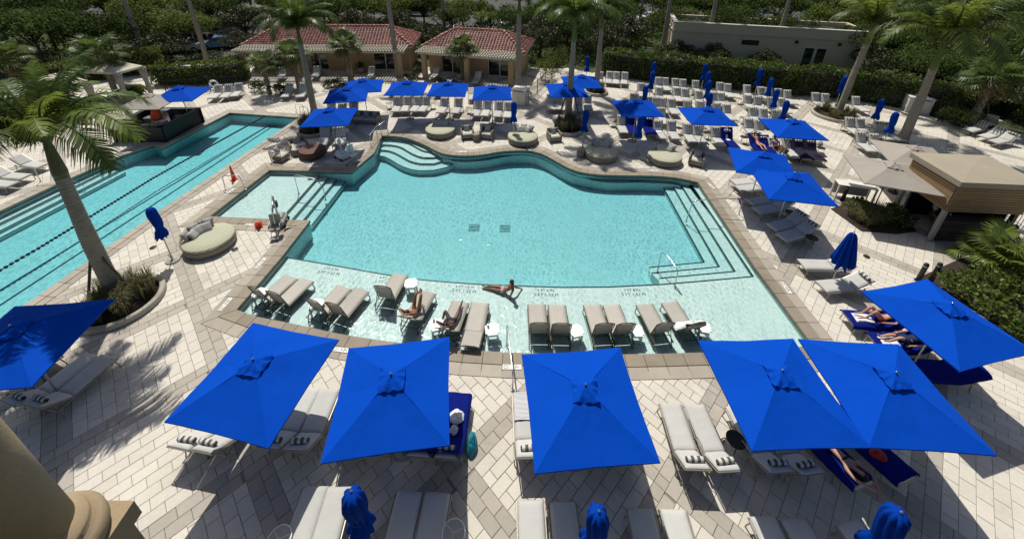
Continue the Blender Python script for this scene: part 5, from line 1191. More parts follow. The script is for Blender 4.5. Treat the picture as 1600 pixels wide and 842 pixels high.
def hip_cabana(loc, rz, W_, D, depth_p, label, doors, cols, H=2.75):
    t = thing('cabana', label, 'pool house', loc, rz, 'red tiled pool cabanas')
    st = M['stucco_tan']; x0 = -W_ / 2; ov = .55
    m = MB(); y0, y1 = 0, D; b = MB()
    # front wall with door openings: butt pieces between openings
    edges = sorted(doors); cur = x0; hd = 2.2
    for dx, dw in edges: b.box(((cur + dx - dw / 2) / 2, .1, H / 2), (dx - dw / 2 - cur, .2, H)); b.box((dx, .1, (hd + H) / 2), (dw, .2, H - hd)); cur = dx + dw / 2
    b.box(((cur - x0) / 2 + 0 if False else (cur + W_ / 2) / 2, .1, H / 2), (W_ / 2 - cur, .2, H))
    b.box((x0 + .1, D / 2 + .1, H / 2), (.2, D - .2, H)); b.box((-x0 - .1, D / 2 + .1, H / 2), (.2, D - .2, H)); b.box((0, D + .0, H / 2), (W_ - .41, .2, H)); b.build('wall', st, t)
    for dx, dw in edges:
        g = MB(); n = 2; g.box((dx, .12, 1.1), (dw, .02, 2.2)); o = g.build('glass_door', M['glass'], t)
        f = MB()
        for k in range(n + 1): f.box((dx - dw / 2 + dw * k / n, .085, 1.1), (.09, .05, 2.2))
        f.box((dx, .083, 2.16), (dw, .05, .08)); f.box((dx, .083, .06), (dw, .05, .12)); f.build('door_frame', M['winframe'], o)
    # eave, roof
    z0, z1 = H, H + 1.45; rl_ = max(.4, W_ - D - .2) / 2 + .1
    E_ = [(-W_ / 2 - ov, -ov), (W_ / 2 + ov, -ov), (W_ / 2 + ov, D + ov), (-W_ / 2 - ov, D + ov)]
    g = MB(); 
    g.box((0, D / 2, z0 - .06), (W_ + 2 * ov - .05, D + 2 * ov - .05, .16)); g.build('eave', M['winframe'], t)
    RL, RR_ = Vector((-rl_, D / 2, z1)), Vector((rl_, D / 2, z1)); e = [Vector((x, y, z0 + .03)) for x, y in E_]
    g = MB(); g.add(e + [RL, RR_], [(0, 1, 5, 4), (1, 2, 5), (2, 3, 4, 5), (3, 0, 4), (3, 2, 1, 0)]); rf = g.build('roof', M['rooftile'], t)
    tl = seg_tiles(rf, e[0], e[1], RR_, RL, 11) + seg_tiles(rf, e[1], e[2], RR_, RR_, 11) + seg_tiles(rf, e[3], e[0], RL, RL, 11)
    q = MB()
    for V, F in tl: q.add(V, F, True)
    tag(q.build('roof_tiles', M['rooftile'], rf), kind='stuff')
    h_ = MB(); r0 = .11
    for a, b_ in ((e[0], RL), (e[1], RR_), (e[2], RR_), (e[3], RL), (RL, RR_)):
        n = max(2, int((b_ - a).length / .42)); 
        for k in range(n): p_, q_ = a.lerp(b_, k / n), a.lerp(b_, (k + 1.08) / n); h_.tube([p_ + Vector((0, 0, .07)), q_ + Vector((0, 0, .05))], [r0, r0 * .85], 7)
    h_.build('ridge_tiles', M['rooftile'], rf)
    # pergola in front
    pz = 2.35; pd = depth_p; g = MB()
    for cx in cols: g = MB(); g.box((cx, -pd + .35, pz / 2), (.42, .42, pz)); g.build('column', M['stucco_tan'], t)
    xs0, xs1 = min(cols) - .55, max(cols) + .55
    g = MB(); g.box(((xs0 + xs1) / 2, -pd + .35, pz + .11), (xs1 - xs0, .16, .22)); g.build('beam', M['pergola'], t)
    g = MB(); g.box(((xs0 + xs1) / 2, -.12 - .5, pz + .11), (xs1 - xs0, .12, .22)); g.build('beam', M['pergola'], t)
    n = int((xs1 - xs0) / .26); me = None
    for k in range(n + 1):
        if me is None: me = MB().box((0, 0, 0), (.09, pd + .25, .15)).mesh('rafter', M['pergola'])
        o = link('rafter', me, t, (xs0 + (xs1 - xs0) * k / n, -pd / 2 + .05 - .15, pz + .297))
    for k in range(4):
        g = MB(); g.box(((xs0 + xs1) / 2, -pd + .2 + k * .55, pz + .40), (xs1 - xs0, .05, .05)); g.build('batten', M['pergola'], t)
    return t
c1, c2 = G(388, 121), G(627, 121); d = c2 - c1; rz1 = math.atan2(d.y, d.x); mid = (c1 + c2) / 2
nrm1 = Vector((-sin(rz1), cos(rz1), 0)); W1 = d.length; PD = 2.5
hip_cabana(mid + nrm1 * (PD - .35), rz1, W1 + .9, 4.3, PD, 'left pool cabana, the longer one, with red tile roof and slatted pergola', [(-5.6, 1.7), (-1.2, 1.7), (5.3, 2.3)], [-W1 / 2, -W1 / 2 + 4.8, W1 / 2 - 4.8, W1 / 2], 2.55)
c1, c2 = G(665, 123), G(798, 134); d = c2 - c1; rz2 = math.atan2(d.y, d.x); mid = (c1 + c2) / 2
nrm2 = Vector((-sin(rz2), cos(rz2), 0)); W2 = d.length
hip_cabana(mid + nrm2 * (PD - .35), rz2, W2 + .9, 4.3, PD, 'right pool cabana, the shorter one, with red tile roof and slatted pergola', [(-2.2, 2.2), (2.6, 2.3)], [-W2 / 2, 0, W2 / 2], 2.55)
for (u, v, l) in ((717, 128, 'potted plant between the glass doors of the right cabana'), (560, 119, 'potted plant on the left cabana terrace near the right hand door')):
    p = G(u, v); t = thing('potted_plant', l, 'potted plant', (p.x, p.y + .9, 0)); b = MB(); b.lathe([(.22, 0), (.30, .3), (.33, .55), (.30, .56), (.27, .5), (0, .5)], 16); b.build('pot', M['planter'], t)
    b = MB(); rnd = random.Random(u)
    for k in range(160):
        a, e_ = rnd.random() * 6.28, rnd.uniform(.1, 1.4); d_ = Vector((cos(a) * cos(e_), sin(a) * cos(e_), sin(e_))); o_ = Vector((0, 0, .55)) + d_ * rnd.uniform(.1, .55); s_ = d_.cross(Vector((0, 0, 1))).normalized() * .05; b.quad(o_ - s_, o_ + d_ * .12 - s_, o_ + d_ * .16 + s_, o_ + s_)
    b.build('foliage', M['leaf_shrub'], t)
# greige service building behind the hedge
p0, p1, p2 = G(1055, 32, 4.6), G(1200, 40, 4.6), G(1340, 47, 4.6)
d = p2 - p0; rzb = math.atan2(d.y, d.x); LB = d.length + 1.5
t = thing('service_building', 'low flat roofed greige building behind the hedge with a glazed double door', 'building', (p0.x, p0.y, 0), rzb)
b = MB(); b.box((LB / 2, .15, 2.2), (LB, .3, 4.4)); b.box((.15, 2.65, 2.2), (.3, 4.7, 4.4)); b.box((LB - .15, 2.65, 2.2), (.3, 4.7, 4.4)); b.box((LB / 2, 5.15, 2.2), (LB, .3, 4.4)); b.build('wall', M['stucco_beige'], t)
b = MB(); b.box((LB / 2, -.04, 3.52), (LB + .1, .1, .10)); b.box((-.04, 2.7, 3.52), (.1, 5, .10)); b.build('string_course', M['stucco_beige'], t)
b = MB(); b.box((LB / 2, 2.65, 3.9), (LB - .62, 4.68, .1)); b.build('roof', M['gravel_roof'], t)
b = MB(); b.box((LB / 2, .15, 4.44), (LB + .12, .42, .08)); b.box((.15, 2.7, 4.44), (.42, 4.6, .08)); b.build('coping', M['winframe'], t)
pd_ = G(1258, 90, 1.2); lx = (Matrix.Rotation(-rzb, 3, 'Z') @ (Vector((pd_.x, pd_.y, 0)) - Vector((p0.x, p0.y, 0)))).x
for k in (-1, 1):
    g = MB(); g.box((lx + k * .55, -.035, 1.35), (.9, .02, 2.5)); o = g.build('glass_door', M['glass'], t)
    f = MB(); [f.box((lx + k * .55 + sx * .48, -.04, 1.35), (.12, .06, 2.6)) for sx in (-1, 1)]; f.box((lx + k * .55, -.042, 2.62), (1.08, .06, .12)); f.box((lx + k * .55, -.042, .12), (1.08, .06, .2)); f.build('door_frame', M['winframe'], o)
for k in (-1.9, 1.9): g = MB(); g.box((lx + k, -.1, 3.1), (.22, .2, .28)); g.build('wall_lamp', M['dark_metal'], t)
g = MB(); g.box((.42 * LB, -.03, 2.75), (1.6, .06, .5)); g.build('vent', M['dark_metal'], t)
# timber hut with its deep slatted fascia
A, B_, C_, D_ = G(1419, 240, 3.3), G(1516.6, 240, 3.3), G(1503.5, 283, 3.3), G(1625, 288, 3.3)
hc = (A + D_) / 2; hw = (D_ - C_).length; ax = (D_ - C_); rzh = math.atan2(ax.y, ax.x); hd2 = (A - C_).length
O = Vector((C_.x, C_.y, 0)); Y_ = (A - C_); Y_.z = 0
t = thing('timber_hut', 'pool bar hut with tan tent roof and deep honey timber slat fascia', 'hut', O, rzh)
inv = Matrix.Rotation(-rzh, 3, 'Z'); yl_ = inv @ Y_; dY = yl_.y; hw = max(hw, 3.2)
zt, zb_ = 3.3, 1.72
g = MB(); e = [Vector((-.12, -.12, zt)), Vector((hw + .12, -.12, zt)), Vector((hw + .12, dY + .12, zt)), Vector((-.12, dY + .12, zt))]; pk = Vector((hw * .5, dY * .55, zt + .14))
g.add(e + [pk], [(0, 1, 4), (1, 2, 4), (2, 3, 4), (3, 0, 4), (3, 2, 1, 0)]); g.add([q + Vector((0, 0, -.004)) for q in e] + [q + Vector((0, 0, -.24)) for q in e], [(4, 5, 1, 0), (5, 6, 2, 1), (6, 7, 3, 2), (7, 4, 0, 3)]); g.build('roof', M['fascia'], t)
ns = 11; hs_ = (zt - .24 - zb_) / ns
mx_, my_ = MB().slabbox((0, 0, 0), (hw - .04, .05, hs_ - .014), .006).mesh('timber_slat', M['slat']), MB().slabbox((0, 0, 0), (.05, dY - .12, hs_ - .014), .006).mesh('timber_slat', M['slat'])
for k in range(ns):
    z = zb_ + hs_ * (k + .5)
    for y in (0, dY): link('timber_slat', mx_, t, (hw / 2, y, z))
    for x in (.0, hw): link('timber_slat', my_, t, (x, dY / 2, z))
for x in (.12, hw - .12):
    for y in (.12, dY - .12): g = MB(); g.box((x, y, zt / 2 - .1), (.16, .16, zt - .25)); g.build('post', M['concrete'] if x < 1 else M['dark_metal'], t)
g = MB(); g.box((hw / 2, .30, .55), (hw - .5, .3, 1.1)); g.build('counter', M['stone_dark'], t); g = MB(); g.box((hw / 2, .28, 1.13), (hw - .36, .5, .06)); g.build('counter_top', M['stone_dark'], t)
g = MB(); g.box((hw - .3, dY / 2, 1.2), (.1, dY - .5, 2.4)); g.box((hw / 2, dY - .2, 1.1), (hw - .9, .1, 2.2)); g.build('back_wall', M['black'], t)
for r_ in range(4):
    for k in range(7): g = None; link('stone', (cache.setdefault('st', MB().slabbox((0, 0, 0), (.40, .06, .24), .02).mesh('stone', M['stone_dark']))), t, (.45 + k * .42 + (.2 if r_ % 2 else 0), .135, .14 + r_ * .26))
def beige_umb(u, v, rz, lab, h=1.5, z=2.85, m='beige_canvas', g='beige parasols'):
    p = G(u, v, z); t = thing('umbrella', lab, 'umbrella', (p.x, p.y, 0), rz, g); build_umbrella(t, int(u), m, h, z - .52, .5, 'dark_metal')
beige_umb(1397, 257, -.35, 'nearer beige umbrella beside the timber hut roof', 1.5); beige_umb(1432, 229, -.35, 'farther beige umbrella half behind the timber hut roof', 1.45)
beige_umb(231, 148, .1, 'pale beige umbrella over the black bar counter', 1.35)
# white desk by the hut
a, b_, c_ = G(1310, 284, 1.0), G(1309, 292, 1.0), G(1367, 292, 1.0); ax = c_ - a; rzd = math.atan2(ax.y, ax.x)
t = thing('desk', 'white high desk with open frame beside the blue umbrella and bollard', 'desk', ((a.x + c_.x) / 2, (a.y + c_.y) / 2, 0), rzd); L2 = 1.75
g = MB(); g.slabbox((0, 0, .98), (L2, .62, .05), .01); g.build('top', M['white_paint'], t)
for sx in (-1, 1):
    for sy in (-1, 1): g = MB(); g.box((sx * (L2 / 2 - .05), sy * .27, .477), (.07, .07, .955)); g.build('leg', M['white_paint'], t)
g = MB(); g.box((0, .25, .55), (L2 - .2, .03, .7)); g.build('modesty_panel', M['concrete'], t); g = MB(); g.box((0, 0, .12), (L2 - .2, .05, .05)); g.build('stretcher', M['white_paint'], t)
# bar counter ring on the left
bt = [G(166, 199, 1.1), G(252, 200, 1.1), G(315, 168, 1.1), G(229, 167, 1.1)]; o_ = Vector((bt[0].x, bt[0].y, 0))
t = thing('bar_counter', 'black rectangular poolside bar counter beside the lap pool', 'bar counter', o_)
for i in range(4):
    a, b2 = bt[i] - o_, bt[(i + 1) % 4] - o_; a.z = b2.z = 0; d = b2 - a; L_ = d.length; r_ = math.atan2(d.y, d.x); mm = (a + b2) / 2
    g = MB(); g.box((0, .14, .52), (L_ - .02, .10, 1.04)); o = g.build('panel', M['black'], t); o.location = mm; o.rotation_euler = (0, 0, r_)
    g = MB(); g.slabbox((0, .17, 1.07), (L_ - .06, .34, .05), .01); o = g.build('counter_top', M['black'], t); o.location = mm; o.rotation_euler = (0, 0, r_)
bc = sum(bt, Vector()) / 4
for i, (dx, dy, h_, n_, m_) in enumerate(((-.7, .3, .9, 'ice_bin', 'steel'), (.5, -.2, .85, 'back_bar', 'white_paint'), (.1, .9, 1.25, 'tap_tower', 'steel'), (-.2, -.8, .8, 'fridge', 'concrete'), (.9, .8, .8, 'shelf_unit', 'dark_metal'))):
    tt = thing(n_, ['steel ice bin inside the black bar', 'white back bar cabinet inside the black bar', 'tall steel tap tower inside the black bar', 'grey fridge box inside the black bar', 'dark shelf unit inside the black bar'][i], n_.replace('_', ' '), (bc.x + dx, bc.y + dy, 0)); g = MB(); g.slabbox((0, 0, h_ / 2), (.5, .45, h_), .02); g.build('body', M[m_], tt); g = MB(); g.slabbox((0, 0, h_ + .015), (.54, .49, .03), .01); g.build('lid', M[m_], tt)
p = G(231, 148, 2.85); crumple((p.x + .1, p.y - .1, 1.1), .28, .95, M['orange'], 'orange cloth bundle hanging at the pole of the bar umbrella', 'cloth', 21, 'cloth')
# cream tents on the left
def tent(pts, label, z=2.5, drape=(1,)):
    P = [G(u, v, z) for u, v in pts]; c = sum(P, Vector()) / 4; o_ = Vector((c.x, c.y, 0)); t = thing('cabana_tent', label, 'tent', o_, 0, 'cream cabana tents'); L_ = [p - o_ for p in P]
    for p in L_: p.z = z
    pk = Vector((0, 0, z + .55)); g = MB(); g.add(L_ + [pk], [(0, 1, 4), (1, 2, 4), (2, 3, 4), (3, 0, 4)]); g.add(L_ + [p - Vector((0, 0, .16)) for p in L_], [(0, 1, 5, 4), (1, 2, 6, 5), (2, 3, 7, 6), (3, 0, 4, 7)]); g.build('canopy', M['cream_canvas'], t)
    for i, p in enumerate(L_):
        q = p * .97; g = MB(); g.tube([(q.x, q.y, 0), (q.x, q.y, z - .05)], .05, 6); g.build('post', M['pergola'], t)
        if i in drape:
            g = MB(); q = p * .92
            def fn(a, z_): return 1 + .3 * sin(a * 7)
            g.lathe([(.13, .15), (.17, .6), (.12, 1.1), (.20, 1.8), (.24, z - .12)], 24, (q.x, q.y, 0), fn); g.build('curtain', M['curtain'], t)
    g = MB(); g.slabbox((0, .3, .22), (1.9, .9, .44), .06); g.build('sofa_seat', M['grey_pillow'], t); g = MB(); g.slabbox((0, .75, .6), (1.9, .2, .5), .06); g.build('sofa_back', M['grey_pillow'], t)
tent([(182, 114), (223.5, 103), (176, 94), (128.5, 112)], 'cream canopy tent with tied curtains behind the sabal palm', 2.5, (0, 1))
tent([(85, 137), (137, 126), (100, 115), (40, 127)], 'cream canopy tent half hidden by the near palm at far left', 2.5, (1, 0))
# towel cabinet, white box
def cabinet(u, v, w, d_, h, rz, label, name):
    p = G(u, v); t = thing(name, label, 'cabinet', (p.x, p.y, 0), rz); g = MB(); g.box((0, d_ / 2, h / 2), (w, d_, h)); g.build('body', M['white_paint'], t)
    g = MB(); g.slabbox((0, d_ / 2, h + .03), (w + .1, d_ + .1, .06), .01); g.build('top', M['white_paint'], t)
    for s in (-1, 1): g = MB(); g.slabbox((s * w / 4, -.012, h * .45), (w / 2 - .06, .022, h * .78), .005); o = g.build('door', M['white_paint'], t); k = MB(); k.box((-s * (w / 4 - .12) + s * w / 4, -.035, h * .5), (.02, .025, .16)); k.build('handle', M['steel'], o)
    g = MB(); g.box((0, -.008, h * .92), (w * .7, .014, .06)); g.build('slot', M['dark_metal'], t)
cabinet(810, 165, 1.15, .85, 1.3, rz2 - .15, 'white towel cabinet with two doors beside the tall palm', 'towel_cabinet')
cabinet(1432, 178, 1.5, 1.3, 1.25, -.45, 'plain white box cabinet by the hedge, behind the tall right palm', 'storage_cabinet')
# bollards, fence, life rings
for u, v, l in ((1434, 438, 'left black bollard beside the front right umbrella'), (1452, 442, 'right black bollard, the taller one, beside the front right umbrella'), (1316, 313, 'black bollard by the white desk')):
    p = G(u, v); h_ = 1.05 if u == 1452 else .9; t = thing('bollard', l, 'bollard', (p.x, p.y, 0), 0, 'black bollards'); g = MB(); g.lathe([(.085, 0), (.085, h_ - .06), (.07, h_ - .01), (0, h_)], 16); g.build('post', M['black_iron'], t); g = MB(); g.lathe([(.12, 0), (.12, .02), (.09, .03)], 16); g.build('base', M['black_iron'], t); g = MB(); g.lathe([(.088, h_ - .16), (.088, h_ - .12)], 16); g.build('band', M['steel'], t)
def fence(pts, label, h=1.25, sp=.16):
    P = [Vector((q[0], q[1], 0)) for q in pts]; t = thing('iron_fence', label, 'fence', P[0], 0, 'black iron fences'); o_ = P[0]; rails = MB(); bars = []
    for a, b in zip(P, P[1:]):
        a, b = a - o_, b - o_
        for z in (.12, h): rails.tube([a + Vector((0, 0, z)), b + Vector((0, 0, z))], .022, 5)
        n = int((b - a).length / sp); bars += [a.lerp(b, k / n) for k in range(n)]
        for k in range(int((b - a).length / 2.2) + 1): g = MB(); q = a + (b - a).normalized() * k * 2.2; g.box((q.x, q.y, h / 2 + .03), (.06, .06, h + .06)); g.build('fence_post', M['black_iron'], t)
    rails.build('rail', M['black_iron'], t); me = MB().box((0, 0, h / 2), (.018, .018, h)).mesh('bar', M['black_iron'])
    for q in bars: link('bar', me, t, q)
fence(px([(262, 150), (330, 143), (385, 140)]), 'low black iron fence at the far left end of the lap pool')
fence(px([(826, 160), (868, 118)]), 'black iron fence running back from the towel cabinet')
fence(px([(1455, 182), (1540, 214)]), 'black iron fence under the trees at the far right', 1.4)
fence([(23.5, 12.6), (24.2, 15.5), (25, 18.5)], 'black iron fence beside the timber hut at the right edge', 1.6)
def life_ring(u, v, z, rz, label):
    p = G(u, v, z); t = thing('life_ring', label, 'life ring', (p.x, p.y, z), rz, 'white life rings'); m = MB(); m.tube([(cos(a * pi / 10) * .30, 0, sin(a * pi / 10) * .30) for a in range(20)], .085, 8, True); m.build('ring', M['white'], t)
    for k in range(4): a = pi / 4 + k * pi / 2; g = MB(); g.tube([(cos(a) * .30 - .05 * sin(a), 0, sin(a) * .30 + .05 * cos(a)), (cos(a) * .30 + .05 * sin(a), 0, sin(a) * .30 - .05 * cos(a))], .092, 8); g.build('band', M['orange'] if False else M['concrete'], t)
life_ring(334, 132, .9, .1, 'white life ring on the fence at the far left'); life_ring(827, 149, .8, -1.0, 'white life ring beside the towel cabinet')
# stucco column, pedestal and pilaster of the building the picture is taken from
cz = 8.6; cc = G(64, 852, cz); cc = Vector((cc.x, cc.y, 0))
t = thing('balcony_column', 'sandy stucco column with rounded base on a pedestal at the lower left corner', 'column', cc)
sh_ = MB(); sh_.lathe([(k_ * .8, z_) for k_, z_ in ((.275, cz + .13), (.272, cz + 1.0), (.262, cz + 2.2), (.25, cz + 3.6), (.24, cz + 5.2))], 40); sh_.build('shaft', M['stucco_column'], t)
sh_ = MB(); sh_.lathe([(k_ * .8, z_) for k_, z_ in ((.40, cz - .16), (.43, cz - .10), (.43, cz - .04), (.40, cz + .01), (.345, cz + .03), (.35, cz + .06), (.34, cz + .09), (.30, cz + .105), (.275, cz + .14))], 40); sh_.build('base_moulding', M['stucco_column'], t)
sh_ = MB(); sh_.box((0, 0, cz - .25), (.66, .66, .18)); sh_.build('plinth', M['stucco_column'], t)
sh_ = MB(); sh_.box((0, 0, (cz - .34) / 2), (.56, .56, cz - .34)); sh_.build('pedestal', M['stucco_column'], t)
t = thing('stucco_pilaster', 'stepped sandy stucco pilaster behind the column in the lower left corner', 'pilaster', (cc.x - .55, cc.y - .26, 0))
for nm, x, y, w, d_ in (('face', 0, 0, .5, .5), ('moulding', .28, .08, .06, .34), ('moulding', .34, .16, .06, .18)): g = MB(); g.box((x, y, 7), (w, d_, 14)); g.build(nm, M['stucco_column'], t)
# ================================================================ GROUND BEYOND THE DECK
mb = MB(); outer = [(-420, -60), (420, -60), (420, 620), (-420, 620)]; hole = offset(OUT, -.4)
mb.add([(x, y, -.09) for x, y in outer + hole], tri_up(outer, [hole])); tag(mb.build('ground', M['lawn']), kind='structure')
mb = MB(); mb.quad((-300, 66, -.07), (300, 66, -.07), (300, 96, -.07), (-300, 96, -.07)); mb.quad((-46, 44.0, -.07), (-27.5, 44.0, -.07), (-27.5, 66, -.07), (-46, 66, -.07)); mb.quad((-13, 58, -.07), (18, 58, -.07), (18, 66, -.07), (-13, 66, -.07)); tag(mb.build('parking_road', M['asphalt']), kind='structure')
mb = MB(); [mb.box((x, 62, -.06), (.12, 4.6, .012)) for x in range(-12, 18, 3)]; tag(mb.build('bay_marking', M['white_paint']), kind='structure')
mb = MB(); mb.box((-250, 65.7, 0), (400, .3, .16)); mb.box((250, 65.7, 0), (400, .3, .16)); tag(mb.build('road_kerb', M['concrete']), kind='structure')
mb = MB(); mb.box((0, 97.5, -.02), (600, 2.4, .12)); tag(mb.build('far_pavement', M['concrete']), kind='structure')

# ================================================================ PALMS
def frond_mesh(L, droop, seed, n=76, ll=.74, side=1., twist=.5):
    rnd = random.Random(seed); m = MB(); pts = []
    for i in range(n + 1):
        t = i / n; th = .95 - droop * t ** 1.3          # slope angle along the rib
        pts.append(th)
    P = [Vector((0, 0, 0))]
    for i in range(n): P.append(P[-1] + Vector((cos(pts[i]), .05 * sin(i * .2 + seed), sin(pts[i]))) * (L / n))
    k = 10; m.tube([P[int(i * n / k)] for i in range(k + 1)], [.045 * (1 - i / k) + .008 for i in range(k + 1)], 5)
    for i in range(5, n + 1):
        t = i / n; tg = (P[i] - P[i - 1]).normalized(); sd = Vector((0, 1, 0)); up = sd.cross(tg) * -1; up = Vector((-tg.z, 0, tg.x))
        l = ll * (sin(pi * min(1, .22 + t * .78)) ** .6) * rnd.uniform(.8, 1.1)
        for s in (-1, 1):
            el = rnd.uniform(-.45, .35); d = (sd * s * cos(el) + up * sin(el) * .7 + tg * (.35 + .5 * t)).normalized(); g = Vector((0, 0, -1))
            b = P[i] + sd * s * .01; w = tg * .021
            m1 = b + d * l * .5 + g * l * .06; m2 = b + d * l * .88 + g * l * (.30 + rnd.random() * .15)
            m.add([b - w, b + w, m1 + w * 1.0, m1 - w * 1.0, m2 + w * .25, m2 - w * .25], [(0, 1, 2, 3), (3, 2, 4, 5)])
    return m
FR = [frond_mesh(3.1, d, i, 80).mesh('frond', M['frond']) for i, d in enumerate((1.0, 1.5, 1.9, 2.3, 2.6))]
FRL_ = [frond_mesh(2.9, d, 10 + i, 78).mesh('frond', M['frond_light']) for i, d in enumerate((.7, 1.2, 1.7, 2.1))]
def trunk_mesh(h, r0, r1, seed, bulge=.03):
    rnd = random.Random(seed); m = MB(); n = 14; pr = []
    z = 0
    pr.append((r0 * 1.55, 0)); pr.append((r0 * 1.3, .15))
    z = .35
    while z < h:
        t = z / h; r = r0 + (r1 - r0) * t + bulge * math.exp(-((t - .45) / .25) ** 2)
        r += r0 * .22 * math.exp(-z * 1.1); pr += [(r, z), (r * 1.06, z + .025), (r * .985, z + .05)]; z += rnd.uniform(.10, .15)
    pr.append((r1, h)); ph = rnd.random() * 6
    m.lathe(pr, n, (0, 0, 0), lambda a, z_: 1 + .025 * sin(a * 3 + z_ * 2 + ph)); return m
def royal(u, v, hc, label, light=0, n=13, azs=None, lean=(0, 0), scale=1., shaft=1.15, r=.21, ring=None, sm='crownshaft', special={}):
    p = G(u, v); t = thing('palm_tree', label, 'palm tree', (p.x, p.y, .05), 0, 'tall palms round the pools'); hs = hc - shaft
    tm = trunk_mesh(hs, r, r * .78, u)
    tm.v = [(x + lean[0] * (z / hc) ** 1.6, y + lean[1] * (z / hc) ** 1.6, z) for x, y, z in tm.v]; tm.build('trunk', M['trunk'], t, True)
    L0 = Vector((lean[0] * (hs / hc) ** 1.6, lean[1] * (hs / hc) ** 1.6, hs)); L1 = Vector((lean[0], lean[1], hc))
    g = MB(); g.tube([L0, L0.lerp(L1, .15), L0.lerp(L1, .5), L1, L1 + Vector((0, 0, .3))], [r * .78, r * .86, r * .68, r * .42, r * .15], 12); g.build('crownshaft', M[sm], t)
    rnd = random.Random(u * 7 + 1)
    for i in range(n):
        a = azs[i] if azs else i * 2.399 + rnd.uniform(-.25, .25); lv = i / max(1, n - 1)
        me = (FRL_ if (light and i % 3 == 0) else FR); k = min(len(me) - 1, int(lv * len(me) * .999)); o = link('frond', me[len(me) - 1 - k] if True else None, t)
        o.location = L1 + Vector((cos(a) * .06, sin(a) * .06, .02 + .12 * lv)); o.rotation_euler = (rnd.uniform(-.25, .25), rnd.uniform(-.1, .1) - .45 * lv, a); s = scale * rnd.uniform(.85, 1.08) * (1 - .15 * lv) * special.get(i, 1.); o.scale = (s, s, s)
    g = MB(); g.tube([L1 + Vector((0, 0, .2)), L1 + Vector((.05, .02, 1.3 * scale))], [.05, .008], 6); g.build('spear_leaf', M['frond_light'], t)
    return t
royal(185, 465, 6.5, 'near left palm in the curved stone ring beside the lap pool', 1, 21, [R(q) for q in (-8, -22, 175, 212, 245, 290, 322, 18, 50, 85, 118, 150, 192, 232, 265, 345, 100, 70, 130, 30, 200)], (0.25, .1), 1.16, 1.25, .235, None, 'shaft_olive', {0: 1.45, 1: 1.3, 14: .95, 9: .85})
royal(492, 178, 6.3, 'palm rising from the grass planter behind the mottled blue umbrella', 0, 19, None, (0, 0), 1.25, 1.0)
royal(887, 192, 7.4, 'palm in the stone ring behind the wavy pool edge, bright green crownshaft', 1, 19, None, (0, 0), 1.25, 1.4)
royal(931, 145, 6.7, 'palm in the second stone ring near the hedge', 0, 16, None, (-.1, 0), 1.2, 1.2)
royal(622, 120, 10.8, 'tall palm trunk at the right end of the left cabana', 0, 12, None, (-.3, 0))
royal(809, 139, 7.5, 'palm beside the white towel cabinet in front of the right cabana', 0, 15, None, (0, 0), 1.05, 1.0, .24)
royal(1033, 88, 9.5, 'slim palm trunk at the left corner of the greige building', 0, 10); royal(1098, 99, 9.8, 'palm trunk in front of the middle of the greige building', 0, 10)
royal(1204, 104, 9.0, 'palm trunk left of the glazed door of the greige building', 0, 11); royal(1322, 150, 10.5, 'taller palm trunk just behind the right planter ring', 0, 11, None, (.5, 0))
royal(1308, 182, 6.9, 'palm in the right planter ring, lighter crown', 1, 17, None, (.15, 0), 1.3, 1.3)
royal(1408, 224, 6.6, 'tall palm on the right with the widest crown', 1, 19, None, (-.1, .1), 1.75, 1.5, .26)
royal(325, 99, 8.6, 'slim palm trunk behind the left fence by the parked cars', 0, 11); royal(230, 97, 8.8, 'slim palm trunk behind the cream tent', 0, 11); royal(26, 110, 9.2, 'palm trunk at the far left edge among dark trees', 0, 11)
royal(695, 60, 9.5, 'palm trunk rising behind the right cabana roof', 0, 10); royal(1560, 160, 8.5, 'palm behind the far right loungers', 0, 12)
for u, v, h, l in ((752, 42, 9.5, 'thin palm trunk in the dark trees above the right cabana ridge'), (852, 34, 10, 'thin palm trunk behind the ringed palm crown'), (996, 60, 9, 'thin palm trunk in the bushes left of the greige building'), (1480, 30, 9.5, 'thin palm trunk behind the widest palm crown, left'), (1585, 70, 9, 'thin palm trunk at the right edge among dark trees'), (1150, 12, 9, 'thin palm trunk over the greige roof, left'), (1290, 14, 9, 'thin palm trunk over the greige roof, right'), (90, 70, 9, 'thin palm trunk in the dark trees at far left'), (400, 42, 9.5, 'thin palm trunk behind the left end of the left cabana'), (555, 30, 10, 'thin palm trunk above the left cabana ridge')): royal(u, v, h, l, 0, 9, None, (random.uniform(-.4, .4), 0), 1.1, 1.0, .16)
# fan palms
def fan_mesh(seed, n=26, r=.62, drop=.35, petiole=.75, m='frond'):
    rnd = random.Random(seed); g = MB(); g.tube([(0, 0, 0), (petiole * .6, 0, petiole * .22), (petiole, 0, petiole * .22)], [.016, .012, .009], 5); c = Vector((petiole, 0, petiole * .22))
    for i in range(n):
        a = R(-150) + R(300) * i / (n - 1); l = r * (.72 + .28 * cos(a * .55)) * rnd.uniform(.92, 1.05); d = Vector((cos(a), sin(a), .10)); s = Vector((-sin(a), cos(a), 0)) * l * .052
        m1 = c + d * l * .55; m2 = c + d * l + Vector((0, 0, -l * drop * rnd.uniform(.6, 1.2)))
        g.add([c, m1 - s, m1 + s, m2], [(0, 1, 2), (1, 3, 2)])
    return g.mesh('fan_leaf', M[m])
FAN = [fan_mesh(i) for i in range(3)]; FANL = [fan_mesh(5 + i, 28, .66, .3, .8, 'frond_light') for i in range(2)]; FAND = fan_mesh(9, 20, .5, .8, .6, 'frond_dry')
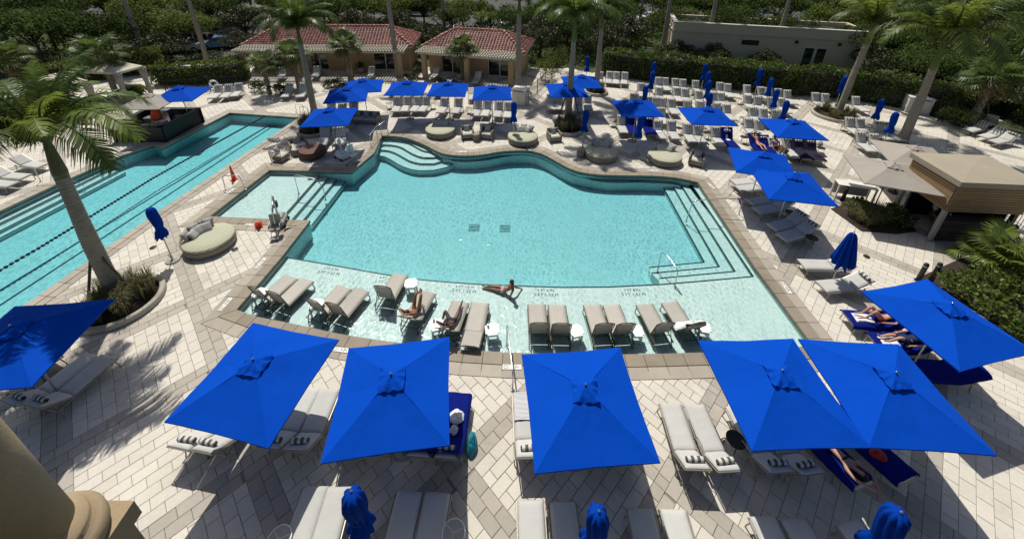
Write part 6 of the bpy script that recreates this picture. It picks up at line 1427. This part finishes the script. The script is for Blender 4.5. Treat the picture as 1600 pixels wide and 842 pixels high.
def sabal(u, v, h, label, n=28, scale=1.35, light=False, r=.17, grp='short fan leaved palms', boots=True, dry=3):
    p = G(u, v) if not isinstance(u, Vector) else u; t = thing('fan_palm', label, 'palm tree', (p.x, p.y, .0), 0, grp); rnd = random.Random(int(p.x * 13 + p.y * 7))
    m = MB(); m.lathe([(r * 1.2, 0), (r, .3), (r * .9, h * .6), (r * .95, h)], 12, (0, 0, 0), lambda a, z: 1 + .06 * sin(a * 5 + z * 9)); m.build('trunk', M['trunk'], t)
    if boots:
        b = MB()
        for k in range(int(h * 16)):
            z = h * (.35 + .65 * k / (h * 16)); a = k * 2.4; d = Vector((cos(a), sin(a), 0)); s = Vector((-sin(a), cos(a), 0)) * .05; q = d * r * .9 + Vector((0, 0, z)); e = q + d * .10 + Vector((0, 0, .22)); b.add([q - s, q + s, e + s * .6, e - s * .6, q + d * .03 - s, q + d * .03 + s], [(0, 3, 2, 1), (4, 5, 2, 3)])
        b.build('leaf_boots', M['boot'], t)
    for i in range(n + dry):
        lv = i / n; a = i * 2.399; me = FAND if i >= n else (random.choice(FANL) if light and rnd.random() < .6 else FAN[i % 3]); o = link('fan_leaf', me, t); o.location = (0, 0, h - .05)
        o.rotation_euler = (rnd.uniform(-.3, .3), (.75 if i >= n else .55 - 1.55 * lv) + rnd.uniform(-.15, .15), a); s = scale * rnd.uniform(.85, 1.1); o.scale = (s, s, s)
sabal(467, 137, 2.9, 'sabal palm with patterned boots before the left cabana, left one'); sabal(547, 127, 3.3, 'sabal palm with patterned boots before the left cabana, right one'); sabal(722, 124, 2.8, 'short sabal palm in front of the right cabana')
sabal(422, 147, 2.6, 'ragged sabal palm at the left end of the left cabana', 18, 1.15, dry=10); sabal(184, 152, 3.6, 'dark sabal palm in front of the cream tent', 26, 1.5, r=.22); sabal(1516, 194, 3.4, 'rough boot trunk fan palm behind the far right loungers', 24, 1.6, r=.25, dry=5); sabal(36, 150, 3.0, 'dark fan palm at the far left behind the near palm crown', 24, 1.6)
for u, v, h, s, l in ((1560, 425, .9, 1.15, 'bright fan palm shrub at the right edge, tallest of three'), (1590, 445, .6, 1.1, 'bright fan palm shrub at the right edge, nearest the shrubs'), (1535, 415, .5, 1.0, 'bright fan palm shrub left of the tallest one at the right edge')): sabal(u, v, h, l, 16, s, True, .09, 'fan palm shrubs at the right edge', False, 0)

# ================================================================ PLANTER RINGS AND GRASS
def tuft_mb(m, c, r, h, n, rnd, w=.009):
    for k in range(n):
        a = rnd.random() * 6.28; d = Vector((cos(a), sin(a), 0)); b = Vector(c) + d * rnd.random() * r * .35; l = h * rnd.uniform(.7, 1.15); o = rnd.uniform(.25, .75) * r; s = Vector((-sin(a), cos(a), 0)) * w
        m1 = b + d * o * .45 + Vector((0, 0, l * .75)); m2 = b + d * o * 1.25 + Vector((0, 0, l * rnd.uniform(.6, 1.0))); m.add([b - s, b + s, m1 + s * .8, m1 - s * .8, m2], [(0, 1, 2, 3), (3, 2, 4)])
def ring_bed(u, v, r, label, gh=.6, ng=40, squash=1., full=True):
    p = G(u, v); t = thing('planter_ring', label, 'planter', (p.x, p.y, 0), 0, 'round stone planters'); prof = [(r - .02, 0), (r, .05), (r, .18), (r - .03, .23), (r - .16, .23), (r - .19, .19), (r - .19, .05)]
    m = MB(); m.lathe(prof, 40); m.build('stone_ring', M['planter'], t); m = MB(); m.lathe([(r - .185, .10), (r * .5, .15), (0, .17)], 30); m.build('soil', M['soil'], t)
    g = MB(); rnd = random.Random(u)
    for k in range(ng):
        a = rnd.random() * 6.28; q = (r - .35) * rnd.random() ** .5; tuft_mb(g, (p.x + cos(a) * q, p.y + sin(a) * q, .12), .42, gh, 46, rnd)
    o = g.build('ornamental_grass', M['grass']); tag(o, 'ornamental grass filling ' + label[:70], 'grass', kind='stuff'); return t
ring_bed(190, 474, 1.35, 'curved stone ring of the near left palm', .95, 38); ring_bed(492, 205, 1.15, 'stone ring under the mottled blue umbrella', 1.25, 46); ring_bed(887, 203, 1.15, 'stone ring behind the wavy pool edge', 1.0, 46); ring_bed(931, 145, 1.05, 'small stone ring near the hedge', .9, 26); ring_bed(1304, 181, 1.6, 'stone ring of the right hand palms', .75, 34)
def prop(a, b, label):
    A, B = Vector(a), Vector(b); t = thing('palm_prop', label, 'timber prop', A, 0, 'timber props bracing palms'); m = MB(); m.tube([(0, 0, 0), B - A], .045, 6); m.build('strut', M['wood'], t); m = MB(); m.box((0, 0, .02), (.2, .2, .04)); m.build('foot', M['wood'], t)
pp = G(185, 465); pp.z = 0
for i, (dx, dy) in enumerate(((-.75, -.35), (1.0, -.15))): prop((pp.x + dx, pp.y + dy, .15), (pp.x + dx * .18 + .03, pp.y + dy * .2, 2.1), ['left', 'right'][i] + ' timber prop bracing the near left palm')
pp = G(887, 192)
for i, (dx, dy) in enumerate(((-.9, -.5), (.9, -.4))): prop((pp.x + dx, pp.y + dy, .15), (pp.x + dx * .2, pp.y + dy * .2, 2.6), ['left', 'right'][i] + ' timber prop bracing the ringed palm behind the wavy edge')
pp = G(1516, 194)
for i, (dx, dy) in enumerate(((-1.3, -.4), (.9, -.5))): prop((pp.x + dx, pp.y + dy, .0), (pp.x + dx * .15, pp.y + dy * .15, 2.2), ['left', 'right'][i] + ' timber prop bracing the rough fan palm far right')

# ================================================================ HEDGES, SHRUBS, TREES
def leafq(m, p, d, size, rnd):
    s = d.cross(Vector((rnd.uniform(-1, 1), rnd.uniform(-1, 1), rnd.uniform(-1, 1)))).normalized() * size * .34; d = d * size * .5; k = d.cross(s).normalized() * size * .08
    m.add([p - d, p - d * .1 + s + k, p + d, p - d * .1 - s + k], [(0, 1, 2, 3)])
def rdir(rnd):
    while 1:
        q = Vector((rnd.uniform(-1, 1), rnd.uniform(-1, 1), rnd.uniform(-1, 1)))
        if .05 < q.length < 1: return q.normalized()
def hedge(a, b, w, h, label, m='leaf_hedge', z0=0., dens=95, size=.21, grp='clipped hedges', ctop=None):
    a, b = Vector((a[0], a[1], 0)), Vector((b[0], b[1], 0)); L_ = (b - a).length; e = (b - a).normalized(); nrm = Vector((-e.y, e.x, 0)); t = thing('hedge', label, 'hedge', (*((a + b) / 2).xy, z0), 0, grp); c0 = (a + b) / 2; rnd = random.Random(int(a.x * 31 + a.y * 17)); g = MB(); seed = rnd.random() * 90
    area = [(L_ * h, 0), (L_ * w, 1), (w * h, 2), (w * h, 3), (L_ * h * .35, 4)]
    for A, k in area:
        for _ in range(int(A * dens)):
            x, z, y = rnd.random() * L_, rnd.random() * h, rnd.random() * w
            if k == 0: y = 0
            elif k == 1: z = h
            elif k == 2: x = 0
            elif k == 3: x = L_
            else: y = w
            lump = noise.noise(Vector((x * .8 + seed, y * .8, z * .9))) * .42 + noise.noise(Vector((x * 2.4 + seed, y * 2.4, z * 2.4))) * .2; n_ = (-nrm, Vector((0, 0, 1)), -e, e, nrm)[k]
            if lump < -.16 and rnd.random() < .5: continue
            p = a + e * x + nrm * y + Vector((0, 0, z)) + n_ * (lump - rnd.random() ** 2 * .22) - c0; d = (rdir(rnd) + n_ * .5 + Vector((0, 0, .45))).normalized(); leafq(g, p, d, size * rnd.uniform(.7, 1.25), rnd)
    g.build('foliage', M[m], t)
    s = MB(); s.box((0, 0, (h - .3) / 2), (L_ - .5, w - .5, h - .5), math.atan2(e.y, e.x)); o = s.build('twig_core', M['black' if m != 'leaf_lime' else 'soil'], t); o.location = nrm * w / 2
    for k in range(int(L_ / 1.5)): s = MB(); q = a + e * (k + .5) * 1.5 + nrm * w / 2 - c0; s.tube([(q.x, q.y, 0), (q.x + .05, q.y, .6)], .03, 5); s.build('stem', M['wood'], t)
HB = px([(938, 118), (1000, 126), (1075, 133), (1150, 141), (1240, 150), (1330, 157), (1420, 172), (1482, 187), (1600, 168)])
HL = ['behind the second ring palm', 'behind the three closed umbrellas left of the block', 'behind the lounger block, left part', 'behind the lounger block, right part', 'behind the two loungers on their own', 'behind the right planter ring', 'behind the plain white box', 'under the trees at the far right']
for i in range(8): hedge(HB[i], HB[i + 1], 1.7, 2.45 if i < 7 else 2.0, 'tall dark clusia hedge ' + HL[i], dens=100)
hl = px([(60, 148), (130, 130), (262, 112), (330, 104)]); hedge(hl[0], hl[1], 1.4, 2.1, 'lime green hedge behind the left cream tent', 'leaf_lime'); hedge(hl[1], hl[2], 1.4, 2.3, 'lime green hedge behind the cream tent with tied curtains', 'leaf_lime')
hl = px([(240, 135), (310, 134), (388, 127)]); hedge(hl[0], hl[1], 1.3, 1.9, 'green hedge behind the black fence, left part', 'leaf_shrub'); hedge(hl[1], hl[2], 1.3, 1.9, 'green hedge behind the life ring fence, right part', 'leaf_shrub')
def shrub(p, r, h, label, m='leaf_shrub', n=700, size=.13, grp='shrubs', name='shrub', cat='shrub'):
    t = thing(name, label, cat, (p[0], p[1], p[2] if len(p) > 2 else 0), 0, grp); rnd = random.Random(int(p[0] * 37 + p[1] * 91)); g = MB(); cl = [(Vector((rnd.uniform(-.6, .6) * r, rnd.uniform(-.6, .6) * r, h * rnd.uniform(.35, .75))), rnd.uniform(.35, .55)) for _ in range(7)]
    for _ in range(n):
        c, k = rnd.choice(cl); d = rdir(rnd); d.z = abs(d.z) if rnd.random() < .75 else d.z; q = c + Vector((d.x * r * k, d.y * r * k, d.z * h * k)) * rnd.uniform(.6, 1.05); q.z = max(q.z, .04); leafq(g, q, (d + rdir(rnd) * .8).normalized(), size * rnd.uniform(.7, 1.3), rnd)
    g.build('foliage', M[m], t); s = MB()
    for c, k in cl: s.tube([(0, 0, 0), c * .5, c], [.03, .02, .012], 5)
    s.build('stems', M['wood'], t); return t
pg = lambda u, v: tuple(G(u, v))
for u, v, r, h, l in ((1505, 470, 1.0, 1.0, 'dense green shrub directly behind the front right umbrella'), (1500, 452, .6, .7, 'green shrub beside the bollards'), (1545, 500, .8, .8, 'low green shrub right of the front right umbrella apex'), (1590, 535, .6, .6, 'small green shrub at the right edge beside the front right umbrella'), (1540, 455, 1.0, 1.0, 'dark shrub under the fan palm shrubs'), (1585, 480, .9, .9, 'dark shrub below the fan palms at the right edge')): shrub(pg(u, v), r, h, l, 'leaf_shrub', 620, .14)
for u, v, r, h, l in ((1385, 345, .8, .7, 'leafy dark plant nearest the hut in the mulch bed'), (1345, 330, .6, .5, 'leafy plant behind the bollard in the mulch bed'), (1408, 352, .6, .6, 'dark leafy plant at the right end of the mulch bed')): shrub(pg(u, v), r, h, l, 'leaf_purple' if u > 1390 else 'leaf_shrub', 500, .14)
for u, v, r, h, l in ((652, 122, .9, 1.1, 'dark shrub between the two cabanas'), (640, 128, .7, .7, 'low shrub at the foot of the tall palm by the left cabana'), (520, 138, .9, .7, 'low dark shrub before the left cabana terrace, middle'), (545, 141, .8, .6, 'low dark shrub before the left cabana terrace, right'), (408, 142, 1.0, .8, 'low dark shrub at the left end of the left cabana'), (440, 146, .8, .7, 'low dark shrub beside the left sabal palm'), (690, 133, .6, .6, 'low shrub before the right cabana, left'), (715, 136, .6, .5, 'low shrub before the right cabana, by the sabal'), (845, 125, 1.4, 2.2, 'large shrub at the right side of the right cabana'), (870, 112, 1.5, 2.4, 'large shrub behind the fence by the right cabana')): shrub(pg(u, v), r, h, l, 'leaf_purple' if h < 1.5 else 'leaf_tree2', 700, .14)
for i, (u, v, r, h, m_, l) in enumerate(((60, 188, 1.5, 1.3, 'leaf_shrub', 'shrub below the half hidden cream tent'), (12, 198, 1.6, 1.5, 'leaf_tree2', 'bushy shrub at the far left edge behind the near palm'), (105, 180, 1.1, .9, 'leaf_shrub', 'low shrub between the two cream tents'), (150, 168, .9, .7, 'leaf_tree2', 'low shrub before the curtained cream tent'), (-10, 226, 1.5, 1.2, 'leaf_shrub', 'shrub at the far left beyond the lap pool loungers'), (40, 165, 1.6, 1.8, 'leaf_tree2', 'tall shrub behind the half hidden cream tent'), (215, 150, .8, .7, 'leaf_shrub', 'low shrub at the right post of the cream tent'), (1490, 196, 1.3, 1.2, 'leaf_shrub', 'shrub left of the far right loungers'), (1575, 176, 1.5, 1.4, 'leaf_tree2', 'shrub behind the far right loungers'), (1600, 190, 1.2, 1.2, 'leaf_shrub', 'shrub at the right edge above the loungers'))): shrub(pg(u, v), r, h, l, m_, 900, .15)
# mulch beds
poly_slab(px([(1298, 327), (1345, 312), (1400, 330), (1432, 362), (1400, 366), (1345, 361)]), .05, -.02).build('mulch_bed', M['soil'])['kind'] = 'structure'
poly_slab(px([(1428, 438), (1500, 405), (1600, 408), (1700, 470), (1700, 640), (1600, 545), (1530, 490), (1465, 450)]), .05, -.02).build('planting_bed', M['soil'])['kind'] = 'structure'
g = MB(); rnd = random.Random(5)
for u, v in ((1340, 345), (1352, 338), (1362, 350), (1375, 340), (1330, 338), (1366, 333), (1356, 352)): tuft_mb(g, tuple(G(u, v, .05)), .6, .75, 110, rnd)
tag(g.build('ornamental_grass', M['grass']), 'arching ornamental grass in the mulch bed by the white desk', 'grass', kind='stuff')
# trees: shared crowns of leaf clumps on limbs
def tree_variant(seed, R_, H_, m, nl=3600, size=.26):
    rnd = random.Random(seed); tr = MB(); top = Vector((rnd.uniform(-.4, .4), rnd.uniform(-.4, .4), H_ * .45)); tr.tube([(0, 0, 0), top * .5 + Vector((.1, 0, 0)), top], [.16, .12, .10], 8); cl = []
    for k in range(15):
        a = k * 2.4; q = (rnd.random()) ** .6; c = Vector((cos(a) * R_ * q * .8, sin(a) * R_ * q * .8, H_ * (.60 + .32 * rnd.random() * (1.15 - q)))); cl.append((c, R_ * rnd.uniform(.26, .42)))
        tr.tube([top * rnd.uniform(.6, 1), top.lerp(c, .5) + Vector((0, 0, -.2)), c], [.07, .045, .02], 5)
    g = MB()
    for _ in range(nl):
        c, k = rnd.choice(cl); d = rdir(rnd); q = c + Vector((d.x, d.y, d.z * .62)) * k * rnd.uniform(.55, 1.08); leafq(g, q, (rdir(rnd) + Vector((0, 0, .3))).normalized(), size * rnd.uniform(.6, 1.3), rnd)
    return tr.mesh('trunk', M['wood']), g.mesh('crown', M[m])
TV = [tree_variant(1, 3.6, 6.4, 'leaf_tree', 5200), tree_variant(2, 4.2, 5.6, 'leaf_tree', 6000), tree_variant(3, 3.2, 6.8, 'leaf_tree2', 5000), tree_variant(4, 3.8, 5.2, 'leaf_tree2', 5200), tree_variant(5, 2.7, 3.7, 'leaf_purple', 4600, .21), tree_variant(6, 4.6, 7.2, 'leaf_tree', 7000, .27)]
TN_ = ['dark tree', 'broad dark tree', 'tall olive tree', 'low olive tree', 'bronze leaved bushy tree', 'wide tall dark tree']
def tree(x, y, k, s, label):
    t = thing('tree', label, 'tree', (x, y, -.05), random.random() * 6, 'trees beyond the pool deck'); t.scale = (s, s, s * random.uniform(.9, 1.1)); link('trunk', TV[k][0], t); link('crown', TV[k][1], t)
TREES = [(-47, 40, 0, 1.0, 'behind the left cream tent'), (-42, 42, 1, 1.0, 'left of the tall slim trunk behind the tents'), (-37, 46, 3, 1.0, 'behind the lime hedge'), (-52, 46, 5, 1.0, 'at the far left edge'), (-44, 50, 2, 1.0, 'deep behind the tents'), (-38, 53, 0, 1.0, 'behind the parked cars at the left'), (-57, 38, 1, 1.1, 'at the left edge nearest the lap pool'), (-50, 33, 3, .9, 'beside the half hidden tent'), (-62, 50, 0, 1.1, 'in the far left corner'), (-30, 56, 1, 1.1, 'beyond the bicycles'), (-26.5, 49, 3, .85, 'left of the left cabana roof'), (-24, 53, 0, 1.05, 'behind the left end of the left cabana'), (-19, 49.5, 4, 1.1, 'close behind the left cabana'),
 (-15, 54, 4, .9, 'behind the left cabana ridge'), (-10.5, 47.5, 4, .8, 'behind the gap between the cabanas'), (-6.0, 48, 4, .75, 'behind the left half of the right cabana'), (-1.5, 47, 4, .8, 'behind the right cabana ridge'), (3.0, 46, 4, 1.1, 'behind the right end of the right cabana'), (6.5, 49, 1, .95, 'behind the ringed palm crown'), (10, 45.5, 4, 1.0, 'left of the greige building, front'), (13, 48.5, 4, 1.15, 'left of the greige building, rear'), (9.5, 54, 0, 1.0, 'deep between the palm crowns'), (17.5, 43.3, 4, .72, 'before the left corner of the greige building'), (21, 42.0, 4, .66, 'before the greige wall, left'), (25.5, 40.6, 4, .62, 'before the greige wall, middle'),
 (34.5, 38.6, 4, .85, 'before the right end of the greige building'), (37.5, 36, 1, .75, 'behind the plain white box'), (39, 40, 0, .95, 'right of the greige building'), (43, 35, 5, .85, 'behind the widest palm crown'), (44, 29, 1, .9, 'behind the far right loungers'), (50, 34, 0, 1.0, 'at the far right edge'), (39.5, 29.5, 4, .85, 'beside the rough fan palm'), (49, 26, 3, .9, 'at the right edge above the hut roof'), (19.5, 50.2, 5, .85, 'behind the greige building roof, left'), (25, 48, 5, .85, 'behind the greige building roof, middle'), (30.5, 46, 5, .8, 'behind the greige building roof, right'), (38, 50, 2, 1.0, 'behind the right end of the greige roof'), (45, 46, 0, 1.15, 'deep in the trees on the right'), (53, 43, 5, 1.0, 'deep at the far right'), (60, 36, 0, 1.1, 'in the far right corner'),
 (-33, 63, 2, 1.1, 'beyond the left parking'), (-22, 62, 0, .9, 'by the road on the left'), (-3, 56, 2, .7, 'by the parking bays'), (14, 63, 3, .8, 'by the parking bays on the right'), (47, 60, 1, 1.2, 'by the road on the right'), (-48, 62, 1, 1.2, 'by the road at the far left'), (32, 66, 2, .9, 'across from the greige building'), (35.5, 41.5, 0, .85, 'over the right end of the greige building'),
 (-33, 51, 4, 1.2, 'between the parked cars and the left cabana'), (-27.5, 58, 1, 1.0, 'beyond the rack'), (-22, 57, 5, 0.9, 'behind the left cabana, rear'), (-17.5, 58, 3, 1.1, 'behind the left cabana roof centre, rear'), (-13, 61, 2, 1.0, 'by the road behind the left cabana'), (-8, 55, 0, 0.8, 'behind the gap between the cabana roofs, rear'), (0.5, 53, 1, 0.8, 'behind the right cabana, rear'), (4.5, 55, 0, 0.85, 'left of the ringed palm crown, rear'), (7, 60, 3, 1.0, 'behind the ringed palm crown, rear'), (13, 56, 5, 0.9, 'left of the greige roof, rear'), (17, 62, 2, 1.0, 'behind the greige roof corner'), (23, 61, 1, 1.1, 'beyond the greige roof, left'), (29, 60, 0, 1.1, 'beyond the greige roof, middle'), (36, 58, 5, 1.0, 'beyond the greige roof, right'), (42, 52, 3, 1.1, 'between the right palm crowns, rear'), (50, 52, 1, 1.2, 'deep right, behind the widest crown'), (58, 48, 0, 1.2, 'deep at the right, rear'), (-50, 56, 0, 1.2, 'deep at the left, rear'), (-58, 60, 5, 1.1, 'deep at the far left, rear'), (-42, 58, 3, 1.1, 'deep behind the tents, rear'), (-66, 42, 1, 1.2, 'beyond the left edge tents'), (47, 39, 2, 1.0, 'behind the far right palm'), (41, 32.5, 3, 0.8, 'just behind the far right hedge'), (55, 28, 1, 1.1, 'beyond the right edge'), (-36, 41.5, 4, 0.8, 'low by the slim trunks behind the tents'), (-30.5, 45.5, 4, 0.7, 'low before the blue car'), (65, 44, 5, 1.2, 'farthest right'), (-29, 66, 2, 1.2, 'by the left road kerb'), (52, 64, 0, 1.2, 'by the right road kerb')]
for i in range(26):
    x = -66 + i * 5.3 + random.uniform(-1.2, 1.2); k = random.choice((0, 1, 5, 3))
    if -13 < x < -8 or -3.5 < x < 3 or 19 < x < 23: continue
    TREES.append((x, 61.5 + random.uniform(-1.5, 2.5), k, random.uniform(.75, 1.0), f'in the row before the road, {ORD[i % 13]} {"from the left" if i < 13 else "right of middle"}'))
for x, y, k, s, l in TREES: tree(x, y, k, s, TN_[k] + ' ' + l)
DT = ['dark tree', 'broad dark tree', 'tall olive tree', 'low olive tree', '', 'wide tall dark tree']
for i in range(44):
    x = -165 + i * 7.8 + random.uniform(-3, 3); y = 101 + random.uniform(0, 22); k = random.choice((0, 1, 2, 3, 5))
    t = thing('tree', 'distant tree in the line across the road', 'tree', (x, y, -.05), random.random() * 6, 'distant trees across the road'); s_ = random.uniform(1.1, 1.6); t.scale = (s_,) * 3; link('trunk', TV[k][0], t); link('crown', TV[k][1], t)
# undergrowth behind hedges and cabanas reads as one mass
g = MB(); rnd = random.Random(77)
for _ in range(34000):
    x = rnd.uniform(-64, 62); y = rnd.uniform(42, 61)
    if x > 16 and y < 52: y = rnd.uniform(36.8, 41) - (x - 22) * .35 if rnd.random() < .5 else rnd.uniform(53, 60)
    if x < -46 or x > 34: y = rnd.uniform(33, 58)
    if -27.5 < x < 1.5 and y < 45.5: continue
    if -46 < x < -27.5 and y > 43.5: continue
    if inside((x, y), OUT): continue
    if 16.5 < x < 36 and 41.3 - (x - 17) * .42 + 2.0 < y < 51: continue
    z = (.25 + .9 * (.5 + .5 * noise.noise(Vector((x * .3, y * .3, 0))))) * rnd.random() ** .4 * 1.5; leafq(g, Vector((x, y, z)), (rdir(rnd) + Vector((0, 0, .5))).normalized(), rnd.uniform(.2, .42), rnd)
tag(g.build('undergrowth', M['leaf_tree']), 'dark leafy undergrowth between the deck hedge and the trees', 'undergrowth', kind='stuff')

# ================================================================ CARS AND THE SERVICE YARD
def car(x, y, rz, m, label):
    t = thing('parked_car', label, 'car', (x, y, -.06), rz, 'parked cars beyond the pool'); W_ = .88
    prof = [(-2.2, .35), (-2.25, .62), (-2.1, .86), (-1.2, .92), (-.55, 1.42), (.85, 1.45), (1.65, .98), (2.1, .92), (2.25, .70), (2.2, .35)]
    n = len(prof); V = [(px_, s * W_ * (.86 if z > 1.2 else 1.), z) for s in (-1, 1) for px_, z in prof]; b = MB(); b.add(V, [tuple(range(n)), tuple(range(2 * n - 1, n - 1, -1))] + [(i, n + i, n + (i + 1) % n, (i + 1) % n) for i in range(n)]); b.build('body', M[m], t)
    g = MB()
    for s in (-1, 1): g.add([(-1.05, s * .885, .95), (1.45, s * .885, .99), (.82, s * .775, 1.40), (-.52, s * .775, 1.37)], [(0, 1, 2, 3) if s < 0 else (3, 2, 1, 0)])
    g.add([(1.62, -.76, 1.01), (1.62, .76, 1.01), (.90, .68, 1.44), (.90, -.68, 1.44)], [(0, 1, 2, 3)]); g.add([(-1.17, -.76, .95), (-.58, -.68, 1.41), (-.58, .68, 1.41), (-1.17, .76, .95)], [(0, 1, 2, 3)]); g.build('windows', M['glass'], t)
    for sx in (-1.4, 1.4):
        for s in (-1, 1): w = MB(); w.tube([(sx, s * .70, .33), (sx, s * .91, .33)], .33, 14); o = w.build('wheel', M['rubber'], t); h_ = MB(); h_.tube([(sx, s * .90, .33), (sx, s * .92, .33)], .19, 10); h_.build('rim', M['steel'], o)
    for s in (-1, 1): h_ = MB(); h_.slabbox((2.22, s * .62, .72), (.08, .32, .12), .02); h_.build('headlight', M['glass'], t)
for x, y, rz, m, l in ((-34.6, 48.2, .4, 'car_blue', 'pale blue car behind the left hedge near the cabana'), (-37.8, 46.3, .3, 'car_white', 'white car behind the slim palm trunk on the left'), (-4.8, 66.5, 1.5, 'car_white', 'white car seen above the right cabana roof, left one'), (-1.2, 63, 1.6, 'car_white', 'white car seen above the right cabana roof, right one'), (4.5, 62, 1.5, 'car_grey', 'grey car beyond the ringed palm'), (22.5, 68.5, 0, 'car_white', 'white car above the left part of the greige building'), (-16, 71, 0, 'car_white', 'white car on the road beyond the left cabana'), (-31, 70, .1, 'car_grey', 'grey car on the road at the left'), (40, 72, 0, 'car_white', 'white car on the road at the right'), (8, 74, 0, 'car_white', 'white car on the road in the middle')): car(x, y, rz, m, l)
p = G(305, 72, .0); t = thing('service_rack', 'long dark bicycle rack behind the left hedge', 'rack', (-37.5, 49.5, 0)); g = MB(); g.tube([(-4, 0, 1.6), (4, 0, 1.6)], .05, 5); [g.tube([(q, 0, 0), (q, 0, 1.6)], .05, 5) for q in (-4, -2, 0, 2, 4)]; g.build('frame', M['steel'], t)
for k in range(9): g = MB(); g.box((-3.6 + k * .9, .2, .7), (.3, .5, 1.1)); g.build('rack_bay', M['dark_metal'], t)
t = thing('orange_parasol', 'small orange parasol in the service yard behind the left hedge', 'parasol', (-38.5, 47.6, 0)); g = MB(); g.lathe([(.9, 2.0), (.45, 2.3), (0, 2.45)], 8); g.build('canopy', mat('orange cloth', (.55, .16, .10), .8), t); g = MB(); g.tube([(0, 0, 0), (0, 0, 2.4)], .03, 6); g.build('pole', M['pole'], t)
